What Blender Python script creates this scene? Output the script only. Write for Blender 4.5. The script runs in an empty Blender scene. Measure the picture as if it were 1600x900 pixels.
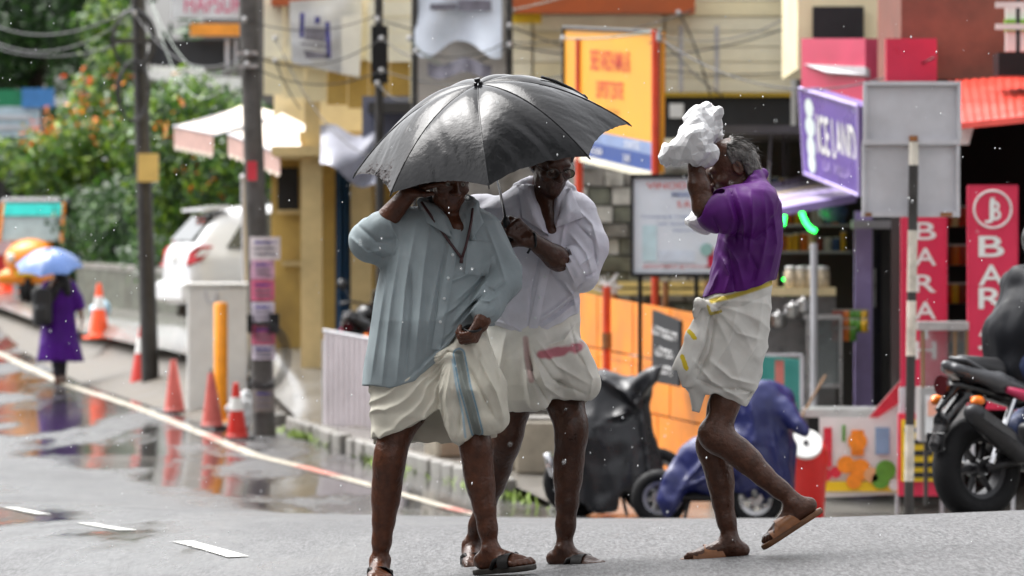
import bpy, bmesh, math, random
import numpy as np
from mathutils import Vector, Matrix

# ------------------------------------------------------------------ camera, sky, sun, exposure
SC = bpy.context.scene
COL = SC.collection
HC = 1.235            # camera height above the road where the men walk
FPX = 8888.9          # 200 mm lens on a 36 mm sensor, in pixels of the 1600 px wide photo
YH = 400.0            # horizon row in the photo
cd = bpy.data.cameras.new('camera'); cam = bpy.data.objects.new('camera', cd); COL.objects.link(cam)
cd.lens = 200; cd.sensor_width = 36; cd.clip_start = 0.5; cd.clip_end = 3000
cam.location = (0, 0, HC); cam.rotation_euler = (math.radians(90), 0, 0)
cd.shift_y = -50 / 1600
cd.dof.use_dof = True; cd.dof.focus_distance = 22.1; cd.dof.aperture_fstop = 5.8
SC.camera = cam
w = bpy.data.worlds.new('World'); SC.world = w; w.use_nodes = True
nt = w.node_tree; bg = nt.nodes['Background']
sky = nt.nodes.new('ShaderNodeTexSky'); sky.sky_type = 'NISHITA'; sky.sun_disc = False
SUN_EL, SUN_AZ = math.radians(64), math.radians(-56)   # azimuth from +Y towards +X
sky.sun_elevation = SUN_EL; sky.sun_rotation = SUN_AZ
sky.air_density = 1.0; sky.dust_density = 6.0; sky.ozone_density = 1.0
hs = nt.nodes.new('ShaderNodeHueSaturation'); hs.inputs['Saturation'].default_value = 0.12
nt.links.new(sky.outputs[0], hs.inputs['Color']); nt.links.new(hs.outputs[0], bg.inputs['Color'])
bg.inputs['Strength'].default_value = 0.15
sl = bpy.data.lights.new('sun', 'SUN'); sl.energy = 1.05; sl.angle = math.radians(48); sl.color = (1, .98, .95)
so = bpy.data.objects.new('sun', sl); COL.objects.link(so)
_d = Vector((math.sin(SUN_AZ) * math.cos(SUN_EL), math.cos(SUN_AZ) * math.cos(SUN_EL), math.sin(SUN_EL)))
so.rotation_euler = _d.to_track_quat('Z', 'Y').to_euler(); so.location = (10, 10, 60)
SC.view_settings.view_transform = 'Standard'; SC.view_settings.look = 'None'
SC.view_settings.exposure = 1.52; SC.view_settings.gamma = 1
SC.cycles.use_denoising = True
SC.cycles.max_bounces = 6; SC.cycles.glossy_bounces = 3; SC.cycles.transparent_max_bounces = 8

RNG = random.Random(7); NP = np.random.default_rng(11)

# ------------------------------------------------------------------ helpers
def P(x, y, D):
    """photo pixel at distance D -> world point"""
    return Vector(((x - 800) / FPX * D, D, HC + (YH - y) / FPX * D))

MATS = {}
def srgb(r, g, b):
    f = lambda c: c / 12.92 if c <= .04045 else ((c + .055) / 1.055) ** 2.4
    return (f(r / 255), f(g / 255), f(b / 255))
def mat(name, col, rough=.5, var=.15, scale=6, bump=.0, bscale=40, metal=0, spec=.5, coat=0, trans=0, emit=0, attr=None, stretch=(1, 1, 1), dirt=0, sheen=0, ior=1.5, subs=0):
    """principled material with noise colour variation, optional bump, dirt and vertex colour"""
    if name in MATS: return MATS[name]
    m = bpy.data.materials.new(name); m.use_nodes = True; MATS[name] = m
    n = m.node_tree.nodes; l = m.node_tree.links; b = n['Principled BSDF']
    tc = n.new('ShaderNodeTexCoord'); mp = n.new('ShaderNodeMapping'); mp.inputs['Scale'].default_value = stretch
    l.new(tc.outputs['Object'], mp.inputs['Vector'])
    nz = n.new('ShaderNodeTexNoise'); nz.inputs['Scale'].default_value = scale; nz.inputs['Detail'].default_value = 6; nz.inputs['Roughness'].default_value = .62
    l.new(mp.outputs[0], nz.inputs['Vector'])
    mr = n.new('ShaderNodeMapRange'); mr.inputs['From Min'].default_value = .3; mr.inputs['From Max'].default_value = .7
    mr.inputs['To Min'].default_value = 1 - var; mr.inputs['To Max'].default_value = 1 + var
    l.new(nz.outputs['Fac'], mr.inputs['Value'])
    mx = n.new('ShaderNodeMix'); mx.data_type = 'RGBA'; mx.blend_type = 'MULTIPLY'; mx.inputs['Factor'].default_value = 1
    if attr:
        at = n.new('ShaderNodeAttribute'); at.attribute_name = attr; l.new(at.outputs['Color'], mx.inputs['A'])
    else: mx.inputs['A'].default_value = (*col, 1)
    l.new(mr.outputs[0], mx.inputs['B'])
    out = mx.outputs['Result']
    if dirt:
        n2 = n.new('ShaderNodeTexNoise'); n2.inputs['Scale'].default_value = scale * .45; n2.inputs['Detail'].default_value = 8; l.new(mp.outputs[0], n2.inputs['Vector'])
        r2 = n.new('ShaderNodeMapRange'); r2.inputs['From Min'].default_value = .48; r2.inputs['From Max'].default_value = .72; r2.inputs['To Max'].default_value = dirt
        l.new(n2.outputs['Fac'], r2.inputs['Value'])
        m2 = n.new('ShaderNodeMix'); m2.data_type = 'RGBA'; m2.inputs['B'].default_value = (.06, .05, .035, 1)
        l.new(r2.outputs[0], m2.inputs['Factor']); l.new(out, m2.inputs['A']); out = m2.outputs['Result']
    l.new(out, b.inputs['Base Color'])
    b.inputs['Metallic'].default_value = metal; b.inputs['IOR'].default_value = ior
    b.inputs['Specular IOR Level'].default_value = spec
    b.inputs['Coat Weight'].default_value = coat; b.inputs['Coat Roughness'].default_value = .08
    b.inputs['Transmission Weight'].default_value = trans; b.inputs['Sheen Weight'].default_value = sheen
    if subs:
        b.inputs['Subsurface Weight'].default_value = subs; b.inputs['Subsurface Radius'].default_value = (.02, .008, .004)
    rr = n.new('ShaderNodeMapRange'); rr.inputs['From Min'].default_value = .3; rr.inputs['From Max'].default_value = .7
    rr.inputs['To Min'].default_value = max(.02, rough * .8); rr.inputs['To Max'].default_value = min(1, rough * 1.2)
    l.new(nz.outputs['Fac'], rr.inputs['Value']); l.new(rr.outputs[0], b.inputs['Roughness'])
    if bump:
        nb = n.new('ShaderNodeTexNoise'); nb.inputs['Scale'].default_value = bscale; nb.inputs['Detail'].default_value = 5; l.new(mp.outputs[0], nb.inputs['Vector'])
        bp = n.new('ShaderNodeBump'); bp.inputs['Strength'].default_value = bump; bp.inputs['Distance'].default_value = .01
        l.new(nb.outputs['Fac'], bp.inputs['Height']); l.new(bp.outputs[0], b.inputs['Normal'])
    if emit:
        b.inputs['Emission Color'].default_value = (*col, 1); b.inputs['Emission Strength'].default_value = emit
    return m

def tag(o, label=None, cat=None, group=None, kind=None):
    if label: o['label'] = label
    if cat: o['category'] = cat
    if group: o['group'] = group
    if kind: o['kind'] = kind
    return o
def empty(name, loc=(0, 0, 0), rz=0, label=None, cat=None, group=None):
    o = bpy.data.objects.new(name, None); COL.objects.link(o); o.location = loc; o.rotation_euler = (0, 0, rz)
    o.empty_display_size = .1
    return tag(o, label, cat, group)

class MB:
    """collects faces; build() links them as one mesh object"""
    def __init__(s): s.v = []; s.f = []
    def add(s, vs, fs):
        o = len(s.v); s.v += [tuple(v) for v in vs]; s.f += [tuple(i + o for i in f) for f in fs]; return s
    def box(s, c, d, rot=None, bev=0):
        hx, hy, hz = d[0] / 2, d[1] / 2, d[2] / 2
        if bev and min(d) > 2.2 * bev:
            bm = bmesh.new(); bmesh.ops.create_cube(bm, size=1)
            for v in bm.verts: v.co = Vector((v.co.x * d[0], v.co.y * d[1], v.co.z * d[2]))
            bmesh.ops.bevel(bm, geom=bm.edges[:], offset=bev, segments=1, affect='EDGES', profile=.5)
            vs = [v.co.copy() for v in bm.verts]; bm.verts.index_update(); fs = [[v.index for v in f.verts] for f in bm.faces]; bm.free()
        else:
            vs = [Vector((x, y, z)) for x in (-hx, hx) for y in (-hy, hy) for z in (-hz, hz)]
            fs = [(0, 1, 3, 2), (4, 6, 7, 5), (0, 4, 5, 1), (2, 3, 7, 6), (0, 2, 6, 4), (1, 5, 7, 3)]
        if rot is not None: vs = [rot @ v for v in vs]
        c = Vector(c); return s.add([v + c for v in vs], fs)
    def tube(s, pts, r, n=8, cap=True):
        pts = [Vector(p) for p in pts]; k = len(pts); rs = r if isinstance(r, (list, tuple)) else [r] * k
        up = None; vs = []
        for i, p in enumerate(pts):
            t = (pts[min(i + 1, k - 1)] - pts[max(i - 1, 0)]).normalized()
            if up is None: up = t.orthogonal().normalized()
            else:
                up = up - t * up.dot(t)
                up = up.normalized() if up.length > 1e-6 else t.orthogonal().normalized()
            q = t.cross(up)
            for j in range(n):
                a = 2 * math.pi * j / n; vs.append(p + (up * math.cos(a) + q * math.sin(a)) * rs[i])
        fs = [(i * n + j, i * n + (j + 1) % n, (i + 1) * n + (j + 1) % n, (i + 1) * n + j) for i in range(k - 1) for j in range(n)]
        if cap: fs += [tuple(range(n))[::-1], tuple(range((k - 1) * n, k * n))]
        return s.add(vs, fs)
    def lathe(s, prof, n=20, M=None):
        vs = []; k = len(prof)
        for r, z in prof:
            for j in range(n):
                a = 2 * math.pi * j / n; vs.append(Vector((r * math.cos(a), r * math.sin(a), z)))
        if M is not None: vs = [M @ v for v in vs]
        fs = [(i * n + j, i * n + (j + 1) % n, (i + 1) * n + (j + 1) % n, (i + 1) * n + j) for i in range(k - 1) for j in range(n)]
        fs += [tuple(range(n))[::-1], tuple(range((k - 1) * n, k * n))]
        return s.add(vs, fs)
    def prism(s, poly, a, b, axis='y', M=None):
        """polygon (2D) extruded from a to b; axis y: poly is (x,z)"""
        n = len(poly)
        mk = {'y': lambda p, t: Vector((p[0], t, p[1])), 'x': lambda p, t: Vector((t, p[0], p[1])), 'z': lambda p, t: Vector((p[0], p[1], t))}[axis]
        vs = [mk(p, a) for p in poly] + [mk(p, b) for p in poly]
        if M is not None: vs = [M @ v for v in vs]
        fs = [tuple(range(n)), tuple(range(n, 2 * n))[::-1]] + [(i, i + n, (i + 1) % n + n, (i + 1) % n) for i in range(n)]
        return s.add(vs, fs)
    def slab(s, c4, th, d=None):
        """quad of 4 world corners (in order) given thickness th away from the camera"""
        c4 = [Vector(c) for c in c4]
        if d is None:
            d = (c4[1] - c4[0]).cross(c4[3] - c4[0]).normalized()
            if d.y < 0: d = -d
        vs = c4 + [c + d * th for c in c4]
        return s.add(vs, [(0, 1, 2, 3), (7, 6, 5, 4), (0, 4, 5, 1), (1, 5, 6, 2), (2, 6, 7, 3), (3, 7, 4, 0)])
    def grid(s, fn, nu, nv, closeu=False):
        vs = [fn(i / (nu if closeu else nu - 1), j / (nv - 1)) for j in range(nv) for i in range(nu)]
        fs = [(j * nu + i, j * nu + (i + 1) % nu, (j + 1) * nu + (i + 1) % nu, (j + 1) * nu + i) for j in range(nv - 1) for i in range(nu if closeu else nu - 1)]
        return s.add(vs, fs)
    def build(s, name, m, parent=None, smooth=False, world=True, auto=None):
        me = bpy.data.meshes.new(name); me.from_pydata(s.v, [], s.f)
        bm = bmesh.new(); bm.from_mesh(me); bmesh.ops.recalc_face_normals(bm, faces=bm.faces[:])
        if parent is not None and world:
            bm.transform(parent.matrix_basis.inverted() if parent.parent is None else (parent.parent.matrix_basis @ parent.matrix_basis).inverted())
        bm.to_mesh(me); bm.free()
        me.materials.append(m if not isinstance(m, str) else MATS[m])
        if smooth:
            me.polygons.foreach_set('use_smooth', [True] * len(me.polygons))
            if auto is not None: me.set_sharp_from_angle(angle=math.radians(auto))
        o = bpy.data.objects.new(name, me); COL.objects.link(o)
        if parent is not None: o.parent = parent
        return o

def px_box(x0, y0, x1, y1, D, th, off=0):
    """box whose camera-facing face covers the photo rectangle at distance D"""
    a = P(x0, y1, D); b = P(x1, y0, D); m = MB()
    return m.box(((a.x + b.x) / 2, D + th / 2 + off, (a.z + b.z) / 2), (b.x - a.x, th, b.z - a.z))
def quad_px(c, th):
    return MB().slab([P(*q) for q in c], th)
_fontcache = {}
def text_mesh(txt, name, m, parent, origin, ux, uz, width=None, height=None, align='C', depth=.004, bold=0, font=None):
    """flat lettering: origin = centre of the line, ux/uz unit vectors of the board"""
    cu = bpy.data.curves.new('t', 'FONT'); cu.body = txt; cu.extrude = 0; cu.offset = bold
    if font: cu.font = font
    ob = bpy.data.objects.new('t', cu); COL.objects.link(ob); bpy.context.view_layer.update()
    me = bpy.data.meshes.new_from_object(ob.evaluated_get(bpy.context.evaluated_depsgraph_get()))
    bpy.data.objects.remove(ob); bpy.data.curves.remove(cu)
    if len(me.vertices) == 0: return None
    co = np.array([v.co[:] for v in me.vertices]); lo = co.min(0); hi = co.max(0)
    sx = width / (hi[0] - lo[0]) if width else None; sy = height / (hi[1] - lo[1]) if height else None
    sx = sx or sy; sy = sy or sx
    cx = (lo[0] + hi[0]) / 2; cy = (lo[1] + hi[1]) / 2
    ux = Vector(ux); uz = Vector(uz); nn = ux.cross(uz).normalized()
    inv = parent.matrix_basis.inverted() if parent.parent is None else (parent.parent.matrix_basis @ parent.matrix_basis).inverted()
    for v in me.vertices:
        v.co = inv @ (Vector(origin) + ux * (v.co.x - cx) * sx + uz * (v.co.y - cy) * sy + nn * depth)
    me.materials.clear(); me.materials.append(m); me.name = name
    o = bpy.data.objects.new(name, me); COL.objects.link(o); o.parent = parent
    return o
def copy_tree(o, parent=None):
    c = o.copy(); COL.objects.link(c); c.parent = parent
    for ch in o.children: copy_tree(ch, c)
    return c

# ------------------------------------------------------------------ terrain
_DL = [-60, 0, 22, 28, 31, 34, 36, 40, 45, 50, 54, 59, 66, 74, 85, 95, 102, 120, 200, 800]
_HL = [1.3, 1.3, 1.3, 1.40, 1.43, 1.49, 1.55, 1.68, 1.78, 1.86, 1.905, 1.86, 1.79, 1.67, 1.43, 1.05, .90, .6, -.4, -6]
_DR = [-60, 0, 22, 28, 31, 33.4, 36, 38, 41, 44, 50, 54, 59, 66, 74, 85, 95, 102, 120, 200, 800]
_HR = [1.2, 1.2, 1.2, 1.34, 1.46, 1.55, 1.70, 1.82, 1.99, 2.03, 1.98, 1.92, 1.86, 1.79, 1.67, 1.43, 1.05, .90, .6, -.4, -6]
_XD = [-60, 0, 25, 41, 47, 54, 66, 74, 85, 100, 130, 300, 800]
_XX = [19.5, 8.1, 3.3, .20, -1.04, -2.43, -4.30, -5.85, -7.75, -10.6, -17, -60, -200]
def xline(D): return np.interp(D, _XD, _XX)          # the white edge line
def _sm(a, b, x):
    t = np.clip((x - a) / (b - a), 0, 1); return t * t * (3 - 2 * t)
def zroad(X, D):
    X = np.asarray(X, float); D = np.asarray(D, float)
    t = np.clip((X + 4) / 4.3, 0, 1)
    hb = np.interp(D, _DL, _HL) * (1 - t) + np.interp(D, _DR, _HR) * t
    hf = 1.235 - .06 * np.clip(X, -5, 6)
    k = _sm(23.3, 29.5, D)
    return HC - (hf * (1 - k) + hb * k)
def zground(X, D):
    """road level plus the raised forecourt / drive on the right-hand side"""
    u = np.asarray(X, float) - xline(D)
    r = np.interp(D, [59, 62, 64, 68, 72, 80, 88, 96], [0, .42, .60, .72, .72, .55, .3, .15])
    pv = .11 * _sm(44, 48, D) * _sm(1.0, 1.04, u)
    lft = .12 * _sm(-9.4, -9.44, u) if False else 0
    return zroad(X, D) + r * _sm(.8, 1.25, u) + pv + lft
def G(X, D): return float(zground(X, D))
def on_ground(x, D, dz=0):
    X = (x - 800) / FPX * D; return Vector((X, D, G(X, D) + dz))

def sheet(name, m, Ds, us, dz=0, zf=zground, absx=False):
    vs = []; nu = len(us)
    for D in Ds:
        xl = 0 if absx else float(xline(D))
        for u in us: vs.append((xl + u, D, float(zf(xl + u, D)) + dz))
    fs = [(j * nu + i, j * nu + i + 1, (j + 1) * nu + i + 1, (j + 1) * nu + i) for j in range(len(Ds) - 1) for i in range(nu - 1)]
    mb = MB().add(vs, fs); return mb.build(name, m, smooth=True)
# ------------------------------------------------------------------ solid modelling on a voxel field (surface nets)
class VN:
    """smooth value noise on numpy points"""
    def __init__(s, seed): s.t = np.random.default_rng(seed).uniform(-1, 1, (64, 64, 64)).astype(np.float32)
    def __call__(s, p):
        i = np.floor(p).astype(int); f = (p - i).astype(np.float32); f = f * f * (3 - 2 * f); i &= 63; j = (i + 1) & 63
        x0, y0, z0 = i.T; x1, y1, z1 = j.T; fx, fy, fz = f.T; t = s.t
        a = t[x0, y0, z0] * (1 - fx) + t[x1, y0, z0] * fx; b = t[x0, y1, z0] * (1 - fx) + t[x1, y1, z0] * fx
        c = t[x0, y0, z1] * (1 - fx) + t[x1, y0, z1] * fx; d = t[x0, y1, z1] * (1 - fx) + t[x1, y1, z1] * fx
        return (a * (1 - fy) + b * fy) * (1 - fz) + (c * (1 - fy) + d * fy) * fz
VNS = VN(5)
def ridge(p, M, seed=0):
    """sharp cloth-like ridges: p (n,3) scaled by M (3x3)"""
    q = p @ np.asarray(M, float).T + seed * 7.3
    return 1 - np.abs(VNS(q) + .5 * VNS(q * 2.1 + 3.7)) * 2.0
def crumple(p, n, f0, f1, seed):
    """flat facets meeting in sharp creases, as in crumpled film"""
    r = np.random.default_rng(seed); out = np.zeros(len(p)); w = np.stack([VNS(p * 7 + 1.3 * k + seed) for k in range(3)], 1) * .035; pw = p + w
    for _ in range(n):
        d = r.normal(size=3); d /= np.linalg.norm(d); x = pw @ d * r.uniform(f0, f1) + r.uniform(0, 9); out += np.abs((x % 1) * 2 - 1)
    return out / n - .5
class SDF:
    def __init__(s, lo, hi, v):
        s.lo = np.array(lo, float); s.v = v; s.n = np.ceil((np.array(hi) - s.lo) / v).astype(int) + 1
        s.f = np.full(s.n, 1.0, np.float32)
        s.ax = [s.lo[i] + v * np.arange(s.n[i]) for i in range(3)]
    def blk(s, lo, hi):
        a = np.clip(np.floor((np.array(lo) - s.lo) / s.v).astype(int), 0, s.n); b = np.clip(np.ceil((np.array(hi) - s.lo) / s.v).astype(int) + 1, 0, s.n)
        sl = tuple(slice(a[i], b[i]) for i in range(3)); return sl, s.ax[0][sl[0]][:, None, None], s.ax[1][sl[1]][None, :, None], s.ax[2][sl[2]][None, None, :]
    def comb(s, sl, d, k, op):
        a = s.f[sl]
        if a.size == 0: return
        d = d.astype(np.float32)
        if op == 'add':
            h = np.clip(.5 + .5 * (d - a) / k, 0, 1); s.f[sl] = d * (1 - h) + a * h - k * h * (1 - h)
        else:
            d = -d; h = np.clip(.5 - .5 * (d - a) / k, 0, 1); s.f[sl] = d * (1 - h) + a * h + k * h * (1 - h)
    def cone(s, a, b, ra, rb=None, k=.015, op='add', flat=None):
        """tapered capsule; flat=(axis vec, factor) squashes it along an axis"""
        rb = ra if rb is None else rb; a = np.array(a, float); b = np.array(b, float); m = max(ra, rb) * 1.3 + k + 3 * s.v
        sl, X, Y, Z = s.blk(np.minimum(a, b) - m, np.maximum(a, b) + m)
        ab = b - a; L2 = max(1e-9, ab @ ab)
        px, py, pz = X - a[0], Y - a[1], Z - a[2]
        t = np.clip((px * ab[0] + py * ab[1] + pz * ab[2]) / L2, 0, 1)
        qx, qy, qz = px - t * ab[0], py - t * ab[1], pz - t * ab[2]
        d2 = qx * qx + qy * qy + qz * qz
        if flat is not None:
            n = np.array(flat[0], float); n /= np.linalg.norm(n); e = qx * n[0] + qy * n[1] + qz * n[2]; d2 = d2 + e * e * (1 / flat[1] ** 2 - 1)
        s.comb(sl, np.sqrt(d2) - (ra + (rb - ra) * t), k, op); return s
    def chain(s, pts, rs, k=.015, **kw):
        for i in range(len(pts) - 1): s.cone(pts[i], pts[i + 1], rs[i], rs[i + 1], k, **kw)
        return s
    def ell(s, c, r, R=None, k=.015, op='add'):
        c = np.array(c, float); r = np.array(r, float); m = r.max() + k + 3 * s.v
        sl, X, Y, Z = s.blk(c - m, c + m); x, y, z = X - c[0], Y - c[1], Z - c[2]
        if R is not None:
            R = np.asarray(R, float).T; x, y, z = R[0, 0] * x + R[0, 1] * y + R[0, 2] * z, R[1, 0] * x + R[1, 1] * y + R[1, 2] * z, R[2, 0] * x + R[2, 1] * y + R[2, 2] * z
        q = np.sqrt((x / r[0]) ** 2 + (y / r[1]) ** 2 + (z / r[2]) ** 2); g = np.sqrt((x / r[0] ** 2) ** 2 + (y / r[1] ** 2) ** 2 + (z / r[2] ** 2) ** 2) + 1e-6
        s.comb(sl, np.clip(q * (q - 1) / g, -1, 1), k, op); return s
    def box(s, c, h, rad=.02, R=None, k=.01, op='add'):
        c = np.array(c, float); h = np.array(h, float); m = np.linalg.norm(h) + k + 3 * s.v
        sl, X, Y, Z = s.blk(c - m, c + m); x, y, z = X - c[0], Y - c[1], Z - c[2]
        if R is not None:
            R = np.asarray(R, float).T; x, y, z = R[0, 0] * x + R[0, 1] * y + R[0, 2] * z, R[1, 0] * x + R[1, 1] * y + R[1, 2] * z, R[2, 0] * x + R[2, 1] * y + R[2, 2] * z
        q = [np.abs(x) - h[0] + rad, np.abs(y) - h[1] + rad, np.abs(z) - h[2] + rad]
        d = np.sqrt(np.maximum(q[0], 0) ** 2 + np.maximum(q[1], 0) ** 2 + np.maximum(q[2], 0) ** 2) + np.minimum(np.maximum(np.maximum(q[0], q[1]), q[2]), 0) - rad
        s.comb(sl, d, k, op); return s
    def loft(s, rings, k=.02, op='add', pw=2.3):
        """rings: (z, xl, xr, y0, y1) from low to high; superellipse sections, flat ends"""
        r = np.array(rings, float); lo = (r[:, 1].min(), r[:, 3].min(), r[0, 0]); hi = (r[:, 2].max(), r[:, 4].max(), r[-1, 0]); m = k + .04
        sl, X, Y, Z = s.blk(np.array(lo) - m, np.array(hi) + m); z = Z.ravel()
        g = lambda c: np.interp(z, r[:, 0], r[:, c])[None, None, :]
        xl, xr, y0, y1 = g(1), g(2), g(3), g(4); cx, cy = (xl + xr) / 2, (y0 + y1) / 2; a = np.maximum((xr - xl) / 2, 1e-3); b = np.maximum((y1 - y0) / 2, 1e-3)
        u = np.abs(X - cx) / a; v = np.abs(Y - cy) / b; q = (u ** pw + v ** pw) ** (1 / pw) + 1e-9
        gr = np.sqrt((u ** (pw - 1) / a) ** 2 + (v ** (pw - 1) / b) ** 2) / q ** (pw - 1) + 1e-6
        d = np.clip((q - 1) / gr, -.5, .5); zz = np.maximum(r[0, 0] - Z, Z - r[-1, 0]); d = np.maximum(d, zz)
        s.comb(sl, d, k, op); return s
    def front(s, X, Z):
        """distance along +Y at which a ray from the camera side first meets the solid"""
        i = int(round((X - s.lo[0]) / s.v)); k = int(round((Z - s.lo[2]) / s.v)); i = min(max(i, 0), s.n[0] - 1); k = min(max(k, 0), s.n[2] - 1)
        col = s.f[i, :, k]; j = np.argmax(col < 0)
        if col[j] >= 0: return None
        if j == 0: return s.ax[1][0]
        t = col[j - 1] / (col[j - 1] - col[j]); return s.ax[1][j - 1] + t * s.v
    def band(s, w=.03):
        idx = np.argwhere(np.abs(s.f) < w); return idx, s.lo + idx * s.v
    def displace(s, fn, w=.03):
        idx, p = s.band(w)
        if len(idx): s.f[tuple(idx.T)] -= fn(p).astype(np.float32)
        return s
    def mesh(s):
        f = s.f; sg = f < 0
        c = np.zeros(np.array(f.shape) - 1, np.int8)
        for dx in (0, 1):
            for dy in (0, 1):
                for dz in (0, 1): c += sg[dx:f.shape[0] - 1 + dx, dy:f.shape[1] - 1 + dy, dz:f.shape[2] - 1 + dz]
        act = (c > 0) & (c < 8); cells = np.argwhere(act); ids = np.full(act.shape, -1, np.int64); ids[tuple(cells.T)] = np.arange(len(cells))
        acc = np.zeros((len(cells), 3)); cnt = np.zeros(len(cells))
        C = [(i, j, k) for i in (0, 1) for j in (0, 1) for k in (0, 1)]
        val = {o: f[cells[:, 0] + o[0], cells[:, 1] + o[1], cells[:, 2] + o[2]] for o in C}
        for a in C:
            for ax in range(3):
                if a[ax]: continue
                b = list(a); b[ax] = 1; b = tuple(b); va, vb = val[a], val[b]; m = (va < 0) != (vb < 0)
                t = np.where(m, va / np.where(m, va - vb, 1), 0); pos = np.array(a, float)[None, :] + t[:, None] * (np.array(b) - np.array(a))[None, :]
                acc[m] += pos[m]; cnt[m] += 1
        V = s.lo + (cells + acc / np.maximum(cnt, 1)[:, None]) * s.v
        F = []
        for ax in range(3):
            o1, o2 = [(1, 2), (2, 0), (0, 1)][ax]
            sa = [slice(None)] * 3; sb = [slice(None)] * 3; sa[ax] = slice(0, -1); sb[ax] = slice(1, None)
            A = sg[tuple(sa)]; B = sg[tuple(sb)]; e = np.argwhere(A != B)
            e = e[(e[:, o1] > 0) & (e[:, o2] > 0) & (e[:, o1] < f.shape[o1] - 1) & (e[:, o2] < f.shape[o2] - 1)]
            if not len(e): continue
            def cid(d1, d2):
                q = e.copy(); q[:, o1] -= d1; q[:, o2] -= d2; return ids[tuple(q.T)]
            q = np.stack([cid(0, 0), cid(1, 0), cid(1, 1), cid(0, 1)], 1); ins = A[tuple(e.T)]; q[~ins] = q[~ins][:, ::-1]; F.append(q)
        return V, np.concatenate(F)
    def build(s, name, m, parent=None, M=None, color=None, smooth=0):
        V, F = s.mesh()
        if smooth:
            for _ in range(smooth):
                acc = np.zeros_like(V); cn = np.zeros(len(V))
                for i in range(4):
                    a, b = F[:, i], F[:, (i + 1) % 4]; np.add.at(acc, a, V[b]); np.add.at(acc, b, V[a]); np.add.at(cn, a, 1); np.add.at(cn, b, 1)
                V = V * .5 + .5 * acc / np.maximum(cn, 1)[:, None]
        me = bpy.data.meshes.new(name)
        W = V if M is None else V @ np.array(M)[:3, :3].T + np.array(M)[:3, 3]
        if parent is not None:
            I = np.array(parent.matrix_basis.inverted() if parent.parent is None else (parent.parent.matrix_basis @ parent.matrix_basis).inverted()); W = W @ I[:3, :3].T + I[:3, 3]
        me.vertices.add(len(W)); me.vertices.foreach_set('co', W.ravel()); me.loops.add(F.size); me.loops.foreach_set('vertex_index', F.ravel().astype(np.int32))
        me.polygons.add(len(F)); me.polygons.foreach_set('loop_start', np.arange(0, F.size, 4, dtype=np.int32)); me.polygons.foreach_set('use_smooth', np.ones(len(F), bool))
        me.update(calc_edges=True); me.validate()
        if color is not None:
            a = me.color_attributes.new('col', 'FLOAT_COLOR', 'POINT'); c = np.ones((len(V), 4), np.float32); c[:, :3] = color(V); a.data.foreach_set('color', c.ravel())
        me.materials.append(m); o = bpy.data.objects.new(name, me); COL.objects.link(o)
        if parent is not None: o.parent = parent
        return o
def creases(p, items, front=None):
    """sum of soft ridges along photo-pixel polylines. items: (pts[(x,y,D)], width m, height m)"""
    out = np.zeros(len(p)); XZ = p[:, [0, 2]]
    for pts, wd, h in items:
        Q = [np.array(P(*q))[[0, 2]] for q in pts]; best = np.full(len(p), 9.0); tt = np.zeros(len(p)); n = len(Q) - 1
        for i in range(n):
            a, b = Q[i], Q[i + 1]; ab = b - a; t = np.clip(((XZ - a) @ ab) / (ab @ ab), 0, 1); d = np.linalg.norm(XZ - a - t[:, None] * ab, axis=1)
            m = d < best; best[m] = d[m]; tt[m] = ((i + t) / n)[m]
        out += 1.25 * h * np.exp(-(best / (wd * .72)) ** 1.3) * np.clip(4 * tt * (1 - tt) + .25, 0, 1)
    if front is not None: out *= front(p)
    return out
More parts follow.
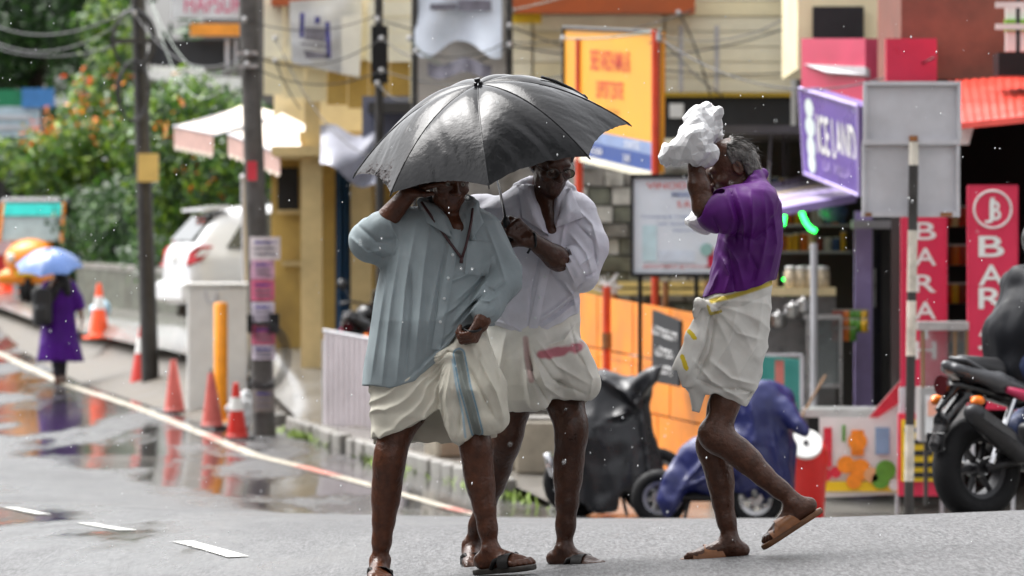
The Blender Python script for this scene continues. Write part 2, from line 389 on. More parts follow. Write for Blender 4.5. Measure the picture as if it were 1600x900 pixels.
# ------------------------------------------------------------------ road, pavement, markings
def wet_asphalt():
    m = bpy.data.materials.new('wet_asphalt'); m.use_nodes = True; n = m.node_tree.nodes; l = m.node_tree.links; b = n['Principled BSDF']
    tc = n.new('ShaderNodeTexCoord')
    def noise(scale, det, st=(1, 1, 1), rough=.6):
        mp = n.new('ShaderNodeMapping'); mp.inputs['Scale'].default_value = st; mp.inputs['Rotation'].default_value = (0, 0, math.radians(-11)); l.new(tc.outputs['Object'], mp.inputs['Vector'])
        z = n.new('ShaderNodeTexNoise'); z.inputs['Scale'].default_value = scale; z.inputs['Detail'].default_value = det; z.inputs['Roughness'].default_value = rough
        l.new(mp.outputs[0], z.inputs['Vector']); return z.outputs['Fac']
    def rng(v, a, b_, c, d):
        r = n.new('ShaderNodeMapRange'); r.inputs['From Min'].default_value = a; r.inputs['From Max'].default_value = b_; r.inputs['To Min'].default_value = c; r.inputs['To Max'].default_value = d
        l.new(v, r.inputs['Value']); return r.outputs[0]
    def mul(a, b_, op='MULTIPLY'):
        k = n.new('ShaderNodeMath'); k.operation = op
        for i, q in enumerate((a, b_)):
            if isinstance(q, (int, float)): k.inputs[i].default_value = q
            else: l.new(q, k.inputs[i])
        return k.outputs[0]
    wetm = n.new('ShaderNodeAttribute'); wetm.attribute_name = 'wet'
    big = noise(.55, 5, (2.2, .35, 1)); mid = noise(2.2, 6, (2.5, .5, 1)); fine = noise(38, 8, rough=.8); grit = noise(75, 4, (1, .10, 1), .7)
    pud = mul(wetm.outputs['Fac'], rng(big, .38, .62, .35, 1.25))            # how much standing water
    pud = mul(mul(rng(mid, .3, .75, -.2, .2), wetm.outputs['Fac']), pud, 'ADD'); pud = rng(pud, .15, .85, 0, 1)
    cr = n.new('ShaderNodeMix'); cr.data_type = 'RGBA'; cr.inputs['A'].default_value = (.092, .092, .094, 1); cr.inputs['B'].default_value = (.035, .034, .034, 1)
    l.new(pud, cr.inputs['Factor'])
    mm = n.new('ShaderNodeMix'); mm.data_type = 'RGBA'; mm.blend_type = 'MULTIPLY'; mm.inputs['Factor'].default_value = 1
    l.new(cr.outputs['Result'], mm.inputs['A']); l.new(mul(mul(rng(fine, .32, .68, .6, 1.4), rng(grit, .35, .65, .45, 1.6)), rng(mid, .3, .7, .82, 1.18)), mm.inputs['B']); l.new(mm.outputs['Result'], b.inputs['Base Color'])
    ro = n.new('ShaderNodeMix'); ro.data_type = 'FLOAT'; l.new(pud, ro.inputs['Factor']); l.new(rng(mid, .3, .7, .40, .58), ro.inputs['A']); ro.inputs['B'].default_value = .07
    l.new(ro.outputs['Result'], b.inputs['Roughness']); l.new(rng(pud, 0, 1, .16, .55), b.inputs['Specular IOR Level'])
    hgt = mul(mul(fine, .5), mul(grit, .8), 'ADD')
    bp = n.new('ShaderNodeBump'); bp.inputs['Distance'].default_value = .008; l.new(hgt, bp.inputs['Height'])
    l.new(rng(pud, 0, 1, 1.0, .03), bp.inputs['Strength']); l.new(bp.outputs[0], b.inputs['Normal'])
    return m
M_road = wet_asphalt()
def steps(a, b, d): return list(np.arange(a, b, d))
Ds = steps(-40, 18, 2) + steps(18, 34, .25) + steps(34, 60, .5) + steps(60, 110, 1) + steps(110, 320, 10)
road = sheet('road', M_road, Ds, steps(-10.2, 3.0, .3) if False else steps(-10.0, 1.01, .25), .012, zroad); tag(road, kind='structure')
def wet_attr(o):
    a = o.data.color_attributes.new('wet', 'FLOAT_COLOR', 'POINT')
    for i, v in enumerate(o.data.vertices):
        X, D, _ = v.co; u = X - float(xline(D))
        k = float(_sm(30, 40, D) * (_sm(-2.9, -1.2, u)) + _sm(56, 70, D) * .9 + .25 * _sm(26, 30, D) + .62 * (1 - _sm(-5.2, -2.4, u)) * _sm(16, 26, D)); k = min(1, k)
        a.data[i].color = (k, k, k, 1)
wet_attr(road)
# the side-street apron the men cross: same asphalt, drier and coarser, rising to the right
apron = sheet('apron', M_road, steps(4, 32, .25), steps(-14, 16, .4), .004, lambda X, D: zroad(X, D), absx=True)
bm = bmesh.new(); bm.from_mesh(apron.data)
bmesh.ops.delete(bm, geom=[f for f in bm.faces if f.calc_center_median().x - float(xline(f.calc_center_median().y)) < .8], context='FACES'); bm.to_mesh(apron.data); bm.free()
wet_attr(apron); tag(apron, kind='structure')
M_dirt = mat('wet_earth', (.075, .062, .045), .55, .4, 3, .5, 20)
ground = sheet('ground', M_dirt, steps(-80, 60, 4) + steps(60, 110, 2) + steps(110, 800, 30), [-400, -150, -60, -30, -16, -12, -10.4, -8, -4, 0, 1.0, 1.5, 2, 3, 5, 8, 12, 20, 40, 100, 300], -.06); tag(ground, kind='structure')
M_pave = mat('wet_concrete_paving', (.15, .143, .13), .22, .3, 2.2, .25, 25, dirt=.45)
pave = sheet('pavement', M_pave, steps(32.5, 110, .5), [1.045, 1.2, 1.4, 1.6, 1.8, 2.0, 2.4, 3, 4, 5, 7, 10, 14], .006); tag(pave, kind='structure')
lpave = sheet('pavement', M_pave, steps(-30, 120, 2), [-14, -12, -10.9, -10.15], .10, zroad); tag(lpave, kind='structure')
# kerb stones with gaps, a few tilted
M_kerb = mat('kerb_concrete', (.24, .23, .21), .4, .3, 5, .4, 30, dirt=.6)
kerb = empty('kerb', on_ground(560, 53)); tag(kerb, kind='structure')
D = 44.6; kmesh = None
while D < 61:
    L = .55; u = 1.02 + RNG.uniform(-.02, .02); x0 = float(xline(D)) + u; x1 = float(xline(D + L)) + u
    if RNG.random() > .08:
        c = Vector(((x0 + x1) / 2, D + L / 2, float(zroad((x0 + x1) / 2, D + L / 2)) + .062))
        mb = MB().box((0, 0, 0), (.13, L - .03, .2), bev=.018)
        if kmesh is None:
            o = mb.build('kerb_stone', M_kerb, kerb, world=False); kmesh = o.data
        else:
            o = bpy.data.objects.new('kerb_stone', kmesh); COL.objects.link(o); o.parent = kerb
        o.location = c - kerb.location; o.rotation_euler = (RNG.uniform(-.03, .03), RNG.uniform(-.05, .05), math.atan2(x0 - x1, L) + RNG.uniform(-.03, .03))
    D += L + .02
# painted markings
def paint_mat(name, c, wear):
    m = mat(name, c, .3, .12, 8); n = m.node_tree.nodes; l = m.node_tree.links; b = n['Principled BSDF']
    tc = n.new('ShaderNodeTexCoord'); z = n.new('ShaderNodeTexNoise'); z.inputs['Scale'].default_value = 9; z.inputs['Detail'].default_value = 8; z.inputs['Roughness'].default_value = .7; l.new(tc.outputs['Object'], z.inputs['Vector'])
    r = n.new('ShaderNodeMapRange'); r.inputs['From Min'].default_value = wear; r.inputs['From Max'].default_value = wear + .1; l.new(z.outputs['Fac'], r.inputs['Value']); l.new(r.outputs[0], b.inputs['Alpha']); return m
M_paint = paint_mat('white_road_paint', (.6, .6, .56), .37); M_paint2 = paint_mat('worn_cream_road_paint', (.5, .46, .38), .36); M_pink = paint_mat('worn_pink_road_paint', (.55, .22, .18), .34)
el = sheet('edge_line', M_paint2, steps(34, 130, .5), [-.075, .075], .017, zroad); tag(el, kind='structure')
for a, b_ in ((49.5, 51.5), (43.6, 44.4), (57.4, 58.8)):
    tag(sheet('edge_line_patch', M_pink, steps(a, b_ + .01, .4), [-.07, .07], .021, zroad), kind='structure')
D = 20.6
for k in range(18):
    if k < 8 or True:
        if D < 24: D += 3.75; continue
        tag(sheet('lane_dash', M_paint, steps(D, D + 1.9, .23), [-5.0, -4.87], .017, zroad) if False else sheet('lane_dash', M_paint, steps(D, D + 1.86, .2), [-4.64, -4.55], .017, zroad), kind='structure')
    D += 3.75
# fallen leaves, moss and weeds along the kerb
M_moss = mat('kerb_moss', (.16, .24, .03), .7, .4, 12)
mb = MB()
for k in range(330):
    D = RNG.choice([RNG.gauss(58.3, .35), RNG.gauss(58, .4), RNG.gauss(52.5, .5), RNG.gauss(46.3, .25), RNG.uniform(44.5, 60)])
    u = .93 + abs(RNG.gauss(0, .06)) * (-1 if RNG.random() < .7 else .3)
    X = float(xline(D)) + u; z = G(X, D) + .012; a = RNG.uniform(0, 6.28); L = RNG.uniform(.03, .1); t = Vector((math.cos(a), math.sin(a), 0))
    q = t.cross(Vector((0, 0, 1))) * .014; p = Vector((X, D, z)); tip = p + t * L * .6 + Vector((0, 0, L * RNG.uniform(.4, 1.1)))
    mb.add([p - q, p + q, tip + q * .4, tip - q * .4], [(0, 1, 2, 3)])
tag(mb.build('kerb_weeds', M_moss), 'bright green weeds and moss growing along the broken kerb', 'weeds', kind='stuff')
# ------------------------------------------------------------------ materials of the street
M_cream = mat('cream_wall_paint', srgb(240, 229, 190), .5, .08, 3, .1, 30, dirt=.15)
M_cream2 = mat('pale_cream_siding', srgb(244, 238, 212), .45, .08, 3, .08, 30, dirt=.12)
M_ochre = mat('ochre_wall_paint', srgb(196, 164, 88), .55, .14, 3, .1, 30, dirt=.35)
M_beige = mat('beige_column_paint', srgb(214, 190, 136), .5, .12, 4, .1, 30, dirt=.3)
M_dark = mat('dark_sign_panel', (.020, .021, .024), .45, .3, 4, spec=.3)
M_black = mat('black_plastic', (.009, .009, .010), .45, .3, 8, spec=.3)
M_white = mat('white_paint', (.74, .74, .72), .35, .08, 4, dirt=.12)
M_grey = mat('grey_metal', (.50, .50, .53), .4, .1, 5, dirt=.15)
M_steel = mat('galvanised_steel', (.5, .5, .5), .3, .15, 12, metal=.8)
M_rust = mat('rusty_metal', (.22, .09, .03), .7, .4, 10)
M_orangeS = mat('orange_hoarding_paint', srgb(240, 142, 34), .42, .16, 3, .1, 20, dirt=.35)
M_redpole = mat('red_orange_pole_paint', srgb(208, 70, 40), .4, .15, 5, dirt=.2)
M_billb = mat('amber_billboard_print', srgb(238, 166, 44), .35, .06, 3)
M_redink = mat('red_lettering', srgb(205, 60, 48), .45, .15, 20)
M_blueink = mat('blue_lettering', srgb(60, 90, 150), .45, .15, 20)
M_boardw = mat('white_board_print', srgb(226, 233, 240), .3, .05, 3)
M_crim = mat('crimson_sign_face', srgb(206, 42, 78), .32, .1, 3, dirt=.08)
M_purpleS = mat('purple_sign_face', srgb(96, 72, 150), .3, .1, 3)
M_lilac = mat('lilac_panel', srgb(178, 160, 215), .25, .1, 4)
M_redaw = mat('red_sheet_roof', srgb(214, 66, 52), .35, .16, 3, dirt=.2)
M_terra = mat('terracotta_paint', srgb(176, 84, 34), .55, .15, 4, dirt=.3)
M_yellow = mat('yellow_sign_face', srgb(240, 205, 30), .4, .08, 6)
M_pole = mat('weathered_concrete_pole', (.075, .07, .066), .5, .4, 6, .4, 20, dirt=.5)
M_pole2 = mat('dark_iron_pole', (.03, .028, .027), .45, .4, 6, .3, 20)
M_cable = mat('black_cable', (.02, .02, .022), .4, .1, 5)
M_cablew = mat('pale_cable', (.22, .26, .22), .3, .1, 5)
M_glass = mat('shop_glass', (.5, .55, .55), .05, .05, 3, trans=.85)
M_stone = mat('stained_rubble_wall', (.2, .19, .175), .6, .75, 4.5, .6, 14, dirt=.9)
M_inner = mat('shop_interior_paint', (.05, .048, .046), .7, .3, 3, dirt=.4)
M_navy = mat('navy_curtain', srgb(30, 70, 108), .6, .2, 5)
M_awn = mat('cream_awning_canvas', srgb(232, 216, 200), .55, .1, 5, dirt=.3)
M_awnp = mat('faded_pink_valance', srgb(196, 160, 150), .6, .15, 6, dirt=.25)
M_tarp = mat('grey_tarpaulin', srgb(150, 152, 165), .35, .2, 4, .3, 10)
M_wood = mat('brown_timber', (.2, .11, .05), .5, .3, 6, stretch=(1, 1, .2))
M_floor = mat('red_oxide_floor', (.26, .09, .06), .3, .2, 4)
UX = Vector((1, 0, 0)); UZ = Vector((0, 0, 1))
def yawx(a): return Vector((math.cos(a), math.sin(a), 0))

# ---- yellow corner shop
b = empty('corner_shop', on_ground(520, 63), 0, 'yellow two-storey corner shop with beige columns behind the poster-covered pole', 'building')
px_box(425, 240, 660, 648, 65.0, .2).build('wall', M_ochre, b)
quad_px([(424, 240, 65.2), (424, 240, 69.5), (424, 650, 69.5), (424, 650, 65.2)], .15).build('side_wall', M_ochre, b)
for x0, x1, D in ((470, 503, 62.6), (548, 580, 62.9), (626, 655, 63.2)):
    c = px_box(x0, 205, x1, 640, D, .24).build('column', M_beige, b)
    px_box(x0 - 3, 205, x1 + 3, 222, D - .03, .3).build('capital', M_beige, c)
    px_box(x0 - 3, 622, x1 + 3, 646, D - .03, .3).build('column_base', M_floor, c)
px_box(424, 632, 660, 700, 62.3, 3.2).build('plinth', M_floor, b)
px_box(424, 228, 662, 243, 62.4, 7).build('beam', M_beige, b)
px_box(428, -190, 660, 228, 66.5, 3).build('upper_wall', M_cream, b)
for i, x in enumerate(range(412, 660, 33)):
    yb = 148 + (x - 412) * .16
    px_box(x, -190, x + 31, 88 if i % 2 else 90, 62.45 + .02 * (i % 2), .06).build('board', M_cream2, b)
    px_box(x, 92, x + 31.5, yb, 62.5 + .02 * (i % 3), .06).build('board', M_cream if x < 495 else M_ochre, b)
px_box(430, 86, 660, 94, 62.38, .1).build('rail', M_cream2, b)
px_box(424, -5, 560, 8, 62.2, .3).build('cornice', M_terra, b)
px_box(418, -215, 668, -188, 62.2, 7.4).build('roof', M_terra, b)
px_box(476, 148, 500, 228, 62.55, .12).build('bracket_post', M_beige, b)
mb = MB()
mb.grid(lambda u, v: P(524 + 38 * u, 255 + 320 * v, 64.2 + .05 * math.sin(u * 26)), 24, 4); mb.build('curtain', M_navy, b, smooth=True)
px_box(434, 596, 462, 613, 62.9, .3).build('blue_step', mat('blue_paint', srgb(30, 70, 150), .4), b)
px_box(440, 408, 470, 416, 64.9, .06).build('ledge', M_beige, b)
w_ = px_box(434, 262, 466, 330, 64.9, .05).build('window', M_dark, b); px_box(432, 328, 468, 334, 64.8, .12).build('sill', M_beige, w_)

# white flex poster on the upper boards
def cloth_panel(c4, nu, nv, amp, seed, th=.01, sag=0):
    r = np.random.default_rng(seed); ph = r.uniform(0, 6.28, 8)
    c4 = [P(*q) for q in c4]; mb = MB()
    def f(u, v, o=0):
        p = (c4[0] * (1 - u) + c4[1] * u) * (1 - v) + (c4[3] * (1 - u) + c4[2] * u) * v
        d = amp * (math.sin(5 * u + 3 * v + ph[0]) + .6 * math.sin(11 * u - 6 * v + ph[1]) + .4 * math.sin(17 * v + 7 * u * u + ph[2]) + .3 * math.sin(23 * u + ph[3]) * v)
        return p + Vector((0, d - o, -sag * math.sin(math.pi * u) * v))
    mb.grid(lambda u, v: f(u, v), nu, nv); mb.grid(lambda u, v: f(u, v, th), nu, nv)
    return mb
M_flex = mat('white_flex_poster', srgb(214, 216, 218), .35, .08, 3, dirt=.2)
M_bluep = mat('faded_navy_print', srgb(48, 46, 130), .45, .5, 8)
M_greyp = mat('faded_grey_print', srgb(110, 108, 120), .45, .4, 8)
pst = empty('flex_poster', P(508, 120, 62.1), 0, 'white flex poster with faded navy print on the cream upper storey', 'poster')
cloth_panel([(452, 2, 62.1), (566, -6, 62.1), (562, 122, 62.2), (456, 98, 62.2)], 20, 20, .015, 3).build('sheet', M_flex, pst, smooth=True)
quad_px([(533, 26, 62.0), (566, 22, 62.0), (562, 118, 62.04), (534, 116, 62.04)], .01).build('blank_panel', M_white, pst)
for c, m in (([(469, 20), (476, 20), (474, 60), (468, 58)], M_bluep), ([(492, 26), (500, 26), (500, 37), (492, 38)], M_bluep), ([(508, 34), (515, 34), (517, 92), (511, 92)], M_bluep),
             ([(476, 42), (510, 44), (508, 66), (476, 62)], M_greyp), ([(474, 78), (514, 84), (514, 92), (478, 92)], M_greyp), ([(470, 66), (508, 70), (508, 74), (470, 70)], M_greyp)):
    quad_px([(x, y, 61.96) for x, y in c], .006).build('print', m, pst)

# awnings with scalloped valances on the side of the shop
def awning(c4, drop, n, label):
    a = empty('awning', P(*c4[0]), 0, label, 'awning', 'cream awnings over the shop front')
    mb = MB(); C = [P(*q) for q in c4]
    def f(u, v):
        p = (C[0] * (1 - u) + C[1] * u) * (1 - v) + (C[3] * (1 - u) + C[2] * u) * v
        return p + Vector((0, 0, -.05 * math.sin(math.pi * v)))
    mb.grid(f, 9, 7); mb.grid(lambda u, v: f(u, v) - Vector((0, 0, .012)), 9, 7); mb.build('canopy', M_awn, a, smooth=True)
    mb = MB(); d = (C[1] - C[0])
    for i in range(n):
        p0 = C[0] + d * (i / n); p1 = C[0] + d * ((i + .94) / n); z = Vector((0, 0, -drop)); m_ = (p0 + p1) / 2
        mb.slab([p0, p1, p1 + z * .82, (p1 + m_) / 2 + z * .97, ][:3] + [p0 + z * .82], .006)
        mb.slab([p0 + z * .82, p1 + z * .82, p0 * .3 + p1 * .7 + z, p0 * .7 + p1 * .3 + z], .006)
    mb.build('valance', M_awnp, a)
    mb = MB()
    for i in range(n):
        p0 = C[0] + d * (i / n); p1 = C[0] + d * ((i + .94) / n); z = Vector((0, 0, -drop)); e = Vector((0, -.008, 0))
        mb.slab([p0 + z * .84 + e, p1 + z * .84 + e, p0 * .3 + p1 * .7 + z + e, p0 * .7 + p1 * .3 + z + e], .004)
    mb.build('scallop_trim', M_awn, a)
    mb = MB(); mb.tube([C[0] - Vector((0, 0, .02)), C[3] - Vector((0, 0, .05))], .018, 6); mb.tube([C[1] - Vector((0, 0, .02)), C[2] - Vector((0, 0, .05))], .018, 6); mb.tube([C[0], C[1]], .018, 6); mb.build('frame', M_grey, a)
    return a
awning([(272, 197, 79), (333, 209, 77.6), (432, 176, 78.4), (384, 162, 80)], .33, 7, 'smaller cream awning with pink valance overhanging the green bushes')
awning([(356, 209, 66.2), (438, 240, 63.6), (508, 211, 63.4), (440, 176, 66.4)], .27, 8, 'larger cream awning with pink scalloped valance behind the poster-covered pole')
t = empty('tarpaulin', P(545, 290, 61), 0, 'grey tarpaulin bundled under the eave beside the navy curtain', 'tarpaulin')
def tf(u, v):
    p = P(500 + 150 * u, 196 + 20 * math.sin(3 * u) + (60 + 50 * u) * v - 24 * u, 61.2 + .5 * (1 - v))
    return p + Vector((0, .12 * math.sin(9 * u + 4 * v) + .08 * math.sin(15 * u * v + 2), .05 * math.sin(12 * u)))
MB().grid(tf, 26, 12).build('sheet', M_tarp, t, smooth=True)
px_box(566, 150, 645, 232, 61.6, .08).build('panel', mat('grey_fascia', srgb(104, 108, 128), .4, .12, 4), t)

# corrugated low barrier in front of the shop
cb = empty('corrugated_barrier', on_ground(540, 58.3), 0, 'low pale corrugated sheet barrier in front of the navy curtain', 'barrier')
mb = MB(); A = on_ground(506, 58.9); B = on_ground(640, 57.2); hgt = .98
def cf(u, v):
    p = A.lerp(B, u); d = .02 * math.cos(u * 2 * math.pi * 16); return p + Vector((0, d, hgt * v * (1 - .12 * u)))
mb.grid(cf, 130, 2); mb.grid(lambda u, v: cf(u, v) + Vector((0, .012, 0)), 130, 2); mb.build('sheet', mat('pale_corrugated_sheet', srgb(190, 182, 186), .45, .12, 4, dirt=.3), cb, smooth=True)
mb = MB().tube([A + Vector((0, .03, hgt)), B + Vector((0, .03, hgt * .88))], .02, 6); mb.build('top_rail', M_grey, cb)
for k in (0, .5, 1):
    p = A.lerp(B, k); MB().tube([p + Vector((0, .06, -.05)), p + Vector((0, .06, hgt * .9))], .022, 6).build('post', M_grey, cb)

# ---- far dark shop with signs, behind the bushes
b = empty('far_shop', on_ground(360, 93), 0, 'dark far shop with black sign panel and white canopy above the bushes', 'building')
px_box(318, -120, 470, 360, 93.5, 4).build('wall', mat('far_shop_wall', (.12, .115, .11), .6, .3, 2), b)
px_box(310, -135, 476, -118, 92.5, 6).build('roof', M_terra, b)
px_box(230, 62, 386, 103, 91, .2).build('sign_panel', M_dark, b)
quad_px([(222, 110, 90.5), (388, 122, 90.0), (388, 152, 90.0), (222, 120, 90.5)], .5).build('canopy_fascia', M_white, b)
quad_px([(226, 121, 90.8), (352, 136, 90.3), (352, 146, 90.4), (226, 126, 90.8)], 1.2).build('canopy_soffit', mat('soffit_grey', (.22, .22, .21), .6), b)
px_box(226, 60, 233, 120, 90.9, .1).build('post', M_white, b)
px_box(352, 62, 358, 104, 90.9, .1).build('post', M_grey, b); px_box(366, 62, 370, 104, 90.9, .1).build('post', M_grey, b)
px_box(297, 37, 386, 55, 90.6, .5).build('orange_light_box', mat('orange_light_box', srgb(230, 148, 50), .4), b)
for x0, x1, y0, y1 in ((326, 350, 170, 250), (372, 396, 190, 270)):
    f = px_box(x0, y0, x1, y1, 93.44, .05).build('window', M_dark, b); px_box(x0 - 3, y1, x1 + 3, y1 + 5, 93.3, .2).build('sill', M_grey, f)
for i in range(9):
    px_box(238 + i * 9.5, 102 + i * .9, 244.5 + i * 9.5, 113 + i * .9, 90.9 - .02, .03).build('letter', M_white, b)
bn = empty('hanging_banner', P(328, 30, 90), 0, 'white banner with pink lettering above the orange light box', 'banner')
cloth_panel([(270, -40, 90), (386, -40, 90), (386, 30, 90), (268, 28, 90)], 14, 10, .012, 5).build('sheet', M_flex, bn, smooth=True)
text_mesh('HAPSUR', 'lettering', mat('pink_ink', srgb(206, 60, 110), .5), bn, P(334, 6, 89.9), UX, UZ, width=.92, height=.28)
# posts reaching the banner from the roof
MB().tube([P(272, -60, 90.1), P(272, 30, 90.1)], .03, 6).build('pole', M_grey, bn)
MB().tube([P(388, -60, 90.1), P(388, 125, 90.3)], .03, 6).build('pole', M_grey, bn)

# ---- torn grey flex banner on a frame
fb = empty('torn_flex_hoarding', P(720, 240, 58.5), 0, 'torn pale grey flex hoarding on a steel frame above the black umbrella', 'hoarding')
M_torn = mat('pale_grey_flex', srgb(196, 204, 216), .35, .12, 3, dirt=.12)
px_box(650, -150, 794, 250, 58.9, .03).build('backing', mat('hoarding_backing', srgb(188, 184, 178), .5, .15, 4, dirt=.35), fb)
def ff(u, v):
    yb = 86 - 44 * abs(u - .55) ** 1.2 + 22 * math.sin(7 * u + 1)
    p = P(648 + 136 * u, -150 + (yb + 150) * v, 58.75)
    return p + Vector((0, -.10 * v ** 4 * (1 + math.sin(9 * u)) - .04 * math.sin(6 * u + 9 * v) * v, 0))
mb = MB(); mb.grid(ff, 40, 40); mb.grid(lambda u, v: ff(u, v) + Vector((0, .006, 0)), 40, 40); mb.build('torn_sheet', M_torn, fb, smooth=True)
def fcurl(u, v):
    a = v * 4.2; return P(664 + 60 * u, 92 + 14 * math.sin(5 * u), 58.6) + Vector((0, -.07 * math.sin(a), -.07 * (1 - math.cos(a)) - .1 * v * u))
MB().grid(lambda u, v: P(668 + 100 * u, 96 + 22 * v + 6 * math.sin(8 * u), 58.66 - .06 * v + .02 * math.sin(20 * u)), 24, 5).build('torn_flap', M_greyp, fb, smooth=True)
for x in (648, 796): MB().tube([P(x, -150, 58.7), on_ground(x, 58.7)], .035, 8).build('post', M_pole2, fb)
for y in (-20, 130, 246): MB().tube([P(648, y, 58.95), P(796, y, 58.95)], .02, 6).build('cross_bar', M_pole2, fb)
for x0, x1, y0, y1 in ((672, 714, 6, 15), (716, 768, 0, 17), (690, 760, -40, -22)): px_box(x0, y0, x1, y1, 58.66, .006).build('print', M_greyp, fb)

# ---- long cream building with lap siding
b = empty('siding_building', on_ground(940, 61), 0, 'cream building with horizontal lap siding and black sign band', 'building')
px_box(640, -200, 1244, 160, 61.2, 4).build('wall', M_cream, b)
i = 0
for y in range(-190, 148, 24):
    for x0, x1 in ((575, 650), (652, 832), (834, 1038), (1040, 1236)):
        if x0 < 640 and y > 90: continue
        px_box(x0, y, x1 - 1.5, y + 22.5, 61.02 - .03 * ((i * 7) % 3) * .3, .1).build('siding_board', M_cream2 if (i * 5) % 7 else M_cream, b); i += 1
px_box(800, -26, 1086, 20, 60.4, .5).build('fascia', M_terra, b)
px_box(800, 20.5, 846, 36, 60.7, .2).build('yellow_trim', M_yellow, b)
px_box(1034, 144, 1240, 151, 60.5, .3).build('yellow_trim', mat('mustard_trim', srgb(170, 140, 30), .5), b)
px_box(900, 151, 1238, 216, 60.6, .12).build('sign_band', M_dark, b)
px_box(1030, 217, 1248, 230, 60.4, .2).build('sign_frame', M_cream2, b)
px_box(1237, -200, 1246, 232, 60.4, .2).build('corner_post', M_white, b)
px_box(900, 160, 905, 216, 60.5, .1).build('sign_bracket', M_grey, b)
px_box(1046, 162, 1068, 184, 60.5, .02).build('sign_mark', M_white, b)
for x in (1064, 1120): MB().tube([P(x, 40, 60.7), P(x, 150, 60.7)], .025, 6).build('drain_pipe', M_grey, b)
px_box(640, -225, 1256, -198, 60.9, 5).build('roof', M_terra, b)
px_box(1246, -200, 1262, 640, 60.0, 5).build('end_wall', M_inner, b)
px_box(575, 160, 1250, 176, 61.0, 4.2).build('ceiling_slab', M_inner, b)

# stained masonry wall and shop front below the siding
b = empty('rubble_wall', on_ground(980, 57), 0, 'stained grey rubble wall behind the white clinic board', 'wall')
M_st = [M_stone, mat('mossy_stone', (.11, .115, .09), .65, .6, 6, .6, 14, dirt=.7), mat('limewashed_stone', (.42, .41, .38), .6, .35, 6, .5, 14, dirt=.8)]
px_box(655, 262, 1140, 700, 57.6, .3).build('core', M_stone, b)
y = 268
while y < 560:
    x = 800 + RNG.uniform(-20, 0); hh = RNG.uniform(22, 30)
    while x < 1135:
        ww = RNG.uniform(24, 50)
        if 860 < x + ww and not (640 < x < 560):
            px_box(x, y, x + ww - 3, y + hh - 3, 57.5 - RNG.uniform(0, .05), .2).build('stone', RNG.choice(M_st), b)
        x += ww
    y += hh
px_box(650, 556, 1150, 610, 56.2, .5).build('stone_base', M_st[2], b)
for y0 in (440, 452):
    px_box(880, y0, 1130, y0 + 9, 57.2, .25).build('plank', mat('pale_timber_plank', srgb(206, 180, 110), .5, .25, 5), b)

# ---- orange sheet hoarding
hd = empty('orange_hoarding', on_ground(1000, 50), 0, 'orange painted sheet-metal hoarding fence behind the black covered motorbike', 'fence')
TL = Vector((P(880, 452, 53)).to_tuple()); TR = P(1108, 492, 48.5); BL = P(880, 700, 53); BR = P(1108, 756, 48.5)
TL.z = P(880, 452, 53).z
rows = [0, .33, .66, 1]
for r in range(3):
    nc = 4 if r < 2 else 3
    for c in range(nc):
        u0 = c / nc + .004; u1 = (c + 1) / nc - .004; v0 = rows[r] + .006; v1 = rows[r + 1] - .006
        q = lambda u, v: (TL * (1 - u) + TR * u) * (1 - v) + (BL * (1 - u) + BR * u) * v
        jit = Vector((0, RNG.uniform(-.015, .015), 0)); lean = Vector((0, RNG.uniform(-.03, .03), 0))
        MB().slab([q(u0, v0) + jit + lean, q(u1, v0) + jit + lean, q(u1, v1) + jit, q(u0, v1) + jit], .02).build('sheet_panel', M_orangeS, hd)
        MB().slab([q(u0, v0) + jit - Vector((0, .012, 0)), q(u1, v0) + jit - Vector((0, .012, 0)), q(u1, v0 + .04) + jit - Vector((0, .012, 0)), q(u0, v0 + .04) + jit - Vector((0, .012, 0))], .01).build('panel_fold', M_orangeS, hd)
for x, D in ((882, 53.1), (960, 51.5), (1040, 50.1), (1106, 48.7)):
    MB().tube([P(x, 440, D), on_ground(x, D)], .03, 6).build('post', M_rust, hd)

# ---- amber billboard on red poles
bb = empty('amber_billboard', on_ground(1018, 51.5), 0, 'amber billboard with red lettering and blue base on red-orange poles', 'billboard')
C4 = [P(881, 43, 53.6), P(1030, 50, 51.2), P(1028, 271, 51.2), P(881, 236, 53.6)]
MB().slab(C4, .06).build('panel', M_billb, bb)
def onb(u, v, o): return (C4[0] * (1 - u) + C4[1] * u) * (1 - v) + (C4[3] * (1 - u) + C4[2] * u) * v + Vector((-.35, -1, 0)).normalized() * o
MB().slab([onb(0, .79, .004), onb(.97, .79, .004), onb(.97, .88, .004), onb(0, .88, .004)], .004).build('pale_blue_band', mat('pale_blue_band', srgb(130, 150, 190), .4, .2, 12), bb)
MB().slab([onb(0, .88, .004), onb(.97, .88, .004), onb(.97, 1, .004), onb(0, 1, .004)], .004).build('navy_band', mat('navy_band', srgb(36, 70, 140), .4), bb)
MB().slab([onb(0, 1.0, .02), onb(1, 1.0, .02), onb(1, 1.05, .02), onb(0, 1.05, .02)], .05).build('sill', M_cream2, bb)
for a, c in (((0, 0), (1, 0)), ((0, 0), (0, 1)), ((1, 0), (1, 1))): MB().tube([onb(*a, .01), onb(*c, .01)], .018, 6).build('frame', M_pole2, bb)
uxb = (C4[1] - C4[0]).normalized(); uzb = (C4[0] - C4[3]).normalized()
text_mesh('SREE VARDHAMALAS', 'lettering', M_redink, bb, onb(.5, .235, .008), uxb, uzb, width=1.06, height=.19, bold=.008)
text_mesh('SUPPORT CENTRE', 'lettering', M_redink, bb, onb(.5, .455, .008), uxb, uzb, width=.72, height=.16, bold=.008)
text_mesh('Opp: Bus Stand', 'lettering', mat('brown_ink', srgb(150, 95, 30), .5), bb, onb(.5, .62, .008), uxb, uzb, width=.5, height=.07)
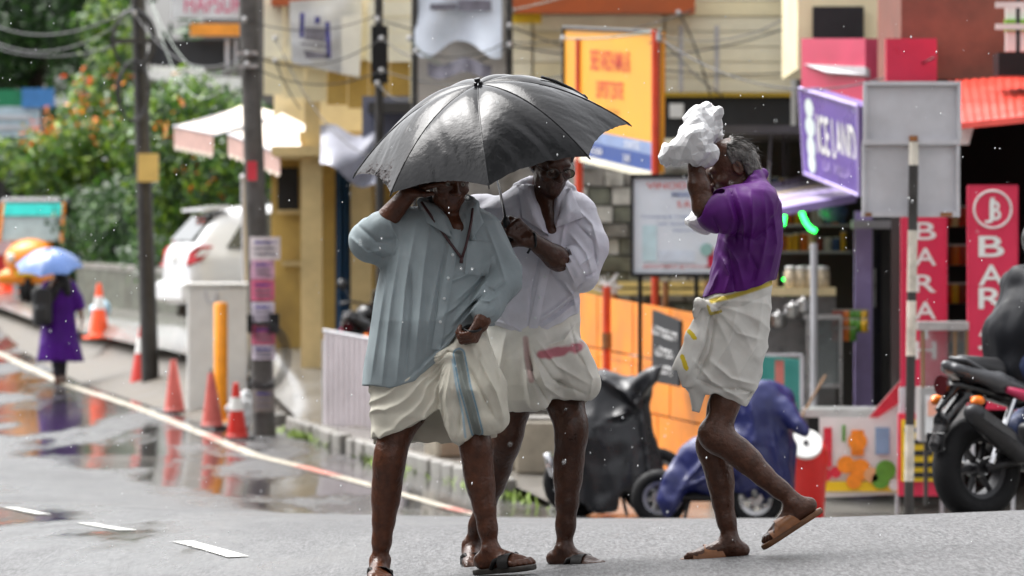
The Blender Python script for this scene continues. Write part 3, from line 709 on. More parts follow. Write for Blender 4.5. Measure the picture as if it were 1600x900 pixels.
text_mesh('ADMISSION', 'lettering', M_white, bb, onb(.28, .835, .012), uxb, uzb, width=.44, height=.07); text_mesh('STARTED', 'lettering', M_white, bb, onb(.74, .835, .012), uxb, uzb, width=.40, height=.07)
text_mesh('PH:0484', 'lettering', M_white, bb, onb(.36, .94, .012), uxb, uzb, width=.32, height=.07); text_mesh('240', 'lettering', M_white, bb, onb(.68, .94, .012), uxb, uzb, width=.18, height=.07)
for x, D, y0 in ((1024, 51.1, 46), (905, 53.2, 60)): MB().tube([P(x, y0, D), on_ground(x, D)], .036, 8).build('post', M_redpole, bb)
for k, (x, D, y0, y1) in enumerate(((948, 50.6, 448, 640),)):
    q = empty('red_pipe_post', on_ground(x, D), 0, 'short red-orange pipe post with a plastic wrap on top', 'post')
    MB().tube([P(x, y0, D), on_ground(x, D)], .036, 8).build('pipe', M_redpole, q); MB().tube([P(x, 520, D - .01), P(x, 545, D - .01)], .044, 8).build('clamp', M_rust, q)
    mb = MB()
    for j in range(26):
        a = RNG.uniform(0, 6.28); l_ = RNG.uniform(.06, .15); p = P(x, 450 + RNG.uniform(-6, 10), D); e = p + Vector((math.cos(a) * l_, math.sin(a) * l_ * .6, RNG.uniform(-.02, .13))); s_ = Vector((0, 0, .025))
        mb.add([p, p + s_, e + s_, e], [(0, 1, 2, 3)])
    mb.build('plastic_wrap', mat('clear_plastic_film', (.75, .77, .78), .15, .1, 8, trans=.35), q)

# ---- white clinic board
cbd = empty('clinic_board', on_ground(1090, 49.5), 0, 'white clinic board with red and blue lettering in a black frame', 'sign')
px_box(989, 277, 1150, 428, 49.5, .05).build('face', M_boardw, cbd)
for r in ((985, 272, 1154, 278), (985, 427, 1154, 433), (985, 278, 990, 427), (1149, 278, 1154, 427)): px_box(*r, 49.46, .1).build('frame', M_black, cbd)
for x in (1000, 1088): MB().tube([P(x, 430, 49.56), on_ground(x, 49.56)], .02, 8).build('leg', M_black, cbd)
def lab(t, x0, x1, y, h, m): text_mesh(t, 'lettering', m, cbd, P((x0 + x1) / 2, y, 49.48), UX, UZ, width=(x1 - x0) / FPX * 49.5, height=h / FPX * 49.5, bold=.006)
lab('VINOD M', 1010, 1093, 290, 9, M_redink); lab('MBBS', 1050, 1084, 304, 7, M_blueink); lab('S.R.', 1058, 1082, 319, 9, M_redink)
lab('Consulting & Treatment', 1002, 1092, 339, 5, M_blueink); lab('with Specialist Doctor', 1028, 1110, 350, 5, M_blueink); lab('Important Medicine', 1052, 1108, 360, 4.5, M_blueink)
lab('APPOINTMENT @ 9 TO 6 PM', 1004, 1108, 417, 6, M_redink)
for r, c in (((1004, 352, 1026, 408), (200, 226, 232)), ((1030, 392, 1086, 410), (214, 224, 236))): px_box(*r, 49.49, .004).build('print', mat('pale_print%d' % r[0], srgb(*c), .4), cbd)
px_box(1106, 388, 1116, 418, 49.49, .004).build('print', M_crim, cbd)
MB().lathe([(.055, 0), (.055, .004)], 20, Matrix.Translation(P(1104, 390, 49.475)) @ Matrix.Rotation(math.radians(90), 4, 'X')).build('print', mat('sage_print', srgb(150, 190, 185), .5), cbd)

# black notice board with white script
nb_ = empty('black_notice_board', P(1040, 600, 49.4), 0, 'black notice board with white script lines on the orange hoarding', 'sign')
C4 = [P(1019, 484, 49.2), P(1062, 502, 48.6), P(1060, 604, 48.6), P(1018, 596, 49.2)]
MB().slab(C4, .03).build('panel', M_dark, nb_)
M_chalk = mat('white_script', (.6, .6, .6), .5)
for v0, u0, u1 in ((.27, .08, .95), (.55, .2, .8), (.80, .38, .72)):
    mb = MB(); k = 0; u = u0
    while u < u1:
        q = lambda a, c: (C4[0] * (1 - a) + C4[1] * a) * (1 - c) + (C4[3] * (1 - a) + C4[2] * a) * c + Vector((0, -.01, 0))
        mb.tube([q(u + .05 * math.cos(t), v0 + .055 * math.sin(t) * RNG.uniform(.8, 1.2)) for t in np.linspace(-.5 + k, 4.4 + k, 9)], .007, 5); u += .11; k += 1.3
    mb.build('lettering', M_chalk, nb_)
# ------------------------------------------------------------------ right-hand shops
sh = empty('ice_cream_shop', on_ground(1330, 50), 0, 'dark open-fronted ice cream shop with lilac pillar and counters', 'building')
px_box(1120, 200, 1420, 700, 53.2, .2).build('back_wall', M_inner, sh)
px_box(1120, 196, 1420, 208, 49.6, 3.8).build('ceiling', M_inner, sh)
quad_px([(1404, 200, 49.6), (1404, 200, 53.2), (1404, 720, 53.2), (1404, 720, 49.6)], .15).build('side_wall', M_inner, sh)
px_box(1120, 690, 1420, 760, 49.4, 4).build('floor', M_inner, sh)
px_box(1336, 330, 1363, 700, 49.5, .18).build('pillar', M_lilac, sh)
px_box(1332, 344, 1398, 357, 49.4, .2).build('shelf_bracket', M_grey, sh)
px_box(1262, 225, 1352, 275, 49.9, .12).build('header', M_inner, sh)
px_box(1166, 449, 1306, 462, 49.0, .5).build('counter_top', mat('cream_counter', srgb(226, 206, 160), .3), sh)
px_box(1166, 463, 1306, 700, 49.15, .35).build('counter_front', mat('counter_steel', (.2, .2, .2), .3, .3, 5, metal=.5), sh)
for k, (y, x0, x1) in enumerate(((392, 1180, 1330), (350, 1180, 1330), (300, 1180, 1330))): px_box(x0, y, x1, y + 4, 52.3, .4).build('shelf', M_grey, sh)
fr = empty('display_fridge', on_ground(1380, 49.6), 0, 'dark glass-fronted display fridge beside the lilac pillar', 'fridge')
px_box(1364, 360, 1404, 700, 49.8, .6).build('cabinet', M_dark, fr); px_box(1368, 366, 1400, 520, 49.75, .04).build('glass_door', mat('dark_glass', (.02, .02, .03), .06, .1, 3), fr); px_box(1366, 420, 1368, 480, 49.7, .04).build('handle', M_steel, fr)
gc = empty('glass_case', on_ground(1285, 48.6), 0, 'small glass display case on legs below the counter', 'display case')
px_box(1262, 498, 1312, 600, 48.6, .03).build('front_pane', M_glass, gc); px_box(1258, 492, 1316, 499, 48.55, .4).build('top', M_steel, gc)
for x in (1260, 1312): px_box(x, 499, x + 4, 700, 48.56, .04).build('leg', M_steel, gc)
px_box(1262, 600, 1312, 606, 48.58, .36).build('base_shelf', M_steel, gc)
tb = empty('teal_board', on_ground(1222, 46.5), 0, 'teal board with a pink print leaning behind the navy covered scooter', 'sign')
quad_px([(1188, 556, 46.6), (1250, 562, 46.2), (1252, 680, 46.2), (1188, 680, 46.6)], .03).build('panel', mat('teal_print', srgb(34, 104, 98), .4, .15, 6), tb)
for x, y, w2, h2 in ((1218, 585, 7, 22), (1224, 622, 12, 14), (1236, 645, 8, 14), (1212, 610, 6, 10)): px_box(x - w2, y - h2, x + w2, y + h2, 46.15, .01).build('print', mat('pink_print', srgb(206, 120, 110), .5), tb)
for a in ((1186, 552, 1254, 557), (1250, 557, 1256, 690)): px_box(*a, 46.1, .04).build('frame', M_grey, tb)

# goods in the shop
GC = [srgb(*c) for c in ((200, 60, 40), (230, 180, 40), (90, 150, 50), (220, 120, 40), (200, 200, 190), (60, 90, 140), (150, 60, 40), (236, 214, 150))]
GM = [mat('packet_%d' % i, c, .35, .2, 12) for i, c in enumerate(GC)]
def packet(x, y, D, w2, h2, m, lab_, grp):
    o = empty('snack_packet', P(x, y, D), RNG.uniform(-.2, .2), lab_, 'packet', grp); mb = MB(); s_ = D / FPX
    def f(u, v):
        k = .03 * math.sin(math.pi * u) * math.sin(math.pi * v); return Vector(((u - .5) * w2 * s_, -k, v * h2 * s_))
    mb.grid(f, 6, 6); mb.grid(lambda u, v: Vector((f(u, v).x, -f(u, v).y + .002, f(u, v).z)), 6, 6); mb.build('bag', m, o, smooth=True, world=False)
    MB().box((0, 0, h2 * s_ * 1.04), (w2 * s_ * .96, .006, h2 * s_ * .1)).build('crimp', GM[4], o, world=False)
for y in (392, 350, 300):
    for x in range(1186, 1330, 12):
        packet(x + RNG.uniform(-2, 2), y, 52.35, RNG.uniform(8, 12), RNG.uniform(16, 30), GM[RNG.choice((1, 4, 7, 3, 4, 5, 0, 6))], 'coloured snack packet standing on the back shelves of the ice cream shop', 'packets on the shop shelves')
for i in range(16):
    packet(1306 + (i % 6) * 9, 505 + (i // 6) * 14, 49.1 - .02 * i, 11, 20, GM[(6, 6, 3, 2, 2, 1)[i % 6]], 'small packet hanging in a bunch below the lilac pillar', 'hanging packets by the pillar')
def jar(x, y, D):
    o = empty('sweet_jar', P(x, y, D), 0, 'clear sweet jar with white lid on the shop counter', 'jar', 'jars on the counter'); 
    MB().lathe([(.05, 0), (.06, .02), (.06, .13), (.045, .15)], 14).build('glass', mat('jar_glass', (.6, .5, .35), .12, .4, 20), o, smooth=True, world=False)
    MB().lathe([(.05, .15), (.05, .18), (.02, .185)], 14).build('lid', M_white, o, smooth=True, world=False)
for x in (1186, 1204, 1236, 1252, 1268, 1286): jar(x, 449, 49.1)
# steel pots lower in the shop
for x, y in ((1256, 478), (1238, 486), (1216, 500)):
    o = empty('steel_pot', P(x, y + 12, 48.95), 0, 'round steel pot stacked before the counter', 'pot', 'steel pots'); MB().lathe([(.05, 0), (.075, .02), (.08, .1), (.085, .105)], 16).build('bowl', M_steel, o, smooth=True, world=False); MB().lathe([(.085, .105), (.04, .125), (.012, .13), (.012, .15)], 16).build('lid', M_steel, o, smooth=True, world=False)
# hanging lamp bowl
o = empty('hanging_bowl_lamp', P(1302, 330, 50.2), 0, 'unlit round blue-grey bowl lamp hanging in the shop', 'lamp'); MB().lathe([(.01, .30), (.01, .12), (.05, .1), (.13, .02), (.14, -.02), (.09, -.08), (.02, -.1)], 18).build('bowl', mat('bluegrey_enamel', srgb(80, 100, 130), .25), o, smooth=True, world=False)
MB().tube([P(1302, 322, 50.2), P(1302, 209, 50.2)], .008, 5).build('cord', M_cable, o)
# green neon tubes
M_neon = mat('green_neon', (.02, 1, .08), .3, 0, 3, emit=4)
for pts in ([(1224, 326), (1225, 338), (1223, 352)], [(1252, 331), (1258, 346), (1266, 357), (1275, 361)], [(1225, 434), (1232, 442), (1239, 452)], [(1232, 326), (1242, 322), (1248, 326)]):
    o = empty('neon_tube', P(*pts[0], 50), 0, 'short lit green neon tube hanging in the ice cream shop', 'neon light', 'green neon tubes')
    MB().tube([P(x, y, 50) for x, y in pts], .02, 8).build('tube', M_neon, o, smooth=True)
    MB().tube([P(*pts[0], 50), P(pts[0][0], pts[0][1] - 8, 50.05)], .012, 6).build('holder', M_black, o)
    MB().tube([P(pts[0][0], pts[0][1] - 8, 50.05), P(pts[0][0], 209, 50.05)], .004, 4).build('wire', M_cable, o)

# projecting purple sign
sg = empty('projecting_sign', P(1300, 300, 50.5), 0, 'purple projecting box sign with tall white lettering', 'sign')
C4 = [P(1250, 138, 49.2), P(1341, 166, 47.4), P(1343, 306, 47.4), P(1258, 271, 49.2)]
MB().slab(C4, .16).build('box', M_purpleS, sg)
def onb(u, v, o=.006): return (C4[0] * (1 - u) + C4[1] * u) * (1 - v) + (C4[3] * (1 - u) + C4[2] * u) * v + Vector((-.4, -1, 0)).normalized() * o
for a, c in (((0, 0), (1, 0)), ((0, 1), (1, 1)), ((1, 0), (1, 1)), ((0, 0), (0, 1))): MB().tube([onb(*a), onb(*c)], .017, 6).build('edge_trim', M_lilac, sg)
uxb = (C4[1] - C4[0]).normalized(); uzb = (C4[0] - C4[3]).normalized(); Wb = (C4[1] - C4[0]).length; Hb = (C4[0] - C4[3]).length
text_mesh('ICE LAND', 'lettering', M_white, sg, onb(.62, .46, .012), uxb, uzb, width=Wb * .66, height=Hb * .46, bold=.018)
text_mesh('LA VILLA', 'lettering', M_lilac, sg, onb(.62, .80, .012), uxb, uzb, width=Wb * .46, height=Hb * .12, bold=.008)
mp_ = mat('pale_mint_print', srgb(206, 220, 214), .4, .1, 20)
for v, rx, rz in ((.2, .06, .11), (.42, .07, .12), (.66, .06, .14), (.84, .055, .12)):
    vs = [onb(.15 + rx * 1.25 * math.cos(t), v + rz * math.sin(t), .010) for t in np.linspace(0, 2 * math.pi, 20, endpoint=False)]; MB().add(vs, [tuple(range(20))]).build('print', mp_, sg)
MB().tube([onb(1, .2, -.1), P(1366, 190, 49.9)], .02, 6).build('bracket', M_grey, sg); MB().tube([onb(1, .8, -.1), P(1366, 280, 49.9)], .02, 6).build('bracket', M_grey, sg)
fs_ = empty('crimson_fascia', P(1300, 165, 51.5), 0, 'crimson shop fascia above the purple projecting sign', 'sign')
quad_px([(1252, 60, 52.0), (1352, 60, 50.6), (1352, 166, 50.6), (1252, 136, 52.0)], .2).build('panel', mat('dusty_crimson', srgb(190, 66, 96), .4, .12, 3), fs_)
quad_px([(1256, 100, 51.9), (1352, 104, 50.5), (1352, 117, 50.5), (1290, 112, 51.3)], .05).build('trim', M_grey, fs_)
cn = empty('shop_canopy', P(1270, 320, 49), 0, 'glossy lilac and white shop canopy below the purple sign', 'canopy')
def cnf(u, v):
    p = (P(1195, 288, 50.2) * (1 - u) + P(1266, 271, 51.3) * u) * (1 - v) + (P(1212, 328, 48.3) * (1 - u) + P(1338, 305, 48.6) * u) * v; return p
mb = MB(); mb.grid(cnf, 8, 8); mb.grid(lambda u, v: cnf(u, v) - Vector((0, 0, .03)), 8, 8); mb.build('sheet', mat('white_lilac_gloss', srgb(226, 216, 240), .12, .08, 4), cn)
for v, m in ((.1, M_lilac), (.42, mat('cream_strip', srgb(220, 204, 160), .3)), (.68, M_lilac), (.95, M_lilac)):
    MB().slab([cnf(0, v) + UZ * .006, cnf(1, v) + UZ * .006, cnf(1, v + .05) + UZ * .006, cnf(0, v + .05) + UZ * .006], .006, d=-UZ).build('stripe', m, cn)
MB().slab([cnf(0, 1), cnf(1, 1), cnf(1, 1) - UZ * .06, cnf(0, 1) - UZ * .06], .03).build('front_edge', M_lilac, cn)
MB().tube([cnf(.05, .1), P(1205, 209, 50.6)], .012, 6).build('hanger', M_grey, cn); MB().tube([cnf(.9, .1), P(1262, 209, 51.4)], .012, 6).build('hanger', M_grey, cn)

# shop behind the crimson banners: red sheet roof and dark interior
s2 = empty('crimson_shop', on_ground(1520, 46), 0, 'dark shop under the red sheet awning with crimson banners at its front', 'building')
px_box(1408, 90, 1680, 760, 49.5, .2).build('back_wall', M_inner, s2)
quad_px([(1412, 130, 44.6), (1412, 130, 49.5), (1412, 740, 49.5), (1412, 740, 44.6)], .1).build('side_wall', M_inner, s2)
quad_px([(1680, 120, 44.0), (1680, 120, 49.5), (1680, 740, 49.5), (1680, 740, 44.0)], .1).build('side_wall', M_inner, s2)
px_box(1408, -30, 1690, 124, 46.5, 3).build('upper_wall', mat('brick_red_wall', (.22, .07, .045), .6, .3, 3, dirt=.3), s2)
px_box(1246, -100, 1408, 108, 52.6, 3).build('upper_wall', M_cream, s2)
px_box(1385, 60, 1464, 127, 46.2, .2).build('crimson_sign', M_crim, s2)
px_box(1270, 10, 1350, 70, 52.5, .06).build('window', M_dark, s2)
for k in range(3): px_box(1556 + 0 * k, (-30, 3, 37)[k], 1690, (-30, 3, 37)[k] + 9, 45.0, .05).build('balcony_rail', M_white, s2)
for x in (1588, 1640): px_box(x, -30, x + 6, 100, 45.05, .05).build('baluster', M_dark, s2)
px_box(1560, 82, 1690, 118, 44.9, .5).build('balcony_edge', M_black, s2)
for x, c in ((1572, srgb(210, 214, 206)), (1594, srgb(210, 214, 206))):
    q = px_box(x, 12, x + 17, 80, 46.0, .1).build('hanging_cloth', M_white, s2); px_box(x - .4, 30, x + 17.4, 48, 45.97, .16).build('green_band', mat('green_cloth', srgb(120, 180, 60), .6), q)
ra = empty('red_sheet_awning', P(1550, 195, 44), 0, 'red corrugated sheet awning above the crimson banners', 'awning')
def raf(u, v):
    p = (P(1482, 126, 46.3) * (1 - u) + P(1700, 112, 46.0) * u) * (1 - v) + (P(1496, 197, 43.6) * (1 - u) + P(1700, 176, 43.4) * u) * v
    return p + UZ * (.006 * math.cos(u * 2 * math.pi * 16))
mb = MB(); mb.grid(raf, 178, 4); mb.grid(lambda u, v: raf(u, v) - UZ * .012, 178, 4); mb.build('sheet', M_redaw, ra, smooth=True)
quad_px([(1497, 192, 43.5), (1700, 172, 43.3), (1700, 182, 43.3), (1497, 202, 43.5)], .04).build('edge_strip', mat('pale_red_strip', srgb(226, 90, 80), .35), ra)
quad_px([(1499, 200, 43.9), (1521, 200, 43.9), (1514, 226, 43.9), (1500, 226, 43.9)], .1).build('bracket', M_white, ra)
for x in (1530, 1660): MB().tube([P(x, 192, 43.7), P(x, 150, 46.6)], .015, 6).build('strut', M_grey, ra)
# goods in the dark shop
for i, (x, y) in enumerate([(x, y) for y in (330, 390, 450, 510, 560, 620) for x in range(1482, 1516, 11)]):
    packet(x, y + 24, 47.6, 12, 30, GM[(0, 3, 6, 1, 0, 7)[(i * 5) % 6]], 'red or orange snack packet hanging in strips between the crimson banners', 'packets hanging in strips')
MB_ = empty('packet_rack', on_ground(1498, 47.8), 0, 'thin steel rack holding the strips of snack packets', 'rack')
for x in (1480, 1518): MB().tube([P(x, 320, 47.7), on_ground(x, 47.7)], .01, 5).build('upright', M_steel, MB_)
for y in (354, 414, 474, 534, 584, 644): MB().tube([P(1480, y, 47.66), P(1518, y, 47.66)], .006, 5).build('bar', M_steel, MB_)

# vertical crimson banners
def banner(x0, x1, y0, y1, D, txt, ys, lx, lh, logo, label, tilt=0):
    o = empty('vertical_banner', P((x0 + x1) / 2, y1, D), 0, label, 'sign')
    px_box(x0, y0, x1, y1, D, .06).build('panel', M_crim, o)
    for r in ((x0 - 1, y0 - 2, x1 + 1, y0), (x0 - 2, y0, x0 - .2, y1), (x1 + .2, y0, x1 + 2, y1)): px_box(*r, D - .005, .07).build('frame', M_crim, o)
    for ch, y in zip(txt, ys): text_mesh(ch, 'letter', M_white, o, P(lx, y, D - .004), UX, UZ, width=lh * 1.05 / FPX * D, height=lh * .86 / FPX * D, bold=.010)
    for xx in (x0 + 6, x1 - 6): MB().tube([P(xx, y1 - 4, D + .05), on_ground(xx, D + .05)], .014, 6).build('leg', M_grey, o)
    if logo:
        lx_, ly_, lr = logo; s_ = D / FPX
        for r_ in (lr,): 
            mb = MB(); mb.tube([P(lx_ + r_ * math.cos(t), ly_ + r_ * math.sin(t), D - .004) for t in np.linspace(0, 2 * math.pi, 40)], .009, 6); mb.build('logo_ring', M_white, o, smooth=True)
        text_mesh('B', 'logo_letter', M_white, o, P(lx_ + 4, ly_ + 2, D - .004), UX, UZ, width=18 * s_, height=30 * s_, bold=.01)
        text_mesh('J', 'logo_letter', M_white, o, P(lx_ - 5, ly_ + 2, D - .006), UX, UZ, width=16 * s_, height=40 * s_, bold=.005)
    return o
banner(1514, 1589, 291, 640, 43.2, 'BARATH', (385, 430, 466, 509, 557, 600), 1549, 38, (1551, 327, 29), 'crimson vertical banner with round logo and white lettering behind the motorbike')
banner(1410, 1478, 335, 604, 44.2, 'BARATH', (361, 401, 443, 485, 516, 547), 1446, 32, None, 'crimson vertical banner with white lettering behind the striped post')
# lower crimson panel with yellow sticker
lp = empty('crimson_counter_panel', on_ground(1438, 44), 0, 'crimson counter panel with yellow sticker at the foot of the striped post', 'sign')
px_box(1404, 646, 1482, 775, 44.0, .12).build('panel', M_crim, lp); px_box(1409, 656, 1476, 752, 43.96, .03).build('yellow_sticker', M_yellow, lp)
for k, y in enumerate((668, 686, 704, 722, 738)): px_box(1413 + 3 * (k % 2), y, 1470 - 6 * (k % 3), y + 8, 43.94, .01).build('print', M_dark, lp)
px_box(1406, 606, 1478, 646, 44.05, .1).build('white_band', M_grey, lp)

# fruit juice banner with a V-shaped top
jb = empty('juice_banner', on_ground(1345, 44.6), 0, 'white juice banner with fruit print and V-shaped top edge', 'banner')
poly = [(1280, 652), (1356, 652), (1408, 592), (1408, 772), (1280, 778)]
vs = [P(x, y, 44.5) for x, y in poly] + [P(x, y, 44.54) for x, y in poly]
MB().add(vs, [(0, 1, 2, 3, 4), (9, 8, 7, 6, 5)] + [(i, i + 5, (i + 1) % 5 + 5, (i + 1) % 5) for i in range(5)]).build('panel', M_white, jb)
def disc(x, y, rx, ry, m, D=44.47, n=18): MB().add([P(x + rx * math.cos(t), y + ry * math.sin(t), D) for t in np.linspace(0, 2 * math.pi, n, endpoint=False)], [tuple(range(n))]).build('print', m, jb)
Mo = mat('orange_fruit_print', srgb(236, 140, 30), .4, .2, 20); Mr = mat('red_fruit_print', srgb(206, 40, 60), .4, .2, 20); Mg = mat('green_leaf_print', srgb(90, 150, 50), .4, .2, 20)
quad_px([(1358, 652, 44.47), (1408, 594, 44.47), (1408, 628, 44.47), (1372, 652, 44.47)], .004).build('print', Mr, jb)
for x0, y0, x1, y1, m in ((1287, 668, 1300, 730, Mr), (1330, 672, 1350, 712, Mo), (1368, 668, 1390, 710, mat('blue_glass_print', srgb(130, 160, 190), .4)), (1282, 752, 1404, 768, M_yellow), (1316, 664, 1321, 690, Mg)): px_box(x0, y0, x1, y1, 44.475, .004).build('print', m, jb)
for x, y, r, m in ((1290, 742, 10, Mr), (1306, 738, 9, Mr), (1322, 726, 14, Mo), (1344, 734, 17, Mo), (1362, 742, 12, mat('peach_print', srgb(220, 170, 120), .5)), (1340, 690, 15, Mo), (1384, 735, 16, Mg), (1376, 750, 14, Mg), (1334, 752, 12, Mo), (1398, 758, 9, M_white)): disc(x, y, r, r, m, 44.46 - .001 * (x % 7))
for x in (1284, 1402): MB().tube([P(x, 660, 44.58), on_ground(x, 44.58)], .015, 6).build('leg', M_grey, jb)
# stove / counter table behind it
ct = empty('steel_counter', on_ground(1345, 46.5), 0, 'low dark steel counter behind the juice banner', 'counter')
px_box(1258, 640, 1404, 652, 45.4, 1.0).build('top', M_steel, ct); px_box(1262, 652, 1400, 760, 45.8, .6).build('cabinet', M_dark, ct)
MB().tube([P(1236, 680, 45.4), P(1290, 586, 45.6)], .012, 6).build('broom_handle', M_wood, ct)
for x in (1272,): MB().tube([P(x, 380, 47.6), on_ground(x, 47.6)], .03, 8).build('pipe', M_grey, ct)
# glass food cart right of the post
fc = empty('food_cart', on_ground(1470, 41.5), 0, 'small food cart with glass case and timber frame beside the motorbike', 'cart')
px_box(1436, 503, 1514, 516, 41.4, .5).build('top', M_steel, fc)
for x in (1440, 1490, 1508): px_box(x, 516, x + 5, 610, 41.42, .04).build('upright', M_wood, fc)
px_box(1438, 606, 1510, 690, 41.4, .45).build('cabinet', mat('cart_steel', (.33, .33, .33), .35, .15, 6, metal=.3), fc)
px_box(1446, 618, 1472, 680, 41.37, .02).build('poster', M_flex, fc); px_box(1450, 626, 1468, 650, 41.36, .01).build('print', mat('peach_print2', srgb(220, 160, 140), .5), fc)
for x in (1444, 1500): px_box(x, 690, x + 6, 790, 41.44, .05).build('leg', M_pole2, fc)
px_box(1438, 516, 1512, 606, 41.7, .02).build('pane', M_glass, fc)

# ---- back of a road sign on a striped post
rs = empty('road_sign', on_ground(1421, 39.6), 0, 'back of a grey road sign on a black and white striped post', 'road sign')
px_box(1352, 130, 1500, 221, 39.5, .02).build('upper_plate', M_grey, rs); px_box(1350, 224, 1498, 337, 39.5, .02).build('lower_plate', M_grey, rs)
for r in ((1350, 127, 1502, 133), (1348, 218, 1500, 226), (1346, 331, 1500, 339)): px_box(*r, 39.46, .05).build('rib', M_grey, rs)
for r in ((1349, 133, 1355, 218), (1496, 133, 1502, 218), (1347, 226, 1352, 331), (1494, 226, 1500, 331)): px_box(*r, 39.465, .045).build('edge', M_grey, rs)
px_box(1421, 212, 1434, 221, 39.45, .03).build('rust_patch', M_rust, rs); px_box(1352, 332, 1362, 338, 39.44, .02).build('rust_patch', M_rust, rs); px_box(1470, 332, 1488, 338, 39.44, .02).build('rust_patch', M_rust, rs)
yy = [222, 258, 360, 456, 470, 556, 664, 752, 790]; mm_ = ['w', M_pole2, 'w', M_pole2, 'w', M_pole2, 'w', M_pole2]
Mw = mat('worn_white_post', (.62, .58, .5), .5, .2, 10, dirt=.6)
for i in range(8):
    a = P(1428 - (yy[i] - 222) * .0145, yy[i], 39.38); c = P(1428 - (yy[i + 1] - 222) * .0145, yy[i + 1], 39.38)
    if i == 7: c = on_ground(1420, 39.38, -.05)
    MB().tube([a, c], .034, 10).build('post_band', Mw if mm_[i] == 'w' else mm_[i], rs)
# ---- red litter bin
bn = empty('litter_bin', on_ground(1262, 43.6), 0, 'red plastic litter bin with white swing lid', 'bin')
MB().lathe([(.115, 0), (.125, .02), (.152, .44), (.16, .45), (.16, .50), (.155, .505)], 24).build('body', mat('red_bin_plastic', srgb(214, 32, 30), .35, .1, 6), bn, smooth=True, world=False, auto=40)
Ml = Matrix.Translation((0, 0, .5)) @ Matrix.Rotation(math.radians(18), 4, 'X')
MB().lathe([(.158, 0), (.15, .06), (.11, .12), (.05, .145), (.0, .15)], 24, Ml).build('lid', mat('red_bin_lid', srgb(206, 40, 38), .35, .1, 6), bn, smooth=True, world=False)
MB().lathe([(.125, -.03), (.125, .012), (.0, .014)], 24, Matrix.Translation((-.02, -.135, .590)) @ Matrix.Rotation(math.radians(58), 4, 'X')).build('flap', M_white, bn, world=False)
MB().lathe([(.022, 0), (.02, .006)], 12, Matrix.Translation((-.02, -.15, .600)) @ Matrix.Rotation(math.radians(58), 4, 'X')).build('emblem', M_dark, bn, world=False)
# orange plate on the ground
og = on_ground(1270, 38.5, .012); MB_o = MB().lathe([(.26, 0), (.26, .02), (.24, .03)], 20, Matrix.Translation(og)); tag(MB_o.build('orange_manhole_lid', mat('orange_lid', srgb(250, 130, 70), .4)), 'round orange lid lying on the ground by the litter bin', 'lid')
# red/white kerb strip by the cart
for i, x in enumerate((1366, 1392, 1420, 1450)):
    a = on_ground(x, 37.5); c = on_ground(x + 25, 37.3)
    o = empty('paving_slab', a, 0, ('faded red paving slab at the foot of the striped post' if i % 2 else 'pale paving slab at the foot of the striped post'), 'paving slab', 'paving slabs by the post'); MB().slab([a + UZ * .05, c + UZ * .05, c + Vector((.02, .55, .05)), a + Vector((.02, .55, .05))], .05, d=-UZ).build('slab', (mat('faded_red_slab', (.28, .12, .09), .3) if i % 2 else M_kerb), o)
# ------------------------------------------------------------------ left-hand street furniture
def cone_thing(x, y0, y1, D, kind, label, tilt=(0, 0)):
    base = on_ground(x, D); s_ = D / FPX; H = (y1 - y0) * s_; o = empty('traffic_cone', base, 0, label, 'traffic cone', 'traffic cones along the road edge'); o.rotation_euler = (tilt[0], tilt[1], RNG.uniform(0, 1.5))
    col = {'new': srgb(255, 92, 40), 'red': srgb(196, 44, 34), 'faded': srgb(196, 96, 88)}[kind.split('_')[0]]
    m = mat('cone_' + kind.split('_')[0], col, .4, .14, 6, dirt=0 if kind == 'new' else .25); R = H * .23; r0 = .025
    MB().box((0, 0, .02), (R * 2.1, R * 2.1, .04), bev=.012).build('base', M_black if kind != 'new' else m, o, world=False)
    rad = lambda z: R * .82 + (r0 - R * .82) * (z / H)
    def seg(z0, z1, mm, nm, off=0): MB().lathe([(rad(z0) + off, z0), (rad(z1) + off, z1)], 20).build(nm, mm, o, smooth=True, world=False, auto=40)
    top = H * (.97 if 'broken' not in kind else .93); seg(.03, top, m, 'body')
    MB().lathe([(rad(.04) * 1.06, .038), (rad(.07), .075)], 20).build('skirt', m, o, smooth=True, world=False)
    if 'band' in kind or kind == 'new': seg(H * .52, H * .74, mat('cone_reflective_band', (.72, .72, .70), .3, .1, 6), 'reflective_band', .003)
    if 'broken' in kind: MB().tube([(0, 0, H * .86), (.012, 0, H)], [.022, .008], 6).build('torn_tip', M_black, o, world=False)
cone_thing(10, 402, 476, 101, 'new', 'orange cone with white band beside the red board')
cone_thing(155, 472, 562, 79.5, 'new', 'orange cone with white band beside the woman in purple')
cone_thing(222, 500, 614, 71.6, 'red_band', 'tall red cone leaning on the iron pole', (0, .04))
cone_thing(273, 548, 641, 64.6, 'faded_broken', 'faded pink cone with torn tip standing next to the tall red cone', (0, -.03))
cone_thing(332, 568, 664, 60.4, 'faded_broken', 'faded pink cone with torn tip in front of the orange bollard', (0, -.04))
cone_thing(371, 590, 684, 57.6, 'red_band', 'red cone with cream band at the foot of the poster-covered pole', (0, -.10))

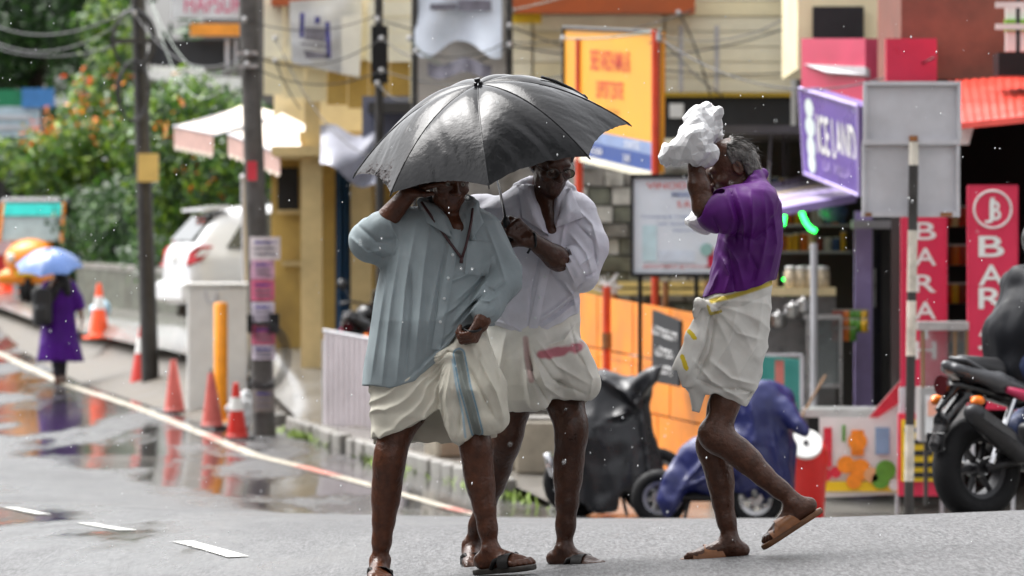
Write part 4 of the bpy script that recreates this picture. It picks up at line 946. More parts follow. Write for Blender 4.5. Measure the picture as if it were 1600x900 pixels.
def utility_pole(x0, D0, xt, yt, r0, r1, m, name, label):
    o = empty(name, on_ground(x0, D0), 0, label, 'pole'); a = on_ground(x0, D0, -.1); t = P(xt, yt, D0)
    MB().tube([a.lerp(t, k) for k in (0, .3, .6, 1)], [r0, r0 + (r1 - r0) * .3, r0 + (r1 - r0) * .6, r1], 12).build('shaft', m, o, smooth=True, auto=60); return o
pa = utility_pole(236, 71, 208, -260, .115, .08, M_pole2, 'iron_pole', 'dark leaning iron pole with cable coils and a cream junction box')
px_box(215, 240, 247, 284, 70.75, .12).build('junction_box', mat('cream_junction_box', srgb(206, 176, 104), .45, .1, 5), pa)
for cx, cy, rx, ry, k in ((207, 62, 30, 44, 5), (208, 142, 22, 46, 5)):
    mb = MB()
    for j in range(k):
        e = RNG.uniform(-3, 3); mb.tube([P(cx + e + (rx + j) * math.cos(t), cy + (ry + e) * math.sin(t), 70.7 + .02 * j) for t in np.linspace(0, 6.283, 30)], .012, 6)
    mb.build('cable_coil', M_cable, pa, smooth=True)
px_box(176, 60, 250, 68, 70.7, .06).build('cross_arm', M_pole2, pa)
pb = utility_pole(414, 58.6, 376, -300, .125, .085, M_pole, 'poster_pole', 'tall concrete utility pole plastered with paper posters')
posters = [((390, 370), (439, 372), (438, 406), (390, 404), 'w'), ((392, 406), (429, 407), (429, 436), (393, 436), 'p'), ((392, 437), (428, 437), (429, 470), (393, 470), 'r'), ((393, 472), (429, 472), (429, 503), (394, 503), 'w2'), ((393, 508), (429, 508), (430, 538), (394, 538), 'r'), ((394, 539), (430, 539), (430, 562), (395, 560), 'w2'), ((396, 606), (429, 610), (428, 644), (398, 642), 'g')]
PC = {'w': srgb(206, 196, 198), 'p': srgb(196, 150, 172), 'r': srgb(196, 92, 122), 'w2': srgb(196, 186, 200), 'g': srgb(120, 112, 108)}
for q in posters:
    m = mat('paper_poster_' + q[4], PC[q[4]], .55, .25, 14, dirt=.3); x0, y0 = q[0]; x1, y1 = q[2]
    def pf(u, v):
        x = x0 + (x1 - x0) * u; b_ = 58.6 - math.sqrt(max(.002, .128 ** 2 - ((u - .5) * .21) ** 2)) - .012; return P(x, y0 + (y1 - y0) * v, b_) + Vector((0, .003 * math.sin(20 * u + 9 * v), 0))
    p_ = MB().grid(pf, 9, 5).build('paper_poster', m, pb, smooth=True)
    for k in range(3):
        yy0 = y0 + (y1 - y0) * (.2 + .25 * k); 
        MB().grid(lambda u, v: pf(.15 + .7 * u, (yy0 - y0 + 3.5 * v) / (y1 - y0)) + Vector((0, -.004, 0)), 5, 2).build('print', M_greyp if k else M_bluep, p_)
mb = MB()
for j in range(4): mb.tube([P(398 + (30 + 4 * j) * math.cos(t) + 14, 560 + (45 + 3 * j) * math.sin(t) - 4, 58.3) for t in np.linspace(-1.9, 2.2, 20)], .008, 5)
mb.build('cable_loop', M_cable, pb, smooth=True); px_box(421, 490, 436, 520, 58.4, .1).build('clamp_box', M_black, pb); px_box(386, 492, 394, 520, 58.4, .1).build('clamp_box', M_black, pb)
px_box(386, 252, 401, 282, 58.35, .05).build('red_plate', mat('red_plate', srgb(206, 56, 70), .4), pb)
for y in (80, 100): px_box(372, y, 402, y + 6, 58.4, .1).build('clamp_band', M_steel, pb)
pc = utility_pole(596, 60.5, 590, -260, .05, .045, M_pole2, 'thin_iron_pole', 'thin dark pole in front of the siding boards')
px_box(580, 40, 606, 130, 60.3, .1).build('meter_box', M_black, pc)
pd = utility_pole(384, 66.5, 380, 280, .03, .03, M_grey, 'grey_pipe_post', 'thin grey pipe post between the white cabinet and the poster-covered pole')
MB().lathe([(.035, 0), (.045, .03), (.02, .06)], 10, Matrix.Translation(P(380, 280, 66.5))).build('cap', M_grey, pd)

# white cabinet, bollard, bag
cab = empty('white_cabinet', on_ground(336, 64.4), 0, 'plain white roadside cabinet behind the orange bollard', 'cabinet')
zc = cab.location.z
a = P(292, 446, 64.4); c = P(388, 446, 64.4); hgt = a.z - zc
MB().box(((a.x + c.x) / 2, 64.7, zc + hgt / 2 - .02), (c.x - a.x, .6, hgt), bev=.02).build('body', M_white, cab)
MB().box(((a.x + c.x) / 2, 64.7, zc + hgt + .01), (c.x - a.x + .06, .66, .04), bev=.01).build('lid', M_white, cab)
MB().box(((a.x + c.x) / 2, 64.39, zc + hgt / 2), (.008, .01, hgt * .9)).build('door_gap', M_grey, cab)
MB().tube([P(330 + 9 * math.cos(t), 452 + 22 * math.sin(t), 64.33) for t in np.linspace(.1, 3.04, 14)], .012, 6).build('cable_handle', M_grey, cab)
bo = empty('bollard', on_ground(345, 61.9), 0, 'orange-yellow tubular bollard in front of the white cabinet', 'bollard')
mo = mat('amber_bollard_paint', srgb(240, 150, 20), .35, .12, 6, dirt=.15); zt = P(345, 473, 61.9).z - bo.location.z
MB().lathe([(.075, 0), (.075, zt - .02), (.06, zt), (0, zt + .004)], 18).build('tube', mo, bo, smooth=True, world=False, auto=40)
MB().box((-.02, 0, .02), (.34, .3, .05), bev=.012).build('foot_plate', mo, bo, world=False)
bgp = on_ground(377, 60.6); o = empty('plastic_bag', bgp, 0, 'crumpled translucent plastic bag beside the poster-covered pole', 'bag')
s_ = SDF((-.25, -.2, -.02), (.25, .2, .5), .02); s_.ell((0, 0, .24), (.15, .12, .13), k=.03); s_.ell((.05, 0, .34), (.08, .07, .07), k=.03); s_.ell((0, 0, .1), (.1, .09, .1), k=.05); s_.displace(lambda p: .03 * ridge(p, np.eye(3) * 9), .06)
s_.build('bag', mat('clear_plastic_film', (.75, .77, .78), .15), o, M=Matrix.Translation(bgp))
tyre_pos = on_ground(392, 62.5)
# concrete blocks on the pavement
for i, (x, D, w2, h2, rz) in enumerate(((806, 49.6, .36, .42, .1), (846, 48.8, .42, .48, -.15), (872, 50.2, .4, .4, .3), (700, 51.5, .34, .22, .4))):
    p = on_ground(x, D); o = empty('concrete_block', p, rz, ('squat grey concrete block standing on the pavement next to a taller one', 'tallest grey concrete block on the pavement before the covered motorbike', 'grey concrete block turned at an angle behind the tallest block', 'low concrete block lying on the pavement')[i], 'concrete block', 'concrete blocks on the pavement')
    MB().box((0, 0, h2 / 2), (w2, .35, h2), bev=.03).build('block', mat('block_concrete', (.27, .235, .18), .5, .3, 5, .4, 20, dirt=.5), o, world=False)
    MB().box((0, 0, h2 + .012), (w2 * .9, .32, .03), bev=.012).build('cap', M_kerb, o, world=False)

# ------------------------------------------------------------------ far left: red board, shed, signboard, rubbish
rb = empty('red_board', on_ground(0, 100), 0, 'red barrier board with white sticker at the road bend', 'board')
px_box(-40, 356, 28, 440, 100, .06).build('panel', mat('red_board_paint', srgb(206, 44, 46), .45), rb); px_box(-20, 370, 18, 398, 99.96, .01).build('sticker', mat('pinkish_sticker', srgb(226, 190, 196), .5), rb); px_box(-38, 440, -32, 480, 100.02, .04).build('leg', M_grey, rb); px_box(20, 440, 26, 480, 100.02, .04).build('leg', M_grey, rb)
shd = empty('dark_shed', on_ground(10, 112), 0, 'dark open shed under the trees behind the auto rickshaw', 'shed')
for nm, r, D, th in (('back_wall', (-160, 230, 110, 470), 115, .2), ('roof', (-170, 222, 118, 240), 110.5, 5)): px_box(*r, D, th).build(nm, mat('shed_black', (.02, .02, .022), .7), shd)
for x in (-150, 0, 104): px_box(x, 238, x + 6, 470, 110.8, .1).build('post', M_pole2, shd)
sgb = empty('far_signboard', on_ground(40, 109), 0, 'far signboard with green and blue top and pale lower half', 'sign')
for nm, r, m in (('green_panel', (-60, 140, 46, 166), mat('green_sign', srgb(20, 120, 80), .5)), ('blue_panel', (34, 138, 84, 168), mat('blue_sign', srgb(60, 120, 180), .5)), ('pale_panel', (-60, 166.5, 62, 214), mat('pale_sign', srgb(170, 190, 200), .5)), ('white_mark', (86, 150, 118, 166), M_white)): px_box(*r, 108 - (nm[0] == 'b') * .1, .1).build(nm, m, sgb)
for y in (180, 196): px_box(-50, y, 50, y + 6, 107.95, .05).build('print', M_grey, sgb)
for x in (-40, 60): MB().tube([P(x, 140, 108.2), on_ground(x, 108.2)], .06, 6).build('post', M_pole2, sgb)
p = on_ground(157, 88); o = empty('rubbish_bag', p, 0, 'small pale blue rubbish bag at the foot of the hedge', 'bag'); s_ = SDF((-.3, -.3, -.05), (.3, .3, .35), .03); s_.ell((0, 0, .08), (.15, .12, .09)); s_.ell((.06, 0, .14), (.06, .05, .07), k=.03); s_.displace(lambda q: .03 * ridge(q, np.eye(3) * 8), .08); s_.build('bag', mat('pale_blue_plastic', srgb(170, 205, 225), .3), o, M=Matrix.Translation(p))
# low wall behind the drive
lw = empty('low_boundary_wall', on_ground(180, 90), 0, 'low dark mossy boundary wall below the hedge', 'wall')
A = on_ground(120, 93); B = on_ground(420, 84)
for i in range(12):
    a = A.lerp(B, i / 12); c = A.lerp(B, (i + 1) / 12); a.z = G(a.x, a.y); c.z = G(c.x, c.y)
    MB().slab([a + UZ * .62, c + UZ * .62, c - UZ * .2, a - UZ * .2], .25).build('wall_section', M_st[1], lw)
    MB().slab([a + UZ * .70 - Vector((0, .03, 0)), c + UZ * .70 - Vector((0, .03, 0)), c + UZ * .62 - Vector((0, .03, 0)), a + UZ * .62 - Vector((0, .03, 0))], .3).build('coping', M_kerb, lw)

# ------------------------------------------------------------------ trees and shrubs
def leaf_mat():
    m = bpy.data.materials.new('leaf'); m.use_nodes = True; n = m.node_tree.nodes; l = m.node_tree.links; b = n['Principled BSDF']
    at = n.new('ShaderNodeAttribute'); at.attribute_name = 'col'; l.new(at.outputs['Color'], b.inputs['Base Color']); b.inputs['Roughness'].default_value = .4
    tr = n.new('ShaderNodeBsdfTranslucent'); l.new(at.outputs['Color'], tr.inputs['Color']); mx = n.new('ShaderNodeMixShader'); mx.inputs[0].default_value = .35
    l.new(b.outputs[0], mx.inputs[1]); l.new(tr.outputs[0], mx.inputs[2]); l.new(mx.outputs[0], n['Material Output'].inputs['Surface']); return m
M_leaf = leaf_mat(); M_bark = mat('wet_bark', (.045, .033, .024), .6, .4, 8, .5, 20)
def foliage(name, parent, clumps, n, size, cols, seed, shell=.55, m=None, up=.4):
    """leaf-sized bent quads filling ellipsoid clumps. clumps: (x,y,D,rx px,rz px,ry m)"""
    r = np.random.default_rng(seed); w_ = np.array([c[3] * c[4] for c in clumps], float); w_ /= w_.sum(); ci = r.choice(len(clumps), n, p=w_); cl = np.array(clumps, float)[ci]
    d = r.normal(size=(n, 3)); d /= np.linalg.norm(d, axis=1)[:, None]; rad = (1 - shell * r.random(n) ** 1.6)[:, None] ; q = d * rad
    s_ = cl[:, 2] / FPX; c = np.stack([(cl[:, 0] - 800) * s_, cl[:, 2], HC + (YH - cl[:, 1]) * s_], 1)
    c += q * np.stack([cl[:, 3] * s_, cl[:, 5], cl[:, 4] * s_], 1); c += .12 * r.normal(size=(n, 3))
    nr = d + np.array([0, -.3, up]) + .7 * r.normal(size=(n, 3)); nr /= np.linalg.norm(nr, axis=1)[:, None]
    t = np.cross(nr, r.normal(size=(n, 3))); t /= np.linalg.norm(t, axis=1)[:, None]; t[:, 2] -= .25; b = np.cross(nr, t)
    L = size * r.uniform(.6, 1.3, n)[:, None]; W = L * .42
    V = np.concatenate([c - t * L * .5, c + b * W * .5 + nr * L * .06, c + t * L * .5, c - b * W * .5 + nr * L * .06], 1).reshape(-1, 3)
    V = V - np.array(parent.location)
    F = np.arange(4 * n).reshape(-1, 4); me = bpy.data.meshes.new(name); me.vertices.add(4 * n); me.vertices.foreach_set('co', V.ravel()); me.loops.add(4 * n); me.loops.foreach_set('vertex_index', F.ravel().astype(np.int32)); me.polygons.add(n); me.polygons.foreach_set('loop_start', np.arange(0, 4 * n, 4, dtype=np.int32)); me.update(calc_edges=True)
    cc = np.array(cols)[r.choice(len(cols), n)] * r.uniform(.65, 1.35, n)[:, None]; C = np.ones((n, 4, 4), np.float32); C[:, :, :3] = cc[:, None, :]
    a = me.color_attributes.new('col', 'FLOAT_COLOR', 'POINT'); a.data.foreach_set('color', C.ravel()); me.materials.append(m or M_leaf); o = bpy.data.objects.new(name, me); COL.objects.link(o); o.parent = parent; return o
def trunk(parent, x, D, top, limbs, r=.12):
    g = on_ground(x, D, -.1); mb = MB(); mb.tube([g, g.lerp(top, .5) + Vector((.1, 0, 0)), top], [r, r * .75, r * .5], 8)
    for e in limbs: mb.tube([g.lerp(top, .7), top.lerp(e, .5) + UZ * .1, e], [r * .5, r * .3, r * .12], 6)
    mb.build('trunk', M_bark, parent, smooth=True)
DG = [(.012, .04, .010), (.018, .055, .012), (.03, .08, .014)]; MG = [(.03, .09, .012), (.055, .14, .012), (.085, .19, .014), (.02, .06, .012)]; BG = [(.16, .27, .012), (.12, .21, .012), (.21, .31, .02), (.05, .11, .012)]
t = empty('dark_tree', on_ground(60, 114), 0, 'tall dark green tree above the far signboard', 'tree')
foliage('crown', t, [(40, 30, 114, 90, 80, 2), (-30, 90, 115, 90, 90, 2.2), (110, 40, 113, 60, 70, 1.6), (30, -70, 114, 120, 80, 2.5), (20, 110, 114, 50, 40, 1.2), (160, -40, 113, 90, 60, 2)], 9000, .24, DG + MG[:1], 21); trunk(t, 60, 114, P(50, 60, 114), [P(0, 20, 114), P(110, 30, 113), P(30, -60, 114)], .2)
t = empty('flowering_tree', on_ground(160, 99), 0, 'bright green flowering tree with orange blossoms behind the iron pole', 'tree')
CL = [(150, 170, 99, 45, 50, 1.0), (195, 110, 99.5, 50, 60, 1.1), (120, 230, 98, 60, 40, 1.1), (190, 230, 98, 55, 50, 1.1), (80, 270, 98.5, 60, 36, 1.0), (240, 150, 100, 40, 60, 1.0), (40, 250, 99, 50, 30, 1.0), (175, 300, 98, 50, 40, .9), (170, 40, 100, 40, 40, 1)]
foliage('crown', t, CL, 11000, .17, BG + MG, 22); foliage('blossom', t, [(x, y, D - .9, 11, 8, .15) for x, y, D in ((175, 172, 99), (150, 196, 98), (190, 186, 98), (128, 158, 98.5), (185, 120, 99), (80, 192, 98), (50, 210, 98.5), (136, 116, 99))], 150, .12, [(.75, .16, .02), (.7, .10, .03), (.8, .25, .02)], 23)
trunk(t, 165, 99, P(165, 200, 99.3), [P(190, 110, 99.5), P(120, 230, 98.5), P(230, 150, 100)], .1)
t = empty('roadside_hedge', on_ground(280, 87), 0, 'tall leafy hedge tree between the iron pole and the poster-covered pole', 'tree')
CL = [(300, 175, 87, 70, 50, .9), (260, 230, 87, 50, 60, .9), (330, 270, 86.5, 60, 60, .9), (250, 310, 87, 50, 50, .9), (380, 240, 87, 60, 90, 1), (300, 330, 88, 80, 40, .9), (215, 200, 88, 40, 60, .8)]
foliage('crown', t, CL, 9000, .15, MG + BG[:2] + DG[:1], 24); foliage('blossom', t, [(x, y, 86, 8, 6, .15) for x, y in ((250, 195), (345, 290), (300, 270), (375, 250), (280, 150))], 60, .11, [(.7, .3, .02), (.75, .16, .02)], 25); trunk(t, 285, 87, P(290, 250, 87.2), [P(330, 200, 87), P(250, 280, 87), P(370, 250, 87)], .1)
t = empty('low_hedge', on_ground(165, 94), 0, 'shaded dark hedge at road level beside the auto rickshaw', 'hedge')
foliage('crown', t, [(130, 360, 95, 50, 60, .8), (180, 380, 93.5, 55, 70, .8), (220, 430, 92, 40, 50, .7), (120, 430, 95, 40, 50, .7), (190, 320, 94, 50, 40, .8), (255, 400, 90, 40, 50, .7)], 7000, .14, DG + MG[:2], 26); trunk(t, 165, 94, P(170, 380, 94), [P(130, 350, 94.5), P(205, 350, 93.5)], .08)
t = empty('far_tree_row', on_ground(200, 128), 0, 'dark mass of far trees filling the gap behind the shops', 'trees'); t['kind'] = 'stuff'
foliage('crown', t, [(x, 200 + 60 * math.sin(x * .03), 128, 110, 170, 3) for x in range(-420, 620, 110) if not 20 < x < 130] + [(75, 330, 128, 100, 120, 3), (-60, 20, 130, 80, 120, 3)], 9000, .42, DG, 27)
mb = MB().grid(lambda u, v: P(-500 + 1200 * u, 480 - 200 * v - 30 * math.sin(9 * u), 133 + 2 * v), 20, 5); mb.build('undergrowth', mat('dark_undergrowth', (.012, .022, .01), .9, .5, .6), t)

# ------------------------------------------------------------------ overhead cables
def cable(a, b_, sag, r, m, label, n=24):
    a = P(*a); b_ = P(*b_); pts = [a.lerp(b_, k / n) - UZ * sag * 4 * (k / n) * (1 - k / n) for k in range(n + 1)]
    o = empty('overhead_cable', a, 0, label, 'cable', 'overhead cables'); MB().tube(pts, r * .62, 6).build('strand', m, o, smooth=True)
    MB().lathe([(.02, -.03), (.028, 0), (.02, .03)], 8, Matrix.Translation(a)).build('end_clamp', M_steel, o)
def near(p):
    x, y, D = p
    for k, n in (((210, 71), 'the iron pole'), ((384, 58.4), 'the poster-covered pole'), ((594, 60.2), 'the thin dark pole'), ((796, 58.5), 'the torn hoarding post'), ((650, 58.5), 'the torn hoarding edge'), ((1034, 51), 'the billboard pole'), ((1240, 60.2), 'the siding building corner'), ((1086, 60.2), 'the terracotta fascia'), ((1460, 46), 'the crimson shop'), ((-60, 91), 'the far trees'), ((440, 62), 'the yellow corner shop'), ((1110, 60.3), 'the black sign band')):
        if abs(x - k[0]) < 34 and abs(D - k[1]) < 2: return n
    return 'the siding boards'
for a, b_, sg_, r in (((210, 20, 70.7), (386, 84, 58.4), .35, .010), ((386, 84, 58.4), (596, 60, 60.2), .2, .012), ((386, 100, 58.4), (596, 110, 60.2), .18, .012), ((382, 30, 58.4), (596, 20, 60.2), .15, .010),
                      ((596, 60, 60.2), (796, 70, 58.5), .25, .012), ((596, 110, 60.2), (1040, 55, 51), .3, .012), ((796, 70, 58.5), (1240, 40, 60.2), .22, .014), ((796, 40, 58.5), (1240, 112, 60.2), .2, .012), ((1030, 55, 51), (1240, 20, 60.2), .15, .012), ((1030, 60, 51), (1460, 90, 46), .35, .012), ((590, 30, 60.2), (1086, 14, 60.2), .3, .012), ((-60, 30, 90), (210, 20, 70.7), .5, .016), ((-60, 10, 90), (210, 10, 70.7), .4, .016), ((-60, 50, 92), (212, 60, 70.7), .3, .014), ((1030, 55, 51), (1130, 150, 60.4), .05, .014), ((1060, 20, 60.3), (1110, 150, 60.3), -.1, .016), ((430, 95, 62), (470, 170, 62), .05, .012), ((590, 130, 60), (650, 150, 58.6), .1, .012), ((650, 80, 58.5), (800, 60, 58.5), .12, .010), ((430, 60, 62), (600, 250, 60), .3, .010)):
    cable(a, b_, sg_, r, M_cable, 'black cable strung from %s to %s' % (near(a), near(b_)))
for a, b_, sg_ in (((232, -10, 70.6), (390, 80, 58.3), .55), ((234, -6, 70.6), (372, 98, 58.3), .75)): cable(a, b_, sg_, .009, M_cablew, 'pale sagging cable between the iron pole and the poster-covered pole')
for a, b_, sg_ in (((880, 60, 52.8), (1034, 46, 51), .03), ((800, 16, 60.2), (960, -30, 60.2), .02), ((640, 60, 58.5), (690, 100, 58.5), .05)): cable(a, b_, sg_, .014, M_cablew, 'pale thin cable crossing in front of the boards')
# ------------------------------------------------------------------ vehicles
M_tyre = mat('tyre_rubber', (.008, .008, .009), .7, .3, 20, .3, 60, spec=.25); M_alloy = mat('alloy', (.42, .42, .43), .3, .1, 8, metal=.8)
def local(parent):
    """matrix of a top-level empty"""
    return Matrix.Translation(parent.location) @ parent.rotation_euler.to_matrix().to_4x4()
def wheel(parent, c, R, wd, tube=.05, spokes=5, name='wheel', rim=None):
    """wheel in the parent's own frame, axle along y"""
    Mw_ = Matrix.Translation(c) @ Matrix.Rotation(math.radians(90), 4, 'X')
    pr = [(R - tube * 1.7, -wd * .5), (R - tube * .8, -wd * .55), (R - .008, -wd * .36), (R, -wd * .1), (R, wd * .1), (R - .008, wd * .36), (R - tube * .8, wd * .55), (R - tube * 1.7, wd * .5)]
    mb = MB(); n = 40; vs = []
    for r_, z in pr:
        for j in range(n): a = 2 * math.pi * j / n; vs.append(Mw_ @ Vector((r_ * math.cos(a), r_ * math.sin(a), z)))
    k = len(pr); mb.add(vs, [(i * n + j, i * n + (j + 1) % n, ((i + 1) % k) * n + (j + 1) % n, ((i + 1) % k) * n + j) for i in range(k) for j in range(n)])
    ty = mb.build(name, M_tyre, parent, smooth=True, world=False)
    mb = MB(); r1 = R - tube * 1.6; pr = [(r1, -wd * .4), (r1 - .02, -wd * .2), (r1 - .02, wd * .2), (r1, wd * .4), (r1 - .035, wd * .3), (r1 - .035, -wd * .3)]; vs = []
    for r_, z in pr:
        for j in range(n): a = 2 * math.pi * j / n; vs.append(Mw_ @ Vector((r_ * math.cos(a), r_ * math.sin(a), z)))
    k = len(pr); mb.add(vs, [(i * n + j, i * n + (j + 1) % n, ((i + 1) % k) * n + (j + 1) % n, ((i + 1) % k) * n + j) for i in range(k) for j in range(n)])
    mb.lathe([(.05, -wd * .45), (.055, 0), (.05, wd * .45)], 14, Mw_)
    for s in range(spokes):
        a = 2 * math.pi * s / spokes; d = Vector((math.cos(a), math.sin(a), 0)); e = Vector((math.cos(a + .15), math.sin(a + .15), 0)); mb.tube([Mw_ @ (d * .04), Mw_ @ (e * (r1 - .02))], [.022, .016], 6)
    mb.build('rim', rim or M_alloy, ty, smooth=True, world=False, auto=40); return ty

# ---- white hatchback on the drive
cp = on_ground(270, 72.6); car = empty('parked_car', cp, math.radians(17), 'white hatchback parked on the drive behind the white cabinet', 'car')
M_carw = mat('white_car_paint', (.74, .75, .76), .16, .03, 2, coat=.6, spec=.5); M_carg = mat('car_glass', (.018, .024, .026), .04, .1, 3, spec=.8)
xs = [0, .04, .10, .22, .40, .60, 1.0, 1.5, 2.0, 2.4, 2.75, 2.95, 3.3, 3.6, 3.76, 3.82]
zt = [.62, .92, 1.00, 1.16, 1.38, 1.47, 1.52, 1.53, 1.50, 1.40, 1.16, 1.03, .97, .88, .76, .6]
hw = [.60, .74, .79, .82, .83, .84, .84, .84, .84, .84, .84, .83, .82, .78, .68, .55]
def carS(i, a):
    z = zt[i]; w_ = hw[i]; belt = .94; zb = .26
    if z > 1.06: wr = w_ - .22 * min(1, (z - 1.0) / .5); ring = [(0, zb), (w_ * .92, zb), (w_, zb + .2), (w_ + .01, .62), (w_ - .01, .86), (w_ - .05, belt), (wr, z - .09), (wr - .09, z - .015), (wr * .5, z + .012), (0, z + .018)]
    else: ring = [(0, zb), (w_ * .9, zb), (w_, zb + .14), (w_ + .01, zb + (z - zb) * .5), (w_, zb + (z - zb) * .7), (w_ - .03, z - .08), (w_ - .09, z - .03), (w_ - .2, z), (w_ * .4, z + .012), (0, z + .015)]
    k = a; sg_ = 1 if k < 10 else -1; k = k if k < 10 else 19 - k; y, z2 = ring[k]; return Vector((xs[i], sg_ * y, z2))
mb = MB(); nr = 20; vs = [carS(i, a) for i in range(len(xs)) for a in range(nr)]
mb.add(vs, [(i * nr + a, i * nr + (a + 1) % nr, (i + 1) * nr + (a + 1) % nr, (i + 1) * nr + a) for i in range(len(xs) - 1) for a in range(nr)] + [tuple(range(nr)), tuple(range((len(xs) - 1) * nr, len(xs) * nr))])
ob = mb.build('body', M_carw, car, smooth=True, world=False, auto=50); sub = ob.modifiers.new('s', 'SUBSURF'); sub.levels = 1; sub.render_levels = 2
def panel(name, pts, m, th=.012, n=None, parent=car):
    pts = [Vector(p) for p in pts]; nrm = n or (pts[1] - pts[0]).cross(pts[-1] - pts[0]).normalized(); k = len(pts); vs = [p + nrm * th for p in pts] + [p - nrm * th for p in pts]
    return MB().add(vs, [tuple(range(k)), tuple(range(k, 2 * k))[::-1]] + [(i, (i + 1) % k, (i + 1) % k + k, i + k) for i in range(k)]).build(name, m, parent, world=False)
for s in (-1, 1):
    panel('side_window', [(.50, s * .815, .98), (1.42, s * .82, .97), (1.40, s * .66, 1.42), (.80, s * .665, 1.40)], M_carg, .014); panel('side_window', [(1.52, s * .82, .97), (2.62, s * .82, .97), (2.15, s * .66, 1.40), (1.50, s * .66, 1.42)], M_carg, .014)
    panel('tail_light', [(.03, s * .62, .74), (.02, s * .74, .76), (.16, s * .83, .82), (.30, s * .85, 1.0), (.14, s * .80, 1.0), (.06, s * .70, .92)], mat('red_tail_lens', srgb(180, 30, 40), .12, .1, 5), .018)
    panel('reflector', [(.10, s * .785, .86), (.20, s * .84, .88), (.30, s * .855, .97), (.16, s * .815, .96)], M_white, .022)
    panel('mirror', [(2.5, s * .86, .95), (2.6, s * 1.0, .96), (2.6, s * 1.0, 1.08), (2.5, s * .86, 1.08)], M_carw, .05)
    MB().box((1.42, s * .85, .85), (.18, .03, .03), bev=.008).build('door_handle', M_carw, car, world=False); MB().box((1.46, s * .845, .62), (.008, .02, .7)).build('door_seam', M_dark, car, world=False)
    for x in (.72, 3.1): 
        wheel(car, (x, s * .76, .29), .29, .18, .07, 8)
        MB().lathe([(.36, -.02), (.33, .03)], 24, Matrix.Translation((x, s * .80, .30)) @ Matrix.Rotation(math.radians(90), 4, 'X')).build('wheel_arch', M_dark, car, world=False)
panel('rear_window', [(.13, -.58, 1.06), (.13, .58, 1.06), (.41, .52, 1.37), (.41, -.52, 1.37)], M_carg, .03)
panel('spoiler', [(.26, -.60, 1.46), (.26, .60, 1.46), (.60, .62, 1.50), (.60, -.62, 1.50)], M_carw, .02); panel('windscreen', [(2.88, -.62, 1.08), (2.88, .62, 1.08), (2.36, .56, 1.42), (2.36, -.56, 1.42)], M_carg, .03)
MB().box((.0, 0, .42), (.12, 1.45, .26), bev=.04).build('rear_bumper', M_carw, car, world=False); MB().box((.0, 0, .86), (.02, .34, .1)).build('number_plate', M_yellow if False else M_white, car, world=False)
MB().tube([(.12, 0, 1.05), (.2, .32, 1.1)], .012, 6).build('wiper', M_black, car, world=False)

# ---- auto rickshaw
ap = on_ground(70, 95.5); ar = empty('auto_rickshaw', ap, math.radians(-100), 'yellow and black auto rickshaw with turquoise sun strip on its windscreen', 'auto rickshaw')
M_auto = mat('auto_yellow', srgb(236, 140, 36), .3, .08, 4); M_autob = mat('auto_black', (.02, .02, .025), .4, .2, 5)
s_ = SDF((-1.5, -.85, .0), (1.5, .85, 1.9), .04); s_.box((-.35, 0, .66), (.95, .62, .36), .12); s_.ell((.85, 0, .72), (.42, .46, .34), k=.12); s_.box((.5, 0, .4), (.6, .55, .1), .05); s_.box((.3, 0, .9), (.5, .8, .35), .05, op='sub'); s_.build('body', M_auto, ar, M=local(ar), smooth=2)
s_ = SDF((-1.6, -.9, .9), (1.3, .9, 2.0), .04); s_.box((-.35, 0, 1.45), (1.05, .66, .30), .14); s_.box((-.2, 0, 1.3), (.7, .56, .32), .05, op='sub'); s_.box((.1, 0, 1.2), (.55, .9, .34), .05, op='sub'); s_.box((.7, 0, 1.25), (.3, .55, .32), .05, op='sub'); s_.build('canopy', M_autob, ar, M=local(ar), smooth=2)
panel('windscreen', [(.92, -.52, 1.02), (.92, .52, 1.02), (.72, .50, 1.62), (.72, -.50, 1.62)], mat('pale_glass', (.30, .36, .36), .08), .012, parent=ar)
panel('sun_strip', [(.80, -.50, 1.44), (.80, .50, 1.44), (.735, .49, 1.64), (.735, -.49, 1.64)], mat('turquoise_film', srgb(40, 200, 190), .2), .02, parent=ar)
for s in (-1, 1): MB().tube([(.95, s * .54, 1.0), (.72, s * .52, 1.66)], .03, 6).build('pillar', M_auto, ar, world=False); wheel(ar, (-.75, s * .55, .22), .22, .1, .05, 6); MB().box((.95, s * .62, 1.08), (.06, .12, .16), bev=.02).build('mirror', M_autob, ar, world=False); MB().lathe([(.06, 0), (.075, .03), (.05, .06)], 14, Matrix.Translation((1.18, s * .26, .74)) @ Matrix.Rotation(math.radians(90), 4, 'Y')).build('headlight', M_white, ar, world=False)
wheel(ar, (1.0, 0, .22), .22, .1, .05, 6); MB().box((-.4, 0, .72), (.4, 1.0, .14), bev=.04).build('seat', M_black, ar, world=False)
MB().box((1.14, 0, .5), (.03, .4, .12), bev=.01).build('number_plate', M_yellow, ar, world=False); MB().tube([(1.0, 0, .24), (1.02, .0, .6)], .05, 8).build('fork', M_autob, ar, world=False)

